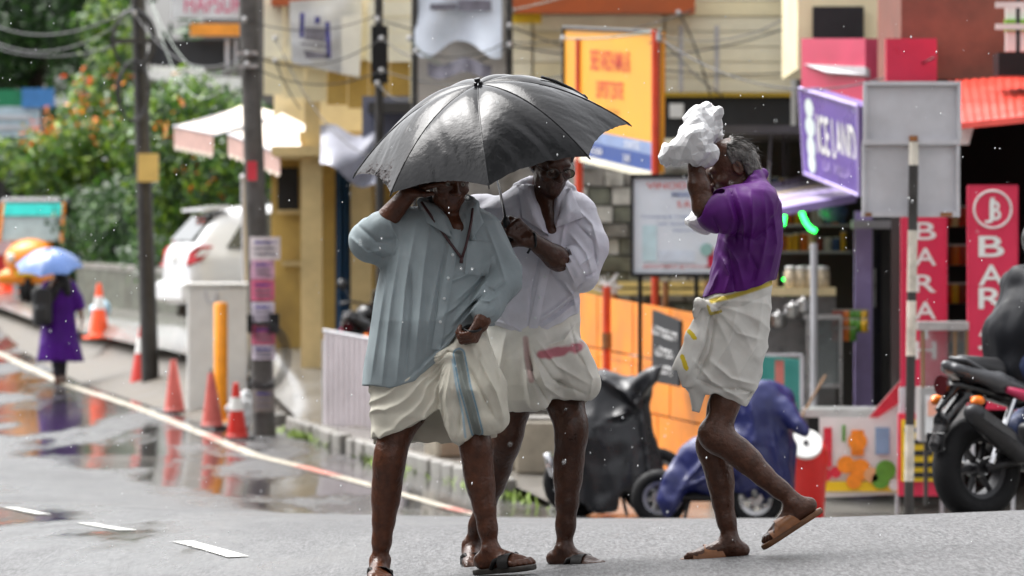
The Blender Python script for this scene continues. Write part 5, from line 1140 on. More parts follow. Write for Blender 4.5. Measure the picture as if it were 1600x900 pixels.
# ---- motorbike
M_bblk = mat('gloss_black_bike', (.008, .008, .009), .18, .2, 6); M_bgrey = mat('grey_bike_plastic', (.07, .072, .078), .28, .1, 6); M_bsat = mat('satin_engine', (.03, .03, .033), .35, .2, 12, metal=.4); M_chr = mat('chrome', (.6, .6, .62), .12, .05, 6, metal=1); M_bred = mat('bike_red_decal', srgb(190, 50, 90), .3)
M_amb = mat('amber_lens', srgb(240, 120, 20), .2)
def make_bike(loc, rz, label):
    o = empty('motorbike', loc, rz, label, 'motorbike'); L = local(o)
    wheel(o, (0, 0, .31), .31, .14, .075, 6, rim=M_bsat); wheel(o, (1.34, 0, .305), .305, .11, .06, 6, rim=M_bsat)
    mb = MB()
    for s in (-1, 1): mb.tube([(0, s * .09, .31), (.48, s * .11, .40)], [.026, .032], 8)
    mb.build('swingarm', M_bsat, o, smooth=True, world=False)
    s_ = SDF((-.3, -.3, .15), (1.3, .3, 1.2), .014); s_.box((.62, 0, .42), (.20, .14, .15), .04); s_.box((.72, 0, .60), (.13, .11, .13), .03, k=.03); s_.cone((.62, -.1, .40), (.62, -.17, .40), .09, .08); s_.cone((.62, .1, .40), (.62, .17, .40), .09, .08)
    for i in range(5): s_.box((.74, 0, .54 + .04 * i), (.16, .14, .008), .004, k=.004)
    s_.build('engine', M_bsat, o, M=L, smooth=1)
    s_ = SDF((-.4, -.3, .5), (1.3, .3, 1.25), .012); s_.ell((.80, 0, .92), (.28, .15, .13), k=.06); s_.cone((.66, 0, .92), (.95, 0, .88), .12, .09, k=.05); s_.cone((.95, -.16, .80), (.75, -.15, .66), .05, .03, k=.03); s_.cone((.95, .16, .80), (.75, .15, .66), .05, .03, k=.03); s_.build('fuel_tank', M_bblk, o, M=L, smooth=1)
    s_ = SDF((-.5, -.3, .5), (.8, .3, 1.2), .012); s_.chain([(.56, 0, .80), (.34, 0, .79), (.16, 0, .86)], [.085, .10, .085], k=.05); s_.chain([(.16, 0, .88), (-.12, 0, .93)], [.08, .05], k=.03); s_.build('seat', mat('seat_vinyl', (.018, .018, .02), .45, .2, 20), o, M=L, smooth=1)
    s_ = SDF((-.6, -.3, .5), (.6, .3, 1.2), .012)
    for s in (-1, 1): s_.chain([(.36, s * .11, .74), (.08, s * .10, .82), (-.20, s * .05, .90)], [.05, .055, .03], k=.03)
    s_.cone((-.05, 0, .86), (-.24, 0, .92), .06, .03, k=.03); s_.build('tail_cowl', M_bgrey, o, M=L, smooth=1)
    s_ = SDF((-.6, -.3, .4), (.5, .3, 1.2), .012); s_.chain([(.30, 0, .70), (.05, 0, .76), (-.16, 0, .80), (-.30, 0, .66)], [.08, .075, .05, .02], k=.03, flat=((0, 0, 1), .6)); s_.chain([(-.10, 0, .74), (-.27, 0, .58), (-.33, 0, .44)], [.06, .07, .05], k=.02, flat=((1, 0, .3), .3)); s_.build('rear_mudguard', M_bblk, o, M=L, smooth=1)
    for s in (-1, 1):
        d = MB().tube([(.10, s * .155, .775), (.22, s * .165, .74), (.32, s * .165, .73)], [.02, .035, .02], 8).build('decal', M_bred, o, smooth=True, world=False)
        ind = MB().tube([(-.12, s * .05, .71), (-.14, s * .16, .71)], [.012, .012], 8).build('indicator', M_bblk, o, world=False); MB().lathe([(.0, -.05), (.03, -.03), (.032, .02), (.015, .05)], 12, Matrix.Translation((-.15, s * .18, .71)) @ Matrix.Rotation(math.radians(90), 4, 'Y')).build('lens', M_amb, ind, smooth=True, world=False)
        mb = MB().tube([(.40, s * .10, .40), (.36, s * .20, .37)], .014, 8).tube([(.34, s * .19, .37), (.44, s * .26, .37)], .016, 8); mb.build('foot_peg', M_chr, o, world=False)
        MB().tube([(1.06, s * .10, .98), (1.34, s * .09, .31)], [.028, .03], 10).build('fork', M_chr, o, smooth=True, world=False)
        MB().tube([(1.02, s * .05, 1.02), (.98, s * .24, 1.06), (.90, s * .36, 1.04)], [.012, .012, .018], 8).build('handlebar', M_bblk, o, smooth=True, world=False)
        mi = MB().tube([(.98, s * .26, 1.06), (1.0, s * .34, 1.22)], .007, 6).build('mirror', M_bblk, o, world=False); MB().lathe([(.0, -.012), (.055, -.01), (.06, .01), (.0, .02)], 16, Matrix.Translation((1.0, s * .37, 1.25)) @ Matrix.Rotation(math.radians(90), 4, 'Y')).build('mirror_glass', M_bblk, mi, smooth=True, world=False)
        MB().tube([(.16, s * .10, .80), (-.14, s * .07, .95), (-.20, 0, .96)], .013, 8).build('grab_rail', M_bgrey, o, smooth=True, world=False)
        MB().tube([(.0, s * .13, .34), (.18, s * .13, .72)], .02, 8).build('shock_absorber', M_chr, o, world=False)
    s_ = SDF((-.45, -.4, .1), (.9, 0, .9), .011); s_.chain([(-.17, -.19, .63), (.06, -.185, .48), (.20, -.17, .39)], [.068, .075, .058], k=.02, flat=((0, 1, 0), .8)); s_.cone((-.20, -.19, .645), (-.17, -.19, .63), .05, .055); mf = s_.build('muffler', M_bsat, o, M=L, smooth=1)
    MB().slab([(-.15, -.255, .66), (.08, -.255, .52), (.10, -.25, .47), (-.16, -.25, .61)], .01, d=Vector((0, 1, 0))).build('heat_shield', M_bgrey, mf, world=False)
    MB().tube([(.20, -.17, .38), (.42, -.15, .24), (.70, -.10, .24), (.84, -.06, .45)], .022, 8).build('exhaust_pipe', M_bsat, o, smooth=True, world=False)
    MB().box((-.315, 0, .47), (.012, .16, .11), bev=.004).build('number_plate', M_bblk, o, world=False)
    MB().lathe([(.03, 0), (.06, .01), (.06, .03)], 12, Matrix.Translation((-.25, 0, .80)) @ Matrix.Rotation(math.radians(-90), 4, 'Y')).build('tail_light', mat('smoked_tail_lens', (.05, .008, .01), .12), o, world=False)
    s_ = SDF((.9, -.25, .6), (1.5, .25, 1.3), .014); s_.ell((1.14, 0, .95), (.12, .12, .14), k=.04); s_.cone((1.10, 0, 1.05), (1.05, 0, 1.16), .07, .04, k=.03); s_.build('headlight_cowl', M_bblk, o, M=L, smooth=1)
    s_ = SDF((.9, -.2, .2), (1.8, .2, .8), .014); s_.chain([(1.10, 0, .60), (1.30, 0, .66), (1.50, 0, .58)], [.06, .07, .05], k=.02, flat=((0, 0, 1), .4)); s_.build('front_mudguard', M_bblk, o, M=L, smooth=1)
    MB().tube([(.55, 0, .74), (.9, 0, .84), (1.06, 0, .98)], .035, 8).tube([(.5, 0, .40), (.5, 0, .74)], .03, 8).tube([(.84, 0, .86), (.86, 0, .5)], .025, 8).build('frame', M_bblk, o, smooth=True, world=False)
    MB().tube([(.45, .12, .3), (.30, .30, .0)], .012, 6).build('side_stand', M_chr, o, world=False)
    return o
bk = make_bike(on_ground(1526, 33.6), math.radians(36), 'black motorbike with big grey muffler at the road edge')
p2_ = make_bike(on_ground(552, 60.3), math.radians(78), 'dark motorbike parked behind the pale corrugated barrier')

# ---- covered vehicles
def under_bike(o, A, B, R, D):
    pass
M_covk = mat('black_vinyl_cover', (.010, .0105, .013), .30, .25, 5, .15, 14, spec=.4); M_covn = mat('navy_vinyl_cover', srgb(26, 32, 84), .36, .2, 5, .15, 14)
cb_ = empty('covered_motorbike', on_ground(955, 44.2), 0, 'motorbike under a black vinyl cover beside the orange hoarding', 'motorbike')
g0 = cb_.location.z; D0 = 44.2
def q3(x, y, dd=0): return np.array(P(x, y, D0 + dd))
s_ = SDF(q3(850, 830) - [0, .6, 0], q3(1075, 545) + [0, .6, 0], .016)
z_ = lambda y: q3(0, y)[2]
X_ = lambda x: q3(x, 0)[0]
s_.loft([(z_(796), X_(884), X_(1036), D0 - .33, D0 + .33), (z_(740), X_(886), X_(1033), D0 - .32, D0 + .32), (z_(690), X_(884), X_(1024), D0 - .28, D0 + .28), (z_(650), X_(880), X_(1015), D0 - .22, D0 + .22), (z_(618), X_(880), X_(1005), D0 - .14, D0 + .14), (z_(590), X_(890), X_(985), D0 - .06, D0 + .06)], k=.03)
s_.cone(q3(905, 610), q3(992, 612), .12, .10, k=.08); s_.chain([q3(985, 610, -.1), q3(1016, 586, -.18), q3(1036, 572, -.2)], [.08, .05, .02], k=.06); s_.cone(q3(960, 600), q3(925, 586, .2), .08, .06, k=.06)
s_.box(q3(984, 800), (.10, .8, .16), .06, op='sub', k=.04); s_.box(q3(905, 806), (.06, .8, .10), .04, op='sub', k=.03)
def dk(p):
    r = .09 * crumple(p * [1, 1, .6], 4, 1.6, 4.2, 71) + .012 * crumple(p, 5, 6, 12, 72) + .006 * ridge(p, [[9, 0, 1.5], [0, 5, 0], [0, 0, 1]], 2)
    return r + creases(p, [([(925, 580, D0), (975, 612, D0), (1000, 640, D0)], .05, .05), ([(1030, 578, D0), (985, 640, D0), (930, 665, D0)], .04, .04), ([(1000, 620, D0), (1010, 700, D0), (1020, 790, D0)], .05, .04), ([(940, 660, D0), (980, 650, D0), (1000, 610, D0)], .03, -.04)])
s_.displace(dk, .08); s_.build('cover', M_covk, cb_, smooth=1)
L0 = Matrix.Translation(cb_.location)
for x in (-.26, .34): wheel(cb_, (x, 0, .27), .27, .1, .05, 6)
MB().box((.02, 0, .36), (.5, .2, .3), bev=.05).build('engine', M_bsat, cb_, world=False); MB().tube([(.05, -.1, .3), (.12, -.2, .02)], .014, 6).build('stand', M_chr, cb_, world=False)
mb = MB().tube([(-.45, -.08, .32), (-.5, -.1, .5)], .03, 8).tube([(-.42, -.12, .2), (-.36, -.1, .36)], .035, 8); mb.build('exhaust', M_chr, cb_, smooth=True, world=False)

sc_ = empty('covered_scooter', on_ground(1140, 42.2), 0, 'red scooter half hidden under a navy blue rain cover', 'scooter'); D0 = 42.2; g1 = sc_.location.z
s_ = SDF(q3(1010, 840) - [0, .6, 0], q3(1290, 570) + [0, .6, 0], .016)
s_.chain([q3(1062, 752), q3(1098, 722), q3(1140, 712), q3(1180, 700)], [.13, .17, .2, .2], k=.08); s_.chain([q3(1186, 648), q3(1192, 700), q3(1196, 752)], [.20, .215, .17], k=.08); s_.chain([q3(1160, 640, -.05), q3(1190, 622), q3(1222, 628, .05)], [.10, .11, .12], k=.08)
s_.chain([q3(1222, 640, -.1), q3(1250, 664, -.2), q3(1258, 672, -.22)], [.07, .05, .045], k=.05); s_.chain([q3(1060, 750, -.1), q3(1042, 785, -.14), q3(1040, 806, -.15)], [.10, .06, .035], k=.05); s_.chain([q3(1090, 750, -.1), q3(1130, 760, -.12)], [.1, .08], k=.05)
s_.loft([(z_(768), X_(1150), X_(1238), D0 - .2, D0 + .2), (z_(700), X_(1148), X_(1240), D0 - .2, D0 + .2)], k=.06)
def dn(p): return .085 * crumple(p * [1, 1, .55], 4, 2, 5, 73) + .012 * crumple(p, 5, 7, 14, 74) + .006 * ridge(p, [[9, 0, 3], [0, 6, 0], [3, 0, 4]], 6) + creases(p, [([(1165, 605, D0), (1180, 680, D0), (1150, 730, D0)], .04, .03), ([(1200, 660, D0), (1215, 720, D0), (1225, 770, D0)], .03, .03), ([(1110, 705, D0), (1070, 750, D0), (1045, 800, D0)], .03, .03), ([(1060, 765, D0), (1100, 745, D0), (1140, 735, D0)], .025, .03), ([(1150, 690, D0), (1200, 700, D0)], .03, -.02)])
s_.displace(dn, .09); s_.build('cover', M_covn, sc_, smooth=1)
M_scr = mat('red_scooter_paint', srgb(214, 40, 60), .18, .05, 4, coat=.5)
wheel(sc_, (.19, -.05, .21), .21, .10, .05, 6); wheel(sc_, (-.52, .05, .21), .21, .10, .05, 6)
L0 = Matrix.Translation(sc_.location)
s_ = SDF((-.9, -.4, 0), (.6, .4, .9), .016); s_.chain([(-.10, 0, .26), (.08, 0, .40), (.24, 0, .38), (.36, 0, .24)], [.05, .09, .10, .04], k=.04, flat=((0, 1, 0), 1.0)); s_.ell((.19, 0, .20), (.235, .2, .225), op='sub', k=.02); s_.build('front_mudguard', M_scr, sc_, M=L0, smooth=1)
s_ = SDF((-.9, -.4, 0), (.6, .4, .9), .016); s_.chain([(-.30, 0, .36), (-.12, 0, .36), (.02, 0, .46)], [.08, .09, .09], k=.06); s_.build('body_shell', M_scr, sc_, M=L0, smooth=1)
MB().tube([(.10, -.13, .52), (.19, -.12, .21)], .026, 8).build('fork', M_chr, sc_, smooth=True, world=False); MB().box((-.28, 0, .22), (.4, .3, .06), bev=.02).build('footboard', M_black, sc_, world=False); MB().tube([(-.3, -.1, .2), (-.36, -.2, 0.0)], .014, 6).build('stand', M_black, sc_, world=False)
# ------------------------------------------------------------------ people
def nv(v): v = np.array(v, float); return v / np.linalg.norm(v)
def frame(f, u):
    f = nv(f); r = nv(np.cross(f, u)); u = np.cross(r, f); return r, f, u
def add_head(s, c, f, u, neck, sc=1.0, nr=.052):
    r, f, u = frame(f, u); R = np.stack([r, f, u], 1); p = lambda a, b, d: c + (r * a + f * b + u * d) * sc
    q = lambda *v: np.array(v) * sc
    s.cone(p(0, -.025, -.05), neck, nr * sc, nr * 1.12 * sc, k=.02)
    s.ell(p(0, -.012, .028), q(.074, .096, .085), R, k=.02); s.ell(p(0, .025, -.035), q(.061, .066, .085), R, k=.025)
    s.cone(p(-.03, .025, -.082), p(0, .062, -.098), .032 * sc, .026 * sc, k=.02); s.cone(p(.03, .025, -.082), p(0, .062, -.098), .032 * sc, .026 * sc, k=.02)
    s.cone(p(-.036, .078, .018), p(.036, .078, .018), .013 * sc, k=.012)
    for a in (-1, 1):
        s.ell(p(a * .031, .096, -.002), q(.020, .016, .012), R, k=.008, op='sub'); s.ell(p(a * .031, .076, -.003), q(.0135, .0135, .0125), R, k=.002)
        s.ell(p(a * .043, .062, -.03), q(.022, .022, .018), R, k=.02)
        s.ell(p(a * .076, -.012, -.008), q(.010, .021, .034), R, k=.006); s.ell(p(a * .084, -.008, -.004), q(.006, .011, .019), R, k=.005, op='sub')
        s.ell(p(a * .014, .098, -.036), q(.010, .011, .008), R, k=.006)
    s.cone(p(0, .086, .008), p(0, .110, -.032), .0085 * sc, .0125 * sc, k=.010)
    s.cone(p(-.020, .082, -.058), p(.020, .082, -.058), .0085 * sc, k=.006); s.cone(p(-.018, .080, -.070), p(.018, .080, -.070), .0095 * sc, k=.006); s.cone(p(-.022, .094, -.064), p(.022, .094, -.064), .003, k=.003, op='sub')
    return R, p
def add_hand(s, w, d, n, side, curl=(.7, .9, .6), sc=1.0, thumb=(.5, .75, .3), spread=1.0, k=.005):
    """w wrist, d direction of the fingers, n direction the palm faces; side=+1 puts the thumb along d x n"""
    d = nv(d); l = nv(np.cross(d, n)) * side; n = nv(np.cross(l, d) * side); W = np.array(w, float)
    offs = np.array([.031, .011, -.010, -.029]) * sc; ln = [1, 1.1, 1.03, .82]; tips = []
    for i, o in enumerate(offs):
        K = W + d * (.088 - .006 * abs(i - 1)) * sc + l * o * spread; s.cone(W + l * o * .55, K, .0155 * sc, .0120 * sc, k=.014)
        p = K; a = 0; cu = curl[i] if isinstance(curl[0], (list, tuple)) else curl
        for j, (L, rr) in enumerate(((.043, .0102), (.027, .0094), (.021, .0086))):
            a += cu[j]; dr = d * math.cos(a) + n * math.sin(a); e = p + dr * L * ln[i] * sc; s.cone(p, e, (rr + .0008) * sc, rr * sc, k=k); p = e
        tips.append(p)
    b = W + d * .022 * sc + l * .026 * sc; m = b + nv(d * thumb[0] + l * thumb[1] + n * thumb[2]) * .048 * sc; e = m + nv(d * .9 + l * .1 + n * thumb[2] * 1.6) * .033 * sc
    s.cone(W + l * .01, b, .018 * sc, .018 * sc, k=.012); s.cone(b, m, .0165 * sc, .0125 * sc, k=.010); s.cone(m, e, .0118 * sc, .0095 * sc, k=k)
    return tips
def add_leg(s, hip, knee, ank, back, sc=1.0, th=.076):
    hip, knee, ank, back = [np.array(v, float) for v in (hip, knee, ank, nv(back))]
    s.chain([hip, hip + (knee - hip) * .55, knee], [th * 1.05 * sc, th * .86 * sc, .056 * sc], k=.03)
    s.ell(knee - back * .018, np.array([.034, .034, .040]) * sc, k=.03)
    L = lambda t, b: knee + (ank - knee) * t + back * b
    s.chain([L(-.08, 0), L(.10, .006), L(.26, .012), L(.42, .010), L(.62, .003), L(.82, .002), ank], [r_ * sc for r_ in (.052, .047, .0495, .0455, .0365, .0305, .0295)], k=.04)
    s.cone(L(.05, -.012), L(.85, -.004), .034 * sc, .024 * sc, k=.02); s.cone(L(.75, .018), L(1.05, .022), .016 * sc, .014 * sc, k=.02)
def add_foot(s, A, f, u, side, sc=1.0):
    r, f, u = frame(f, u); A = np.array(A, float); p = lambda a, b, d: A + (r * a + f * b + u * d) * sc
    R = np.stack([r, f, u], 1)
    s.ell(p(0, -.042, -.042), np.array([.031, .040, .034]) * sc, R, k=.02); s.cone(A, p(0, -.03, -.04), .032 * sc, .03 * sc, k=.02)
    for a in (-1, 1): s.ell(p(a * .028, .0, .0), np.array([.012, .014, .014]) * sc, R, k=.014)
    s.cone(p(0, .005, -.02), p(.012 * side, .115, -.056), .033 * sc, .022 * sc, k=.025); s.cone(p(0, -.02, -.045), p(-.02 * side, .10, -.060), .028 * sc, .019 * sc, k=.025); s.cone(p(.01 * side, 0, -.03), p(.026 * side, .12, -.058), .028 * sc, .020 * sc, k=.02)
    for i, (o, y, rr) in enumerate(((.032, .168, .0145), (.011, .170, .0105), (-.007, .160, .0098), (-.023, .147, .0094), (-.037, .131, .009))):
        s.cone(p(o * side, .112, -.058), p(o * side, y - .012, -.060), rr * 1.15 * sc, rr * sc, k=.012); s.cone(p(o * side, y - .012, -.060), p(o * side, y, -.067), rr * sc, rr * .9 * sc, k=.006)
def sandal(parent, A, f, u, side, m_sole, m_strap, kind, label=None, sc=1.0):
    r, f, u = frame(f, u); A = np.array(A, float); p = lambda a, b, d: Vector(A + (r * a + f * b + u * d) * sc)
    out = [(-.085, 0), (-.078, .024), (-.05, .034), (.0, .033), (.05, .036), (.10, .045), (.14, .047), (.17, .040), (.188, .022), (.194, 0)]
    prof = [(y, w_ * 1.05 + .004) for y, w_ in out]; ring = [(w_ * side, y) for y, w_ in prof] + [(-w_ * .92 * side, y) for y, w_ in prof[::-1][1:-1]]
    mb = MB(); n = len(ring); hh = lambda y: -.070 + (.010 if y < 0 else 0)
    lv = [-.094, -.090, -.076, -.0725]; sc_ = [.965, 1, 1, .97]
    vs = [p(x * k_, .05 + (y - .05) * k_, z) for z, k_ in zip(lv, sc_) for x, y in ring]
    mb.add(vs, [(i * n + j, i * n + (j + 1) % n, (i + 1) * n + (j + 1) % n, (i + 1) * n + j) for i in range(3) for j in range(n)] + [tuple(range(n)), tuple(range(3 * n, 4 * n))[::-1]])
    sn = empty('sandal', p(0, 0, -.09)); sn.parent = parent; sn.location = Vector(p(0, 0, -.09)) - parent.location; sn.name = 'sandal'
    mb.build('sole', m_sole, sn, smooth=True, auto=50)
    def strap(y0, y1, w0, w1, h0, h1, a0=0, a1=math.pi, wd=.03):
        mb = MB()
        def fn(t, v, off=0):
            a = a0 + (a1 - a0) * t; yy = y0 + (y1 - y0) * t + (v - .5) * wd; w_ = (w0 + (w1 - w0) * t); h = h0 + (h1 - h0) * t
            return p((w_ + off) * math.cos(a) * side, yy, -.074 + (h + off) * math.sin(a) ** .8)
        mb.grid(lambda t, v: fn(t, v, .0035), 16, 5); mb.grid(lambda t, v: fn(t, v, 0), 16, 5)
        mb.build('strap', m_strap, sn, smooth=True)
    if kind == 'cross':
        strap(.03, .115, .045, .048, .052, .042, wd=.034); strap(.115, .03, .050, .045, .044, .054, wd=.034); strap(.075, .075, .049, .049, .052, .052, wd=.05); strap(.135, .13, .048, .047, .028, .028, wd=.02)
    else:
        strap(.065, .085, .048, .050, .050, .050, wd=.05); 
        for sgn in (-1, 1):
            mb = MB(); mb.tube([p(.014 * side, .135, -.05), p(.02 * side + sgn * .02, .09, -.03), p(sgn * .042, .04, -.045), p(sgn * .042, .02, -.075)], [.006, .009, .010, .008], 6); mb.build('thong', m_strap, sn, smooth=True)
    return sn
M_skin = mat('wet_brown_skin', (.1, .05, .03), .33, .35, 30, .4, 70, attr='col', spec=.38, subs=0)
def skin_color(base, marks):
    def fn(V):
        n = VNS(V * 16) * .5 + VNS(V * 45 + 9) * .3 + VNS(V * 5 + 3) * .35; c = np.array(base)[None, :] * (1 + .24 * n)[:, None]
        for ctr, rad, col in marks:
            d = np.linalg.norm(V - np.array(ctr), axis=1); k = np.clip((rad - d) / (rad * .35), 0, 1)[:, None]; c = c * (1 - k) + np.array(col) * k
        return np.clip(c, .003, 1)
    return fn
def hair_mesh(parent, p, R, sc, m, lo, hi, line, bald, seed, strands, v=.005):
    """hair shell around the cranium, cut in front of the hairline; plus loose strands"""
    c = p(0, -.012, .028); s = SDF(c - .16, c + .16, v); s.ell(c, np.array([.080, .102, .091]) * sc, R, k=.01); s.ell(p(0, -.05, -.03), np.array([.072, .062, .07]) * sc, R, k=.03)
    s.displace(lambda q: .010 * ridge(q, (np.diag([40, 14, 30]) @ R.T), seed) * .5 + .006 * VNS(q * 60), .03)
    q = np.stack(np.meshgrid(*s.ax, indexing='ij'), -1) - np.array(p(0, 0, 0)); loc = q @ R  # r,f,u coordinates
    cut = line(loc[..., 0], loc[..., 1], loc[..., 2]); s.f = np.maximum(s.f, cut.astype(np.float32))
    h = s.build('hair', m, parent)
    g = np.random.default_rng(seed); mb = MB()
    for k in range(strands):
        a = g.uniform(-math.pi, math.pi); e = g.uniform(-.9, 1.1); dr = np.array([math.cos(e) * math.sin(a), -abs(math.cos(e) * math.cos(a)) * g.choice([1, 1, -.3]), math.sin(e)])
        b0 = np.array([.080, .104, .092]) * dr; 
        if line(*(b0 + [0, -.012, .028])) > .004: continue
        t = nv(np.array([0, -.5, -1]) - dr * np.dot(dr, [0, -.5, -1]) + g.normal(size=3) * .25); pts = []
        for j in range(4): pts.append(np.array(p(*(b0 + np.array([0, -.012, .028]) + t * .014 * j + dr * .004 * j * g.uniform(0, 1)))))
        mb.tube(pts, [.0016, .0014, .0012, .0006], 4)
    if strands: mb.build('hair_strand', m, h)
    return h
def cut(s, fn):
    X, Y, Z = s.ax[0][:, None, None], s.ax[1][None, :, None], s.ax[2][None, None, :]; s.f = np.maximum(s.f, fn(X, Y, Z).astype(np.float32)); return s
def on_cloth(s, pts, off=.003):
    """photo-pixel points dropped on the front of a garment"""
    out = []
    for x, y in pts:
        X, Z = CUR.x(x), CUR.z(y); Y = s.front(X, Z); out.append(Vector((X, (Y if Y is not None else (out[-1].y + off if out else CUR.D - .1)) - off, Z)))
    return out
def patch(s, c4, nu, nv_, off, th, name, m, parent, lift=0):
    """cloth patch (collar flap, pocket, placket) lying on a garment; c4 in photo pixels"""
    c = np.array(c4, float); G_ = []
    for j in range(nv_):
        v = j / (nv_ - 1)
        for i in range(nu):
            u = i / (nu - 1); x, y = (c[0] * (1 - u) + c[1] * u) * (1 - v) + (c[3] * (1 - u) + c[2] * u) * v
            p = on_cloth(s, [(x, y)], off)[0]; G_.append(p)
    Y = np.array([p.y for p in G_]).reshape(nv_, nu)
    for _ in range(2):
        Z_ = np.pad(Y, 1, mode='edge'); Y = np.minimum(Y, (Z_[:-2, 1:-1] + Z_[2:, 1:-1] + Z_[1:-1, :-2] + Z_[1:-1, 2:]) / 4 * .5 + Y * .5)
    for p, y in zip(G_, Y.ravel()): p.y = y
    mb = MB(); f = lambda o: (lambda u, v: G_[int(round(v * (nv_ - 1))) * nu + int(round(u * (nu - 1)))] - Vector((0, o + lift * v * (1 - abs(2 * u - 1)), 0)))
    n0 = nu * nv_; vs = [f(th)(i / (nu - 1), j / (nv_ - 1)) for j in range(nv_) for i in range(nu)] + [g + Vector((0, .006, 0)) for g in G_]
    fs = []
    for j in range(nv_ - 1):
        for i in range(nu - 1):
            a = j * nu + i; fs.append((a, a + 1, a + nu + 1, a + nu))
    edge = [i for i in range(nu)] + [j * nu + nu - 1 for j in range(1, nv_)] + [(nv_ - 1) * nu + i for i in range(nu - 2, -1, -1)] + [j * nu for j in range(nv_ - 2, 0, -1)]
    for a, b in zip(edge, edge[1:] + edge[:1]): fs.append((a, b, b + n0, a + n0))
    o = mb.add(vs, fs).build(name, m, parent, smooth=True, auto=50)
    a = o.data.color_attributes.new('col', 'FLOAT_COLOR', 'POINT'); 
    for d in a.data: d.color = (*CURCOL, 1)
    return o
class Person:
    def __init__(s, D, x, label):
        s.D = D; s.s = FPX / D; g = on_ground(x, D); s.o = empty('person', g, 0, label, 'person')
    def q(s, x, y, d=0): return np.array(P(x, y, s.D + d))
    def z(s, y): return HC + (YH - y) / FPX * s.D
    def x(s, x): return (x - 800) / FPX * s.D
    def rings(s, rows): return [(s.z(y), s.x(a), s.x(b), s.D + d0, s.D + d1) for y, a, b, d0, d1 in rows]
    def grid(s, x0, y0, x1, y1, d0, d1, v): return SDF((s.x(x0), s.D + d0, s.z(y1)), (s.x(x1), s.D + d1, s.z(y0)), v)
    def hem(s, pts):
        a = np.array(pts, float); return lambda X: np.interp(X, s.x(a[:, 0]), s.z(a[:, 1]))
    def px(s, V): return 800 + V[:, 0] * FPX / s.D, YH - (V[:, 2] - HC) * FPX / s.D
def linedist(px, py, pts):
    best = np.full(len(px), 1e9)
    for (x0, y0), (x1, y1) in zip(pts[:-1], pts[1:]):
        t = np.clip(((px - x0) * (x1 - x0) + (py - y0) * (y1 - y0)) / ((x1 - x0) ** 2 + (y1 - y0) ** 2), 0, 1); best = np.minimum(best, np.hypot(px - x0 - t * (x1 - x0), py - y0 - t * (y1 - y0)))
    return best
def cloth(name, rough=.65, bump=.12, spec=.16, sheen=0, trans=0): return mat(name, (.5, .5, .5), rough, .07, 9, bump, 260, attr='col', spec=spec, sheen=sheen)
def wet(V, k=.22): return 1 - k * np.clip(VNS(V * 5.5 + 2) * .7 + VNS(V * 13 + 5) * .5 + VNS(V * 40) * .15 + .25, 0, 1)   # damp cloth goes darker in patches
def flat_col(c, dirt=.0):
    def fn(V):
        return np.clip(np.array(c)[None, :] * wet(V)[:, None], 0, 1)
    return fn
SKIN = (.074, .025, .0115)
# ============ man in the pale blue shirt ============
M1 = Person(22.0, 690, 'man in pale blue shirt and folded white lungi shading his brow under the umbrella'); q = M1.q
s = M1.grid(535, 195, 860, 925, -.45, .35, .005)
hc = q(702, 276, -.06); hf = (.28, -.88, -.32); hu = (.10, -.28, .95)
R1, hp1 = add_head(s, hc, hf, hu, q(697, 345, .02))
s.loft(M1.rings([(560, 610, 745, -.09, .09), (450, 615, 750, -.09, .09), (350, 640, 752, -.075, .08), (332, 672, 728, -.05, .05)]), k=.02)
s.cone(q(668, 352, 0), q(635, 356, 0), .06, .055, k=.03); s.chain([q(628, 356), q(594, 376, -.02), q(578, 378, -.03)], [.050, .042, .038], k=.02)
s.cone(q(700, 330, -.02), q(715, 356, -.09), .05, .034, k=.02); w1 = q(640, 301, -.10); s.chain([q(578, 378, -.03), q(592, 356, -.06), w1], [.038, .048, .033], k=.02)
add_hand(s, w1, (.86, -.12, .42), (.35, .35, -.85), -1, curl=(.25, .35, .3), spread=1.05, thumb=(.6, .6, .2))
s.chain([q(752, 356), q(784, 432, -.06), q(754, 500, -.24)], [.05, .045, .033], k=.02)
add_hand(s, q(754, 498, -.24), (-.42, -.12, -.75), (-.75, .45, .15), 1, curl=(1.0, 1.15, .7), thumb=(.5, .5, .75))
s.chain([q(640, 590), q(632, 640)], [.10, .09]); add_leg(s, q(632, 610), q(608, 722, -.03), q(594, 872, .03), (0, 1, 0)); add_foot(s, q(594, 874, .03), (.02, -1, -.02), (0, 0, 1), 1)
add_leg(s, q(712, 605), q(744, 700, -.13), q(766, 852, -.14), (-.35, .9, 0)); fL = (.80, -.58, .10); uL = (-.12, -.02, 1); add_foot(s, q(766, 858, -.14), fL, uL, -1)
e_ = [hp1(a * .031, .088, -.002) for a in (-1, 1)]
sk = skin_color(SKIN, [(e_[0], .009, (.35, .32, .28)), (e_[1], .009, (.35, .32, .28)), (hp1(-.031, .090, -.002), .005, (.01, .008, .006)), (hp1(.031, .090, -.002), .005, (.01, .008, .006)), (hp1(0, .09, -.064), .018, (.07, .028, .022))])
s.build('body', M_skin, M1.o, color=sk)
M_hair = mat('dark_grey_hair', (.022, .02, .019), .45, .5, 60, .3, 200, stretch=(1, 1, .25)); M_hairg = mat('greying_hair', (.085, .078, .072), .45, .7, 50, .4, 200, stretch=(1, 1, .25))
hairline = lambda r, f, u: np.maximum(f - .045 - .5 * np.maximum(0, .06 - u) * -1 * 0 - np.clip(u - .03, -.2, .1) * .35, np.where(f > -.02, .01 - u, -.075 - u))
hair_mesh(M1.o, hp1, R1, 1, M_hair, 0, 0, hairline, 0, 3, 120)
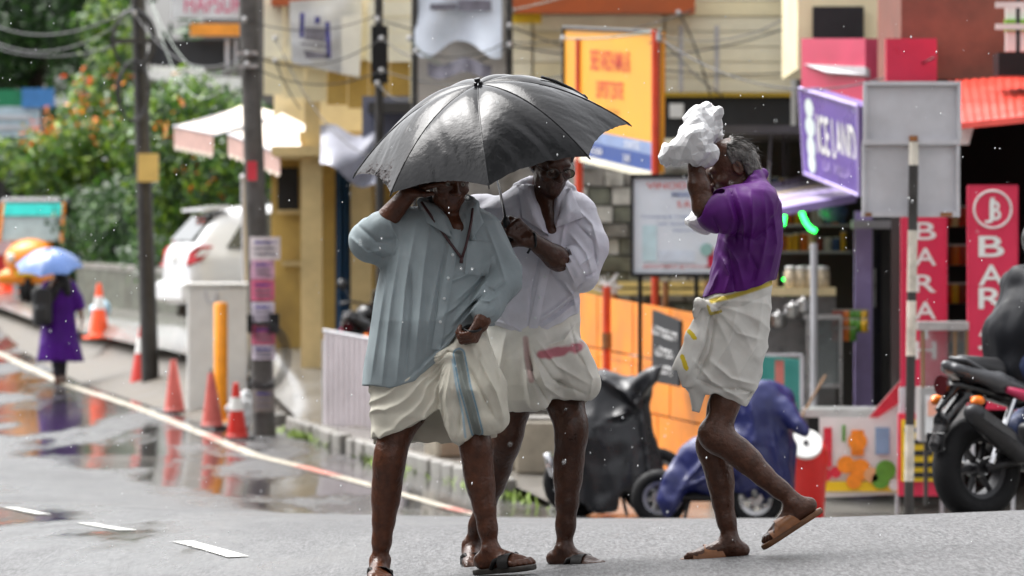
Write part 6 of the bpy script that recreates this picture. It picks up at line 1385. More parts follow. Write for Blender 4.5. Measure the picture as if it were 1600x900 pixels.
# beard stubble is part of the skin; shirt
D1 = M1.D
s = M1.grid(530, 300, 815, 625, -.42, .34, .004)
s.loft(M1.rings([(612, 566, 785, -.17, .20), (560, 572, 782, -.18, .19), (500, 582, 772, -.185, .17), (450, 590, 768, -.165, .15), (400, 600, 770, -.145, .14), (368, 606, 774, -.125, .13), (345, 622, 772, -.105, .115), (328, 655, 752, -.085, .10), (316, 668, 738, -.07, .09)]), k=.02, pw=2.5)
s.chain([q(640, 356), q(598, 378, -.015), q(577, 377, -.03)], [.085, .080, .074], k=.035); s.cone(q(577, 376, -.03), q(596, 356, -.055), .072, .068, k=.025)
s.chain([q(752, 362, 0), q(788, 432, -.06), q(760, 486, -.21)], [.080, .070, .054], k=.035)
s.chain([q(664, 318, -.05), q(690, 342, -.10), q(708, 366, -.125)], [.020, .024, .012], k=.008, flat=((.2, -1, .3), .55)); s.chain([q(738, 322, -.06), q(728, 345, -.10), q(738, 372, -.12)], [.020, .022, .012], k=.008, flat=((-.2, -1, .3), .55))
s.chain([q(660, 316, 0), q(690, 306, .06), q(722, 308, .06), q(742, 320, 0)], [.02, .02, .02, .02], k=.01)
s.cone(q(704, 312, -.07), q(716, 354, -.135), .044, .018, k=.012, op='sub'); s.cone(q(612, 340, -.08), q(584, 344, -.05), .030, .03, k=.01, op='sub')
h1 = M1.hem([(540, 600), (568, 601), (610, 605), (650, 592), (690, 556), (712, 522), (730, 505), (800, 500)])
cut(s, lambda X, Y, Z: (h1(X) - Z) * (np.abs(X - M1.x(770)) > .045) + (-1) * (np.abs(X - M1.x(770)) <= .045) * 0 - 1e9 * 0 if False else np.where((X > M1.x(738)) & (Z > M1.z(510)), -1.0, h1(X) - Z))
fr1 = lambda p: (p[:, 1] < D1 + .03) * 1.0
cr1 = [([(672, 345, D1), (662, 430, D1), (648, 590, D1)], .016, .012), ([(650, 352, D1), (634, 450, D1), (622, 595, D1)], .014, .010), ([(628, 372, D1), (612, 470, D1), (598, 600, D1)], .014, .009), ([(690, 400, D1), (672, 500, D1), (664, 580, D1)], .012, .008), ([(606, 420, D1), (594, 500, D1), (580, 595, D1)], .012, .008),
       ([(640, 380, D1), (645, 480, D1), (635, 590, D1)], .010, -.008), ([(716, 358, D1), (700, 440, D1), (690, 530, D1)], .010, .006), ([(703, 362, D1), (687, 440, D1), (677, 530, D1)], .007, -.006), ([(770, 400, D1), (745, 440, D1), (712, 470, D1)], .014, .010), ([(765, 430, D1), (735, 475, D1), (702, 512, D1)], .012, .010), ([(750, 470, D1), (725, 500, D1), (690, 530, D1)], .010, .008), ([(768, 415, D1), (740, 455, D1), (705, 490, D1)], .010, -.014), ([(772, 400, D1), (728, 430, D1), (690, 445, D1)], .010, .009), ([(760, 455, D1), (728, 488, D1), (706, 520, D1)], .008, -.012), ([(755, 440, D1), (715, 478, D1), (680, 500, D1)], .009, .010), ([(720, 515, D1), (690, 545, D1), (650, 585, D1)], .012, .008), ([(706, 520, D1), (672, 556, D1), (640, 588, D1)], .009, -.007),
       ([(548, 370, D1), (575, 395, D1), (602, 392, D1)], .012, .010), ([(560, 352, D1), (590, 378, D1), (622, 372, D1)], .010, -.008), ([(610, 345, D1), (622, 375, D1), (612, 410, D1)], .010, .008), ([(570, 388, D1), (598, 402, D1), (618, 398, D1)], .008, -.008), ([(760, 352, D1), (778, 400, D1), (790, 440, D1)], .010, .008), ([(790, 440, D1), (772, 455, D1), (760, 448, D1)], .009, -.010), ([(780, 460, D1), (765, 470, D1), (750, 468, D1)], .008, .009), ([(728, 372, D1), (766, 376, D1)], .005, .004), ([(728, 372, D1), (726, 420, D1)], .004, .004)]
def d1(p): return creases(p, cr1, fr1) + .0040 * ridge(p, [[9, 0, 1.2], [0, 7, 0], [1.4, 0, 2.4]], 3) + .008 * crumple(p * [1, 1, .45], 5, 9, 18, 4)
s.displace(d1); CUR = M1; M_sh1 = cloth('wet_pale_blue_cotton', .55); SHB = srgb(140, 151, 155); CURCOL = SHB; s.build('shirt', M_sh1, M1.o, color=flat_col(SHB))
patch(s, [(657, 313), (684, 322), (708, 372), (668, 348)], 9, 9, .004, .006, 'collar', M_sh1, M1.o, .022); patch(s, [(745, 318), (727, 330), (736, 376), (756, 348)], 8, 8, .004, .006, 'collar', M_sh1, M1.o, .022)
patch(s, [(707, 358), (721, 358), (689, 545), (675, 545)], 5, 36, .0015, .0025, 'placket', M_sh1, M1.o); patch(s, [(731, 376), (768, 380), (764, 432), (727, 428)], 12, 14, .001, .002, 'pocket', M_sh1, M1.o)
patch(s, [(737, 487), (772, 476), (774, 491), (741, 503)], 12, 6, .002, .005, 'cuff', M_sh1, M1.o)
M_btn = mat('shirt_button', (.55, .6, .62), .3)
for x, y in ((701, 434), (695, 466), (689, 502), (708, 398)):
    b_ = MB().lathe([(.0055, 0), (.006, .002), (.004, .003)], 10, Matrix.Translation(on_cloth(s, [(x, y)], .006)[0]) @ Matrix.Rotation(math.radians(90), 4, 'X')); b_.build('button', M_btn, M1.o)
mb = MB(); 
for pts in ([(659, 316), (670, 332), (681, 348), (693, 364), (704, 380), (714, 393), (722, 404)], [(739, 326), (737, 345), (733, 365), (728, 386), (722, 404)]):
    mb.tube([p_ - Vector((0, .016 * max(0, 1 - i_ / 4), 0)) for i_, p_ in enumerate(on_cloth(s, pts, .012))], .0055, 6)
mb.tube(on_cloth(s, [(722, 402), (721, 411)], .013), .007, 6); mb.build('lanyard', mat('maroon_ribbon', (.045, .014, .016), .5), M1.o, smooth=True)
mb = MB().tube([Vector(q(738 + 13 * math.cos(t), 510 + 5 * math.sin(t) + 3, -.25 - .036 * math.sin(t + .2))) for t in np.linspace(0, 6.283, 24)], .005, 6); mb.build('wrist_band', M_black, M1.o, smooth=True)
# lungi
s = M1.grid(560, 500, 815, 705, -.42, .30, .004)
s.loft(M1.rings([(694, 583, 730, -.13, .17), (684, 581, 775, -.15, .17), (650, 579, 782, -.17, .17), (600, 577, 778, -.175, .17), (560, 588, 768, -.165, .15), (520, 600, 756, -.14, .13)]), k=.02)
s.chain([q(704, 552, -.17), q(703, 610, -.20), q(716, 676, -.20)], [.030, .038, .045], k=.03); s.chain([q(740, 545, -.14), q(756, 610, -.18), q(764, 650, -.19)], [.06, .075, .07], k=.04); s.ell(q(700, 556, -.185), (.045, .03, .026), k=.015); s.cone(q(686, 562, -.18), q(722, 540, -.17), .018, .022, k=.012)
h2 = M1.hem([(560, 684), (582, 684), (606, 680), (632, 670), (662, 652), (688, 636), (695, 660), (706, 684), (718, 690), (730, 682), (742, 672), (765, 673), (786, 668), (800, 655)]); zb = M1.z(693)
cut(s, lambda X, Y, Z: np.where(Y < D1 + .06, h2(X) - Z, zb - Z))
def d2(p):
    px_, py_ = M1.px(p); an = np.arctan2(py_ - 548, 706 - px_); rr = np.hypot(py_ - 548, px_ - 706); left = np.clip((708 - px_) / 14, 0, 1) * np.clip(rr / 40, 0, 1)
    f = .0042 * (1 - 2 * np.abs(np.sin(an * 17 + 2.6 * VNS(p * 7) + 1.2 * VNS(p * 19)))) * left + .005 * ridge(p, [[5, 0, 3], [0, 5, 0], [3, 0, 5]], 8) * left
    right = np.clip((px_ - 700) / 10, 0, 1); f += .010 * ridge(p, [[13, 0, 1.8], [0, 6, 0], [1, 0, 2.4]], 9) * right + .004 * ridge(p, [[28, 0, 5], [0, 14, 0], [3, 0, 9]], 12) * right
    return f + creases(p, [([(716, 556, D1), (732, 620, D1), (744, 668, D1)], .014, .010), ([(705, 570, D1), (698, 620, D1), (704, 676, D1)], .012, .010), ([(726, 560, D1), (752, 610, D1), (775, 655, D1)], .010, -.012), ([(750, 560, D1), (776, 610, D1), (788, 650, D1)], .012, .012), ([(712, 600, D1), (720, 640, D1), (716, 684, D1)], .008, -.010), ([(684, 564, D1), (700, 548, D1), (722, 552, D1)], .006, -.010)], lambda p: (p[:, 1] < D1) * 1.)
s.displace(d2)
LW = srgb(202, 198, 184)
def lc1(V):
    px_, py_ = M1.px(V); c = np.tile(np.array(LW), (len(V), 1)) * wet(V, .16)[:, None]; d = linedist(px_, py_, [(718, 552), (727, 600), (738, 640), (746, 672)]); fr = V[:, 1] < D1 - .02
    k = (np.clip((8 - d) / 2.5, 0, 1) * fr)[:, None]; c = c * (1 - k) + np.array(srgb(122, 128, 124)) * k; k = (np.clip(1.6 - np.abs(d - 8.6) * .8, 0, 1) * fr * .8)[:, None]; c = c * (1 - k) + np.array(srgb(70, 128, 158)) * k
    d2_ = linedist(px_, py_, [(708, 560), (714, 600), (724, 645), (728, 680)]); k = (np.clip(1.5 - d2_ * .6, 0, 1) * fr * .6)[:, None]; c = c * (1 - k) + np.array(srgb(110, 160, 190)) * k; return c
M_lun = cloth('wet_white_cotton', .6, .10); s.build('lungi', M_lun, M1.o, color=lc1)
M_slb = mat('black_rubber_sandal', (.010, .009, .009), .6, .2, 20, spec=.2); M_slk = mat('dark_sole', (.03, .026, .022), .55, .3, 20); M_brn = mat('tan_leather_sandal', srgb(128, 80, 42), .4, .25, 20); M_brs = mat('brown_sole', srgb(100, 66, 38), .5, .3, 20)
sandal(M1.o, q(594, 874, .03), (.02, -1, -.02), (0, 0, 1), 1, M_slk, M_slb, 'thong'); sandal(M1.o, q(766, 858, -.14), fL, uL, -1, M_slk, M_slb, 'thong')

# ============ man in the white shirt holding the umbrella ============
M2 = Person(22.45, 850, 'bespectacled man in white shirt and white lungi holding the black umbrella'); q = M2.q; D2 = M2.D
s = M2.grid(700, 185, 965, 910, -.50, .45, .005)
hc = q(862, 252, -.07); hf = (.34, -.84, -.42); hu = (.16, -.36, .92); R2, hp2 = add_head(s, hc, hf, hu, q(850, 322, .02))
s.loft(M2.rings([(560, 770, 885, -.09, .09), (450, 768, 890, -.09, .09), (330, 770, 895, -.07, .08), (312, 815, 885, -.05, .05)]), k=.02)
s.cone(q(870, 325), q(902, 330), .06, .055, k=.03); s.chain([q(908, 332), q(916, 385, -.06), q(902, 428, -.13)], [.052, .048, .046], k=.02)
s.cone(q(850, 312, -.03), q(861, 362, -.105), .05, .034, k=.02); w2 = q(829, 374, -.28); s.chain([q(902, 428, -.13), q(868, 402, -.22), w2], [.046, .045, .031], k=.02)
add_hand(s, w2, (-.72, -.10, .52), (-.35, .90, -.18), 1, curl=(.75, 1.1, .8), thumb=(.55, .55, .7), sc=1.06)
s.chain([q(748, 332, .05), q(752, 430, .14), q(770, 500, .08)], [.05, .045, .033], k=.02)
s.cone(q(850, 560), q(870, 600), .1, .09); add_leg(s, q(872, 580), q(893, 676, -.08), q(882, 852, -.06), (-.3, .9, 0), sc=1.06); fA = (.84, -.54, 0); add_foot(s, q(882, 856, -.06), fA, (0, 0, 1), -1)
add_leg(s, q(812, 580, .05), q(790, 690, .08), q(738, 848, .28), (.1, 1, 0)); fB = (.10, -.99, -.10); add_foot(s, q(738, 850, .28), fB, (.02, -.1, 1), 1)
s.build('body', M_skin, M2.o, color=skin_color((.050, .019, .010), [(hp2(-.031, .09, -.002), .009, (.3, .27, .24)), (hp2(.031, .09, -.002), .009, (.3, .27, .24)), (hp2(-.031, .091, -.003), .005, (.01, .008, .006)), (hp2(.031, .091, -.003), .005, (.01, .008, .006)), (hp2(0, .09, -.064), .018, (.06, .024, .02))]))
hair_mesh(M2.o, hp2, R2, 1, M_hair, 0, 0, hairline, 0, 4, 120)
gl = empty('spectacles', hp2(0, .1, 0)); gl.parent = M2.o; gl.location = Vector(hp2(0, .1, 0)) - M2.o.location
Mgf = mat('dark_spectacle_frame', (.05, .04, .035), .25, .1, 5, metal=.5); Mgl = mat('spectacle_lens', (.9, .92, .92), .05, 0, 3, trans=1, spec=.08, ior=1.08)
for a in (-1, 1):
    MB().tube([Vector(hp2(a * .034 + .025 * math.cos(t), .106, -.006 + .019 * math.sin(t))) for t in np.linspace(0, 6.283, 24)], .0022, 6).build('rim', Mgf, gl, smooth=True)
    MB().add([Vector(hp2(a * .034 + .024 * math.cos(t), .106, -.006 + .018 * math.sin(t))) for t in np.linspace(0, 6.283, 20, endpoint=False)], [tuple(range(20))]).build('lens', Mgl, gl)
    MB().tube([Vector(hp2(a * .059, .104, 0)), Vector(hp2(a * .078, .05, 0)), Vector(hp2(a * .082, -.01, .0))], .002, 5).build('temple', Mgf, gl)
MB().tube([Vector(hp2(-.010, .106, -.002)), Vector(hp2(0, .112, .002)), Vector(hp2(.010, .106, -.002))], .002, 5).build('bridge', Mgf, gl)
s = M2.grid(715, 275, 960, 545, -.45, .42, .004)
s.loft(M2.rings([(535, 752, 905, -.165, .15), (490, 748, 904, -.18, .155), (450, 748, 908, -.175, .15), (400, 748, 912, -.155, .145), (350, 742, 920, -.13, .135), (325, 742, 922, -.11, .12), (305, 780, 900, -.09, .10), (290, 806, 882, -.07, .085)]), k=.02, pw=2.5)
s.chain([q(900, 334), q(914, 385, -.05), q(906, 428, -.12)], [.082, .084, .074], k=.035); s.cone(q(906, 426, -.12), q(886, 412, -.165), .070, .066, k=.02)
s.chain([q(752, 336, .03), q(752, 430, .12), q(770, 495, .08)], [.085, .072, .06], k=.035)
s.chain([q(812, 292, -.04), q(828, 326, -.11), q(852, 362, -.15)], [.013, .013, .009], k=.008, flat=((.2, -1, .3), .5)); s.chain([q(890, 298, -.05), q(884, 326, -.11), q(906, 340, -.11)], [.013, .013, .009], k=.008, flat=((-.2, -1, .3), .5)); s.chain([q(884, 326, -.11), q(868, 352, -.145)], [.012, .008], k=.008, flat=((-.2, -1, .3), .5)); s.chain([q(810, 292, 0), q(835, 280, .06), q(872, 282, .06), q(892, 296, 0)], [.02] * 4, k=.01)
s.cone(q(849, 290, -.08), q(861, 362, -.16), .056, .022, k=.012, op='sub'); s.cone(q(868, 400, -.215), q(880, 408, -.18), .040, .045, k=.01, op='sub')
h3 = M2.hem([(715, 498), (756, 500), (785, 512), (822, 527), (850, 517), (880, 500), (905, 486), (960, 470)]); cut(s, lambda X, Y, Z: np.where((X > M2.x(880)) & (Z > M2.z(478)), -1., h3(X) - Z))
cr2 = [([(862, 372, D2), (842, 450, D2), (836, 522, D2)], .010, .006), ([(848, 376, D2), (830, 450, D2), (824, 522, D2)], .006, -.006), ([(905, 450, D2), (870, 480, D2), (840, 500, D2)], .012, .010), ([(905, 470, D2), (875, 492, D2), (845, 512, D2)], .010, .010), ([(905, 460, D2), (872, 487, D2), (842, 507, D2)], .008, -.010), ([(880, 440, D2), (895, 462, D2), (902, 490, D2)], .010, .010), ([(762, 420, D2), (768, 470, D2), (800, 515, D2)], .014, .008), ([(790, 330, D2), (800, 400, D2), (792, 500, D2)], .014, .007), ([(770, 500, D2), (800, 508, D2), (822, 522, D2)], .008, .006),
       ([(895, 320, D2), (925, 350, D2), (935, 390, D2)], .010, .009), ([(900, 350, D2), (925, 375, D2), (932, 420, D2)], .009, -.010), ([(890, 365, D2), (915, 395, D2), (925, 430, D2)], .010, .010), ([(925, 400, D2), (905, 415, D2), (895, 440, D2)], .008, .010), ([(930, 425, D2), (912, 432, D2), (900, 452, D2)], .007, -.010), ([(872, 395, D2), (886, 418, D2), (898, 446, D2)], .006, .008), ([(884, 386, D2), (899, 410, D2), (912, 436, D2)], .005, -.008), ([(888, 330, D2), (880, 360, D2), (876, 390, D2)], .010, .009), ([(740, 320, D2), (770, 345, D2), (790, 400, D2)], .014, .010)]
s.displace(lambda p: creases(p, cr2, lambda p: (p[:, 1] < D2 + .03) * 1.) + .0035 * ridge(p, [[8, 0, 2], [0, 8, 0], [2, 0, 3.5]], 13) + .012 * crumple(p, 5, 8, 16, 14))
CUR = M2; CURCOL = srgb(198, 198, 208); M_sh2 = cloth('wet_white_poplin', .5); s.build('shirt', M_sh2, M2.o, color=flat_col(srgb(198, 198, 208)))
patch(s, [(810, 292), (828, 300), (858, 368), (816, 340)], 9, 9, .004, .006, 'collar', M_sh2, M2.o, .024); patch(s, [(893, 294), (879, 312), (868, 356), (910, 340)], 9, 9, .004, .006, 'collar', M_sh2, M2.o, .024)
patch(s, [(856, 366), (870, 366), (838, 520), (824, 522)], 5, 34, .0015, .0025, 'placket', M_sh2, M2.o)
patch(s, [(870, 392), (890, 384), (916, 438), (897, 449)], 8, 14, .002, .006, 'cuff', M_sh2, M2.o)
for x, y in ((857, 400), (851, 432), (843, 464), (836, 496)): MB().lathe([(.0055, 0), (.006, .002), (.004, .003)], 10, Matrix.Translation(on_cloth(s, [(x, y)], .006)[0]) @ Matrix.Rotation(math.radians(90), 4, 'X')).build('button', M_btn, M2.o)
mb = MB().tube([Vector(q(833 + 4 * math.cos(t) , 377 + 13 * math.sin(t), -.275 - .034 * math.cos(t + .3))) for t in np.linspace(0, 6.283, 24)], .006, 6); mb.tube([Vector(q(829, 388, -.31)), Vector(q(824, 396, -.31))], .005, 6); mb.build('wrist_band', M_black, M2.o, smooth=True)
s = M2.grid(735, 470, 955, 665, -.42, .34, .004)
s.loft(M2.rings([(642, 778, 905, -.12, .18), (624, 772, 926, -.17, .18), (600, 764, 927, -.19, .18), (560, 756, 914, -.19, .17), (520, 754, 908, -.175, .155), (480, 756, 904, -.15, .14)]), k=.02)
s.chain([q(835, 535, -.17), q(850, 590, -.20), q(848, 628, -.18)], [.04, .055, .05], k=.04); s.chain([q(890, 560, -.12), q(906, 600, -.14)], [.09, .085], k=.04)
h4 = M2.hem([(735, 641), (790, 641), (840, 640), (856, 632), (862, 621), (900, 622), (918, 626), (929, 628), (955, 620)]); cut(s, lambda X, Y, Z: np.where(Y < D2 + .08, h4(X) - Z, M2.z(643) - Z))
cr = [([(838, 530, D2), (870, 570, D2), (922, 600, D2)], .012, .010), ([(832, 545, D2), (862, 590, D2), (915, 615, D2)], .010, -.011), ([(828, 540, D2), (850, 600, D2), (880, 622, D2)], .012, .011), ([(822, 530, D2), (835, 590, D2), (858, 632, D2)], .010, -.012), ([(815, 530, D2), (820, 580, D2), (830, 636, D2)], .014, .010), ([(905, 500, D2), (880, 530, D2), (850, 540, D2)], .010, .009), ([(790, 520, D2), (780, 580, D2), (785, 636, D2)], .012, .008), ([(910, 560, D2), (925, 590, D2), (920, 622, D2)], .010, .010), ([(890, 505, D2), (900, 550, D2), (925, 585, D2)], .010, -.008)]
s.displace(lambda p: creases(p, cr, lambda p: (p[:, 1] < D2) * 1.) + .0045 * ridge(p, [[8, 0, 3], [0, 6, 0], [3, 0, 4]], 15) + .012 * crumple(p, 5, 7, 15, 16))
def lc2(V):
    px_, py_ = M2.px(V); c = np.tile(np.array(srgb(206, 204, 196)), (len(V), 1)) * wet(V, .16)[:, None]; fr = V[:, 1] < D2 - .02; nz_ = VNS(V * 40)
    d = linedist(px_, py_, [(846, 553), (872, 548), (905, 540)]); k = (np.clip((9 + 3 * nz_ - d) / 5, 0, 1) * fr * .8)[:, None]; c = c * (1 - k) + np.array(srgb(166, 60, 86)) * k
    d = linedist(px_, py_, [(821, 528), (824, 560), (830, 592)]); k = (np.clip((6 - d) / 3, 0, 1) * fr * .45)[:, None]; c = c * (1 - k) + np.array(srgb(150, 70, 84)) * k; return c
s.build('lungi', M_lun, M2.o, color=lc2)
sandal(M2.o, q(882, 856, -.06), fA, (0, 0, 1), -1, M_slk, M_slb, 'thong'); sandal(M2.o, q(738, 850, .28), fB, (.02, -.1, 1), 1, M_slk, M_slb, 'thong')

# ============ man in purple ============
M3 = Person(22.15, 1130, 'old man in purple shirt striding with a white plastic bag over his head'); q = M3.q; D3 = M3.D
s = M3.grid(1030, 150, 1300, 900, -.40, .38, .005)
hc = q(1141, 262, 0); hf = (-.90, -.16, -.40); hu = (-.38, -.05, .92); R3, hp3 = add_head(s, hc, hf, hu, q(1178, 318, 0))
s.loft(M3.rings([(470, 1122, 1195, -.12, .12), (400, 1135, 1205, -.13, .13), (330, 1145, 1205, -.13, .13), (305, 1160, 1200, -.09, .09)]), k=.02)
e3 = q(1099, 322, -.20); w3 = q(1085, 246, -.15); s.chain([q(1178, 318, -.14), q(1140, 325, -.19), e3], [.052, .046, .040], k=.02); s.chain([e3, q(1092, 290, -.19), w3], [.041, .042, .027], k=.018); s.ell(e3 + np.array([.0, 0, -.012]), (.036, .036, .032), k=.02)
add_hand(s, w3, (-.22, -.05, .95), (.75, .5, .1), 1, curl=(.35, .8, .6), thumb=(.6, .5, .5))
e4 = q(1112, 330, .20); w4 = q(1100, 235, .12); s.chain([q(1178, 318, .14), q(1145, 328, .19), e4], [.052, .046, .040], k=.02); s.chain([e4, q(1104, 285, .17), w4], [.041, .042, .027], k=.018); add_hand(s, w4, (-.05, -.3, .95), (.6, -.7, .1), -1, curl=(.5, .9, .6))
add_leg(s, q(1148, 560, .05), q(1112, 700, .08), q(1139, 838, .06), (1, 0, .05), sc=.92, th=.066); add_foot(s, q(1139, 843, .06), (-1, -.06, 0), (0, 0, 1), -1)
add_leg(s, q(1150, 560, -.035), q(1120, 684, -.075), q(1238, 782, -.10), (.62, 0, .60), sc=.94, th=.066); fT = (-.84, -.05, -.54); uT = (-.52, 0, .84); add_foot(s, q(1238, 786, -.10), fT, uT, 1)
s.build('body', M_skin, M3.o, color=skin_color((.070, .027, .0145), [(hp3(-.031, .09, -.002), .009, (.3, .27, .24)), (hp3(.031, .09, -.002), .009, (.3, .27, .24)), (hp3(0, .09, -.064), .018, (.06, .024, .02))]))
hl3 = lambda r, f, u: np.maximum(f - .005 + .6 * np.clip(u - .06, 0, .1), np.where(f > -.035, .012 - u, -.085 - u)) + np.where((u > .095) & (f > -.05), .02, 0)
hair_mesh(M3.o, hp3, R3, 1, M_hairg, 0, 0, hl3, 0, 6, 420)
s = M3.grid(1080, 255, 1240, 485, -.40, .36, .004)
s.loft(M3.rings([(474, 1096, 1208, -.155, .155), (440, 1108, 1211, -.165, .165), (400, 1117, 1220, -.17, .17), (350, 1126, 1223, -.175, .175), (318, 1136, 1220, -.165, .165), (296, 1150, 1208, -.13, .13), (278, 1164, 1194, -.075, .075), (266, 1168, 1188, -.06, .06)]), k=.02, pw=2.4)
s.chain([q(1182, 318, -.13), q(1150, 328, -.18), q(1122, 331, -.205)], [.085, .084, .083], k=.035); s.chain([q(1182, 318, .13), q(1150, 328, .18), q(1126, 331, .205)], [.085, .084, .083], k=.035)
s.cone(q(1122, 318, -.205), q(1095, 318, -.21), .060, .062, k=.008, op='sub')
s.chain([q(1192, 272, 0), q(1176, 282, -.07), q(1152, 302, -.075)], [.018, .02, .014], k=.01); s.chain([q(1192, 272, 0), q(1176, 282, .07), q(1152, 302, .075)], [.018, .02, .014], k=.01)
h5 = M3.hem([(1080, 463), (1098, 463), (1130, 460), (1170, 450), (1207, 437), (1240, 430)]); cut(s, lambda X, Y, Z: h5(X) - Z)
cr3 = [([(1130, 300, D3), (1142, 345, D3), (1135, 372, D3)], .010, .010), ([(1145, 295, D3), (1158, 345, D3), (1160, 390, D3)], .010, .011), ([(1138, 298, D3), (1150, 345, D3), (1147, 380, D3)], .007, -.010), ([(1170, 300, D3), (1172, 350, D3), (1165, 420, D3)], .012, .010), ([(1190, 300, D3), (1195, 370, D3), (1180, 440, D3)], .014, .009), ([(1128, 375, D3), (1150, 410, D3), (1160, 450, D3)], .010, .009), ([(1124, 400, D3), (1138, 430, D3), (1130, 458, D3)], .010, .010), ([(1120, 425, D3), (1112, 445, D3), (1105, 460, D3)], .008, .009), ([(1205, 330, D3), (1212, 380, D3), (1200, 430, D3)], .012, .008), ([(1165, 390, D3), (1180, 420, D3), (1172, 448, D3)], .010, -.009), ([(1135, 385, D3), (1142, 430, D3), (1146, 456, D3)], .007, -.008), ([(1150, 365, D3), (1175, 375, D3), (1205, 350, D3)], .010, -.007), ([(1110, 340, D3), (1122, 366, D3)], .008, -.008)]
s.displace(lambda p: creases(p, cr3) + .0045 * ridge(p, [[9, 3, 1.6], [0, 9, 0], [1, 0, 3]], 23) + .010 * crumple(p, 5, 8, 16, 24))
M_shp = mat('wet_purple_satin', (.5, .5, .5), .52, .1, 9, .08, 260, attr='col', spec=.3, sheen=0); s.build('shirt', M_shp, M3.o, color=flat_col(srgb(80, 10, 104)))
s = M3.grid(1040, 428, 1222, 655, -.34, .32, .004)
s.loft(M3.rings([(640, 1085, 1166, -.10, .10), (612, 1072, 1180, -.13, .13), (580, 1068, 1192, -.145, .14), (540, 1078, 1199, -.15, .15), (500, 1090, 1203, -.15, .15), (466, 1100, 1205, -.145, .145), (436, 1112, 1207, -.14, .14)]), k=.02)
s.chain([q(1100, 486, -.13), q(1086, 530, -.15), q(1068, 575, -.15), q(1076, 594, -.14)], [.022, .035, .042, .030], k=.02, flat=((0, 1, 0), .6)); s.chain([q(1090, 590, -.10), q(1088, 636, -.08)], [.05, .024], k=.02); s.ell(q(1106, 478, -.13), (.035, .025, .022), k=.01); s.chain([q(1104, 476, -.14), q(1092, 474, -.16), q(1086, 492, -.15)], [.014, .018, .010], k=.008); s.cone(q(1110, 485, -.14), q(1130, 468, -.15), .016, .012, k=.01)
def fan3(p):
    x_, y_ = M3.px(p); an = np.arctan2(y_ - 470, x_ - 1098); rr = np.hypot(y_ - 470, x_ - 1098)
    return .0035 * (1 - 2 * np.abs(np.sin(an * 9 + 1.5 * VNS(p * 6)))) * np.clip(rr / 50, .2, 1) + .003 * ridge(p, [[7, 0, 3], [0, 6, 0], [2, 0, 3]], 25)
h6 = M3.hem([(1040, 578), (1056, 578), (1064, 600), (1076, 612), (1080, 642), (1092, 644), (1101, 614), (1115, 612), (1140, 626), (1166, 636), (1182, 616), (1196, 590)]); cut(s, lambda X, Y, Z: h6(X) - Z)
cr = [([(1108, 482, D3), (1095, 540, D3), (1070, 596, D3)], .010, .010), ([(1116, 490, D3), (1106, 550, D3), (1082, 600, D3)], .009, -.011), ([(1080, 560, D3), (1110, 595, D3), (1160, 625, D3)], .012, .011), ([(1085, 590, D3), (1120, 605, D3), (1165, 610, D3)], .010, -.010), ([(1105, 560, D3), (1140, 590, D3), (1178, 600, D3)], .012, .009), ([(1190, 470, D3), (1180, 540, D3), (1150, 590, D3)], .016, .008), ([(1150, 470, D3), (1140, 530, D3), (1110, 580, D3)], .016, .007), ([(1125, 490, D3), (1150, 520, D3), (1190, 530, D3)], .012, .005), ([(1150, 605, D3), (1172, 612, D3), (1162, 628, D3)], .007, -.010), ([(1110, 476, D3), (1150, 480, D3), (1200, 460, D3)], .010, -.005)]
s.displace(lambda p: creases(p, cr) + fan3(p) + .010 * crumple(p, 5, 7, 15, 26))
def lc3(V):
    px_, py_ = M3.px(V); c = np.tile(np.array(srgb(206, 204, 198)), (len(V), 1)) * wet(V, .16)[:, None]
    d = linedist(px_, py_, [(1110, 470), (1140, 463), (1175, 452), (1210, 440)]); k = np.clip((5 - d) / 2.5, 0, 1)[:, None]; c = c * (1 - k) + np.array(srgb(186, 166, 70)) * k
    for a, b_ in (((1075, 517), (1083, 527)), ((1064, 556), (1070, 574))): c[linedist(px_, py_, [a, b_]) < 3.6] = srgb(196, 172, 44)
    c[linedist(px_, py_, [(1104, 478), (1108, 490), (1124, 486)]) < 2.2] = srgb(176, 160, 84); return c
s.build('lungi', M_lun, M3.o, color=lc3)
sandal(M3.o, q(1139, 843, .06), (-1, -.06, 0), (0, 0, 1), -1, M_brs, M_brn, 'cross'); sandal(M3.o, q(1238, 786, -.10), fT, uT, 1, M_brs, M_brn, 'cross')
# plastic bag over his head
pbg = empty('white_plastic_bag', q(1080, 235, -.1), 0, 'crumpled white plastic bag held over the head of the man in purple', 'bag')
s = M3.grid(1015, 140, 1150, 280, -.32, .26, .004)
s.chain([q(1056, 234, -.20), q(1080, 226, -.21), q(1104, 238, -.18)], [.055, .070, .042], k=.03, flat=((0, 1, 0), .8)); s.cone(q(1046, 244, -.2), q(1112, 246, -.18), .028, .02, k=.02); s.chain([q(1086, 214, -.19), q(1098, 196, -.12), q(1106, 184, -.06)], [.060, .058, .058], k=.04); s.ell(q(1105, 188, -.06), (.054, .08, .066), k=.02); s.ell(q(1104, 208, .08), (.06, .08, .05), k=.04); s.chain([q(1046, 240, -.08), q(1040, 250, -.06)], [.03, .02], k=.02); s.cone(q(1104, 248, -.09), q(1116, 243, -.1), .02, .006, k=.02)
s.displace(lambda p: .062 * crumple(p, 5, 6, 13, 31) + .026 * crumple(p, 5, 13, 22, 34) + .006 * crumple(p, 4, 28, 40, 32), .05)
M_bag = mat('white_bag_film', (.56, .56, .57), .22, .05, 6, spec=.6)
def film(o, ratio):
    """crisp facets of crumpled film"""
    o.data.polygons.foreach_set('use_smooth', [False] * len(o.data.polygons)); d = o.modifiers.new('facets', 'DECIMATE'); d.ratio = ratio
film(s.build('bag', M_bag, pbg), .038)
pb2 = empty('small_plastic_bag', q(1096, 360, .2), 0, 'small white plastic bag hanging from the far elbow of the man in purple', 'bag')
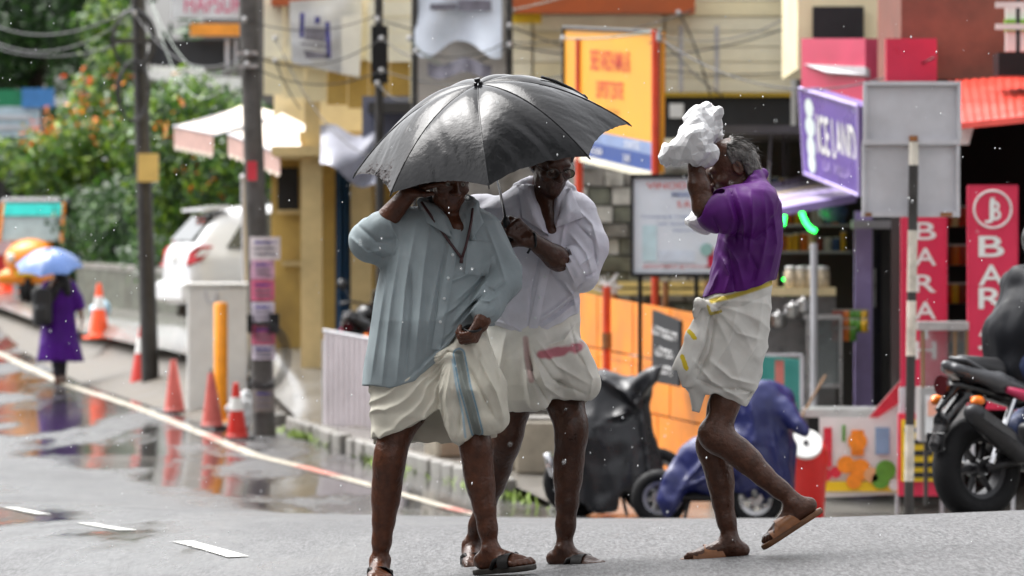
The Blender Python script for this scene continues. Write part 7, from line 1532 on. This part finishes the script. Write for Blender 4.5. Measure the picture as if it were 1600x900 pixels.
s = M3.grid(1055, 300, 1130, 380, .06, .34, .005); s.chain([q(1104, 322, .20), q(1096, 338, .20), q(1092, 350, .20)], [.012, .035, .045], k=.02); s.ell(q(1082, 346, .2), (.03, .05, .022), k=.015); s.ell(q(1104, 350, .2), (.03, .05, .018), k=.015)
s.displace(lambda p: .035 * crumple(p, 5, 9, 20, 33), .04); film(s.build('bag', M_bag, pb2), .05)

# ============ black umbrella ============
def umbrella(C, n, e1, R, H, m, label, rot=4, handle=.62, wr=1.0, pw=2.1, seg=10, nr=18, grip=True, name='umbrella'):
    C = np.array(C, float); n = nv(n); e1 = nv(np.array(e1) - n * np.dot(e1, n)); e2 = np.cross(n, e1)
    if e2[1] > 0: e2 = -e2
    o = empty(name, Vector(C - n * (handle - H)), 0, label, 'umbrella'); rng = np.random.default_rng(4)
    def rib(k, rho):
        a = math.radians(k * 45 + rot); return C + (e1 * math.cos(a) + e2 * math.sin(a)) * R * rho + n * H * (1 - rho ** pw)
    for g in range(8):
        mb = MB()
        def fn(t, v, off=0):
            sc_ = 1 - .05 * (1 - (2 * t - 1) ** 2) * v ** 3; rho = max(.012, v * sc_); p = rib(g, rho) * (1 - t) + rib(g + 1, rho) * t
            md = 4 * t * (1 - t); p = p + n * (.020 * md * math.sin(math.pi * v) * R / .54 - .006 * md * v ** 4)
            w_ = wr * (.0030 * float(ridge(np.array([[t * 5 * v + g * 9.1, v * 2.2 + t, g]]), np.eye(3), 1)[0]) * md * v ** 1.2 + .0016 * float(ridge(np.array([[t * 17 * v + g * 5.3, v * 6 + 2 * t, g]]), np.eye(3), 2)[0]) * md * _sm(.3, .9, v))
            return Vector(p + n * (w_ - off))
        mb.grid(lambda t, v: fn(t, v), seg, nr); ob = mb.build('canopy_panel', m, o, smooth=True)
    mb = MB()
    for k in range(8):
        r_ = MB().tube([Vector(rib(k, v) - n * .006) for v in np.linspace(.03, 1.0, 10)], .0028, 5).build('rib', M_chr, o, smooth=True)
        MB().tube([Vector(rib(k, .5) - n * .008), Vector(C + n * (H - .22) )], .0022, 5).build('stretcher', M_chr, r_)
        MB().tube([Vector(rib(k, .985)), Vector(rib(k, 1.012) - n * .004)], [.004, .0025], 6).build('rib_tip', M_black, r_)
        MB().tube([Vector(rib(k, v) + n * .0016) for v in np.linspace(.03, .99, 12)], .0022, 5).build('seam', m, r_)
    top = C + n * H
    MB().tube([Vector(top - n * .0), Vector(top + n * .012), Vector(top + n * .014), Vector(top + n * .026)], [.017, .017, .012, .012], 12).build('ferrule', M_bblk if True else m, o, smooth=True, auto=40)
    MB().tube([Vector(top + n * .004), Vector(C - n * (handle - H - .10))], .0055, 8).build('shaft', M_chr, o, smooth=True)
    MB().tube([Vector(C - n * (handle - H - .12)), Vector(C - n * (handle - H - .10)), Vector(C - n * (handle - H))], [.010, .014, .015], 10).build('handle', M_black, o, smooth=True)
    MB().tube([Vector(C + n * (H - .25)), Vector(C + n * (H - .19))], .011, 10).build('runner', M_black, o)
    return o, C, n, e1, e2, rib
M_umb = mat('wet_black_umbrella_cloth', (.006, .006, .007), .12, .3, 8, .12, 50, spec=.26, coat=0)
nU = (-.193, -.262, .946); CU = P(768, 234, 22.08)
um, C_, n_, e1_, e2_, ribU = umbrella(CU, nU, (.98, 0, .2), .545, .265, M_umb, 'large wet black folding umbrella tilted over the two men', handle=.66, seg=34, nr=52, wr=1.7)
# closing strap lying on the right-hand panel
def onc(t, v, off): p = ribU(-1, v) * (1 - t) + ribU(0, v) * t; return Vector(p + n_ * off)
mb = MB(); mb.tube([onc(.62, .50, .028), onc(.55, .62, .026), onc(.48, .74, .022), onc(.42, .84, .016)], .006, 6); mb.tube([onc(.42, .84, .016), onc(.40, .87, .014)], [.010, .007], 8); mb.build('closing_strap', M_black, um, smooth=True)

# ============ woman with the blue umbrella ============
M4 = Person(74, 92, 'woman in purple tunic walking under a blue umbrella along the white line'); q = M4.q
s = M4.grid(30, 385, 150, 612, -.5, .5, .012)
R4, hp4 = add_head(s, q(94, 424), (.1, .99, 0), (0, 0, 1), q(93, 448), sc=1.0); s.loft(M4.rings([(520, 72, 114, -.1, .1), (445, 76, 112, -.09, .09)]), k=.03)
s.chain([q(114, 446), q(122, 470), q(128, 498, -.05)], [.05, .04, .028], k=.02); add_hand(s, q(128, 498, -.05), (.05, -.1, -1), (-1, 0, 0), 1, curl=(.3, .3, .2), sc=.95)
s.chain([q(74, 446), q(66, 466, -.05), q(80, 448, -.16)], [.05, .04, .03], k=.02); add_hand(s, q(80, 448, -.16), (.2, -.1, .9), (.8, .3, 0), 1, curl=(.9, 1, .6), sc=.95)
add_leg(s, q(86, 530), q(88, 562, -.04), q(89, 588, -.05), (0, 1, 0), sc=.9); add_foot(s, q(89, 590, -.05), (.1, -1, 0), (0, 0, 1), 1); add_leg(s, q(98, 530), q(97, 560, .04), q(98, 585, .1), (0, 1, 0), sc=.9); add_foot(s, q(98, 588, .1), (.1, -1, 0), (0, 0, 1), -1)
s.build('body', M_skin, M4.o, color=skin_color((.18, .09, .055), []))
s = M4.grid(40, 425, 150, 575, -.4, .4, .014); s.loft(M4.rings([(563, 58, 129, -.28, .28), (530, 63, 122, -.23, .23), (490, 70, 117, -.16, .16), (455, 71, 117, -.15, .15), (440, 78, 110, -.11, .11)]), k=.03); s.chain([q(110, 448), q(120, 466), q(124, 478)], [.085, .075, .075], k=.04); s.chain([q(76, 448), q(68, 462, -.04)], [.085, .07], k=.04)
s.displace(lambda p: .02 * ridge(p, [[7, 0, 1], [0, 6, 0], [1, 0, 1.5]], 41) * np.clip((M4.z(480) - p[:, 2]) * 2, .2, 1), .05); s.build('tunic', cloth('wet_purple_cotton', .6), M4.o, color=flat_col(srgb(72, 20, 120)))
s = M4.grid(60, 520, 120, 598, -.3, .3, .012); s.chain([q(86, 535), q(88, 562, -.04), q(89, 584, -.05)], [.085, .07, .05]); s.chain([q(98, 535), q(97, 560, .04), q(98, 582, .1)], [.085, .07, .05]); s.build('leggings', mat('navy_leggings', (.015, .017, .035), .6), M4.o)
s = M4.grid(60, 400, 130, 480, -.35, .35, .012); s.ell(q(94, 420, .01), (.10, .125, .13)); s.chain([q(94, 436, -.05), q(84, 455, -.14), q(80, 470, -.15)], [.09, .07, .04], k=.04); s.chain([q(100, 438, -.05), q(106, 456, -.13)], [.08, .06], k=.04); s.build('headscarf', mat('black_scarf', (.012, .012, .014), .7), M4.o, smooth=1)
s = M4.grid(35, 430, 100, 525, -.5, .2, .014); s.box(q(66, 480, -.22), (.13, .10, .25), .07, k=.03); s.box(q(64, 492, -.30), (.09, .06, .11), .04, k=.03); bgk = s.build('backpack', mat('black_nylon', (.014, .014, .016), .5), M4.o, smooth=2)
MB().tube([Vector(q(74, 462, -.2)), Vector(q(76, 445, -.12)), Vector(q(80, 440, .0))], .02, 6).build('strap', M_black, bgk, smooth=True)
M_umb2 = mat('blue_umbrella_cloth', srgb(78, 110, 168), .25, .12, 3, spec=.7, coat=.2)
umbrella(P(77, 416, 74 - .18), (-.03, -.30, .95), (.985, 0, .17), .46, .22, M_umb2, 'blue umbrella carried by the woman in purple', rot=12, handle=.55, wr=.5, seg=7, nr=8)

# ============ motorbike rider ============
M5 = Person(33.9, 1580, 'rider in black jacket and blue jeans sitting on the black motorbike'); Lb = local(bk); M5.o.location = Lb @ Vector((.4, 0, 0))
L5 = lambda x, y, z: np.array(Lb @ Vector((x, y, z)))
c5 = L5(.5, 0, .9); s = SDF(c5 - [.8, .8, .9], c5 + [.9, .9, 1.0], .012); fw = np.array(Lb.to_3x3() @ Vector((1, 0, 0))); R5, hp5 = add_head(s, L5(.55, 0, 1.62), fw, (0, 0, 1), L5(.46, 0, 1.46))
s.chain([L5(.36, 0, .95), L5(.42, 0, 1.35)], [.13, .14], k=.03)
for sd in (-1, 1):
    s.chain([L5(.45, sd * .18, 1.38), L5(.60, sd * .26, 1.14), L5(.88, sd * .34, 1.06)], [.05, .042, .03], k=.02); add_hand(s, L5(.86, sd * .34, 1.07), fw + [0, 0, -.1], (0, 0, -1), sd, curl=(.9, 1, .6))
    add_leg(s, L5(.34, sd * .10, .92), L5(.80, sd * .20, .76), L5(.42, sd * .20, .47), np.array(Lb.to_3x3() @ Vector((-.5, 0, -.5)))); add_foot(s, L5(.42, sd * .20, .47), fw, (0, 0, 1), sd)
s.build('body', M_skin, M5.o, color=skin_color((.14, .07, .045), []))
s = SDF(c5 - [.8, .8, .9], c5 + [.9, .9, 1.0], .014)
for sd in (-1, 1): s.chain([L5(.32, sd * .09, .92), L5(.58, sd * .16, .86), L5(.80, sd * .20, .77), L5(.60, sd * .20, .60), L5(.48, sd * .20, .52)], [.125, .105, .085, .075, .07], k=.03)
s.displace(lambda p: .012 * ridge(p, np.eye(3) * 9, 51), .04); s.build('jeans', mat('dark_blue_denim', srgb(34, 48, 84), .7, .2, 10), M5.o, smooth=1)
s = SDF(c5 - [.8, .8, .9], c5 + [.9, .9, 1.0], .014); s.chain([L5(.32, 0, .92), L5(.33, 0, 1.1), L5(.42, 0, 1.36)], [.17, .18, .15], k=.05, flat=(np.array(Lb.to_3x3() @ Vector((0, 1, 0))), 1.25))
for sd in (-1, 1): s.chain([L5(.45, sd * .17, 1.38), L5(.60, sd * .26, 1.14), L5(.82, sd * .33, 1.07)], [.085, .07, .05], k=.04)
s.displace(lambda p: .07 * crumple(p * [1, 1, .7], 5, 3, 8, 52), .06); s.build('jacket', mat('wet_black_jacket', (.007, .008, .011), .55, .2, 8, spec=.2), M5.o, smooth=1)
s = SDF(L5(.55, 0, 1.64) - .25, L5(.55, 0, 1.64) + .25, .012); s.ell(L5(.53, 0, 1.66), (.135, .135, .14)); s.ell(L5(.68, 0, 1.62), (.09, .09, .07), op='sub', k=.02); s.build('helmet', M_bblk, M5.o)
for sd in (-1, 1):
    s = SDF(L5(.45, sd * .2, .42) - .3, L5(.45, sd * .2, .42) + .3, .010); s.chain([L5(.40, sd * .2, .43), L5(.55, sd * .2, .405)], [.05, .036], k=.03); s.cone(L5(.36, sd * .2, .40), L5(.40, sd * .2, .44), .042, .045, k=.03)
    s.build('shoe', mat('grey_shoe', (.18, .18, .2), .5, .4, 20), M5.o)

# ------------------------------------------------------------------ unseen tree added over the road, giving the wet umbrella something dark to mirror
tr = empty('unseen_tree', (-11.5, 6, G(-11.5, 6)), 0, 'unseen broad dark tree added over the road for the umbrella to mirror', 'tree')
def wcl(X, Y, Z, rx, rz, ry): k = FPX / Y; return (800 + X * k, YH - (Z - HC) * k, Y, rx * k, rz * k, ry)
foliage('crown', tr, [wcl(*c) for c in ((-7, 7, 9.5, 4, 2, 4), (-3.5, 9, 10.5, 3.6, 2, 3.6), (-1.5, 12, 11, 3.2, 1.8, 3.2), (-5.5, 12.5, 10.2, 3.4, 1.9, 3.2), (-9, 12, 9.6, 3, 1.8, 3), (-4, 5, 10.5, 3.4, 2, 3.4), (-1, 15.5, 11.6, 2.6, 1.5, 2.4), (-5, 16.5, 11, 3, 1.5, 2.4), (1.5, 9, 11.5, 3, 1.6, 3), (.5, 18.2, 11.5, 3, 1.4, 2.4), (2.2, 16, 12, 2.4, 1.3, 2.4))], 14000, .55, DG, 61, shell=.9)
mb = MB(); g_ = Vector(tr.location); mb.tube([g_ - UZ * .2, g_ + Vector((.3, .3, 3)), g_ + Vector((1.6, 1.2, 6))], [.45, .36, .3], 10)
for e in ((-3.5, 9, 10), (-5.5, 12.5, 9.6), (-8, 6, 9.2), (-1.5, 12, 10.5)): mb.tube([g_ + Vector((1.6, 1.2, 6)), (g_ + Vector((1.6, 1.2, 6))).lerp(Vector(e), .5) + UZ * .5, Vector(e)], [.24, .16, .06], 8)
mb.build('trunk', M_bark, tr, smooth=True)

# ------------------------------------------------------------------ falling rain
g = np.random.default_rng(77); mb = MB()
for k in range(620):
    D_ = g.uniform(14, 36) if k < 420 else g.uniform(19, 25); x = g.uniform(-60, 1660); y = g.uniform(-40, 860); c = P(x, y, D_); r_ = g.uniform(.0011, .0026); l_ = r_ * g.uniform(1.0, 2.6)
    if c.z < G(c.x, c.y) + .05: continue
    vs = [c + Vector((r_ * a, r_ * b, 0)) for a, b in ((1, 0), (0, 1), (-1, 0), (0, -1))] + [c + Vector((.1 * l_, 0, l_)), c - Vector((.1 * l_, 0, l_))]
    mb.add(vs, [(0, 1, 4), (1, 2, 4), (2, 3, 4), (3, 0, 4), (1, 0, 5), (2, 1, 5), (3, 2, 5), (0, 3, 5)])
rn = mb.build('rain', mat('rain_drop', (.85, .88, .9), .1, 0, 3, spec=1), smooth=True); tag(rn, 'fine white raindrops falling through the street', 'rain', kind='stuff')
# ------------------------------------------------------------------ unseen street houses, most added to block low sky light and darken reflections
def house(x, y, wd, dp, h, rz, wallm, label):
    o = empty('unseen_house', (x, y, float(zroad(np.clip(x, -9, 9), np.clip(y, 0, 80))) - .1), rz, label, 'house', 'houses lining the rest of the street')
    MB().box((0, 0, h / 2), (wd, dp, h)).build('wall', wallm, o, world=False)
    MB().prism([(-dp / 2 - .6, h), (dp / 2 + .6, h), (0, h + 2.2)], -wd / 2 - .5, wd / 2 + .5, axis='x').build('roof', M_terra, o, world=False)
    n = int(wd // 2.6)
    for fl in range(int(h // 3)):
        for i in range(n):
            cx = -wd / 2 + (i + .5) * wd / n; z = 1.6 + fl * 3
            if fl == 0:
                d = MB().box((cx, -dp / 2 - .03, 1.25), (wd / n * .8, .08, 2.5)).build('shop_shutter', M_dark, o, world=False); MB().box((cx, -dp / 2 - .35, 2.75), (wd / n * .9, .7, .12)).build('shop_awning', M_tarp, o, world=False); continue
            wn = MB().box((cx, -dp / 2 - .02, z), (1.2, .06, 1.3)).build('window', M_dark, o, world=False); MB().box((cx, -dp / 2 - .08, z - .72), (1.4, .16, .1)).build('sill', M_kerb, wn, world=False)
    return o
HW = [mat('house_wall_%s' % n, c, .6, .2, 2, dirt=.4) for n, c in (('moss', (.10, .11, .08)), ('brown', (.14, .10, .07)), ('grey', (.13, .13, .13)))]
for i, a in enumerate(((-20, -16, 13, 8, 7, math.pi, 'unseen mossy green house on the far side of the crossing'), (-6, -19, 13, 8, 8, math.pi, 'unseen tall brown house closing the crossing'), (8, -17, 13, 8, 7, math.pi, 'unseen grey house beside the tall brown house at the crossing'), (21, -10, 12, 8, 6.5, math.pi * .75, 'unseen small brown house at the corner of the side street'),
                       (-17, 4, 14, 7, 9.5, math.pi / 2, 'unseen mossy house across the road behind the added tree'), (-17.5, 20, 14, 7, 10, math.pi / 2, 'unseen grey house across the road from the crossing'), (-19, 36, 14, 7, 9, math.pi / 2, 'unseen brown house across the road from the shops'), (-22, 53, 15, 7, 9, math.pi * .56, 'unseen long grey house across the road from the yellow corner shop'),
                       (22, 8, 14, 8, 8, -math.pi / 2, 'unseen grey house along the side street'), (13.2, 51, 12, 8, 7.5, 0, 'mossy house next to the crimson shop'), (26, 50, 12, 8, 8, 0, 'brown house at the far end of the side street'))):
    house(*a[:6], HW[i % 3], a[6])
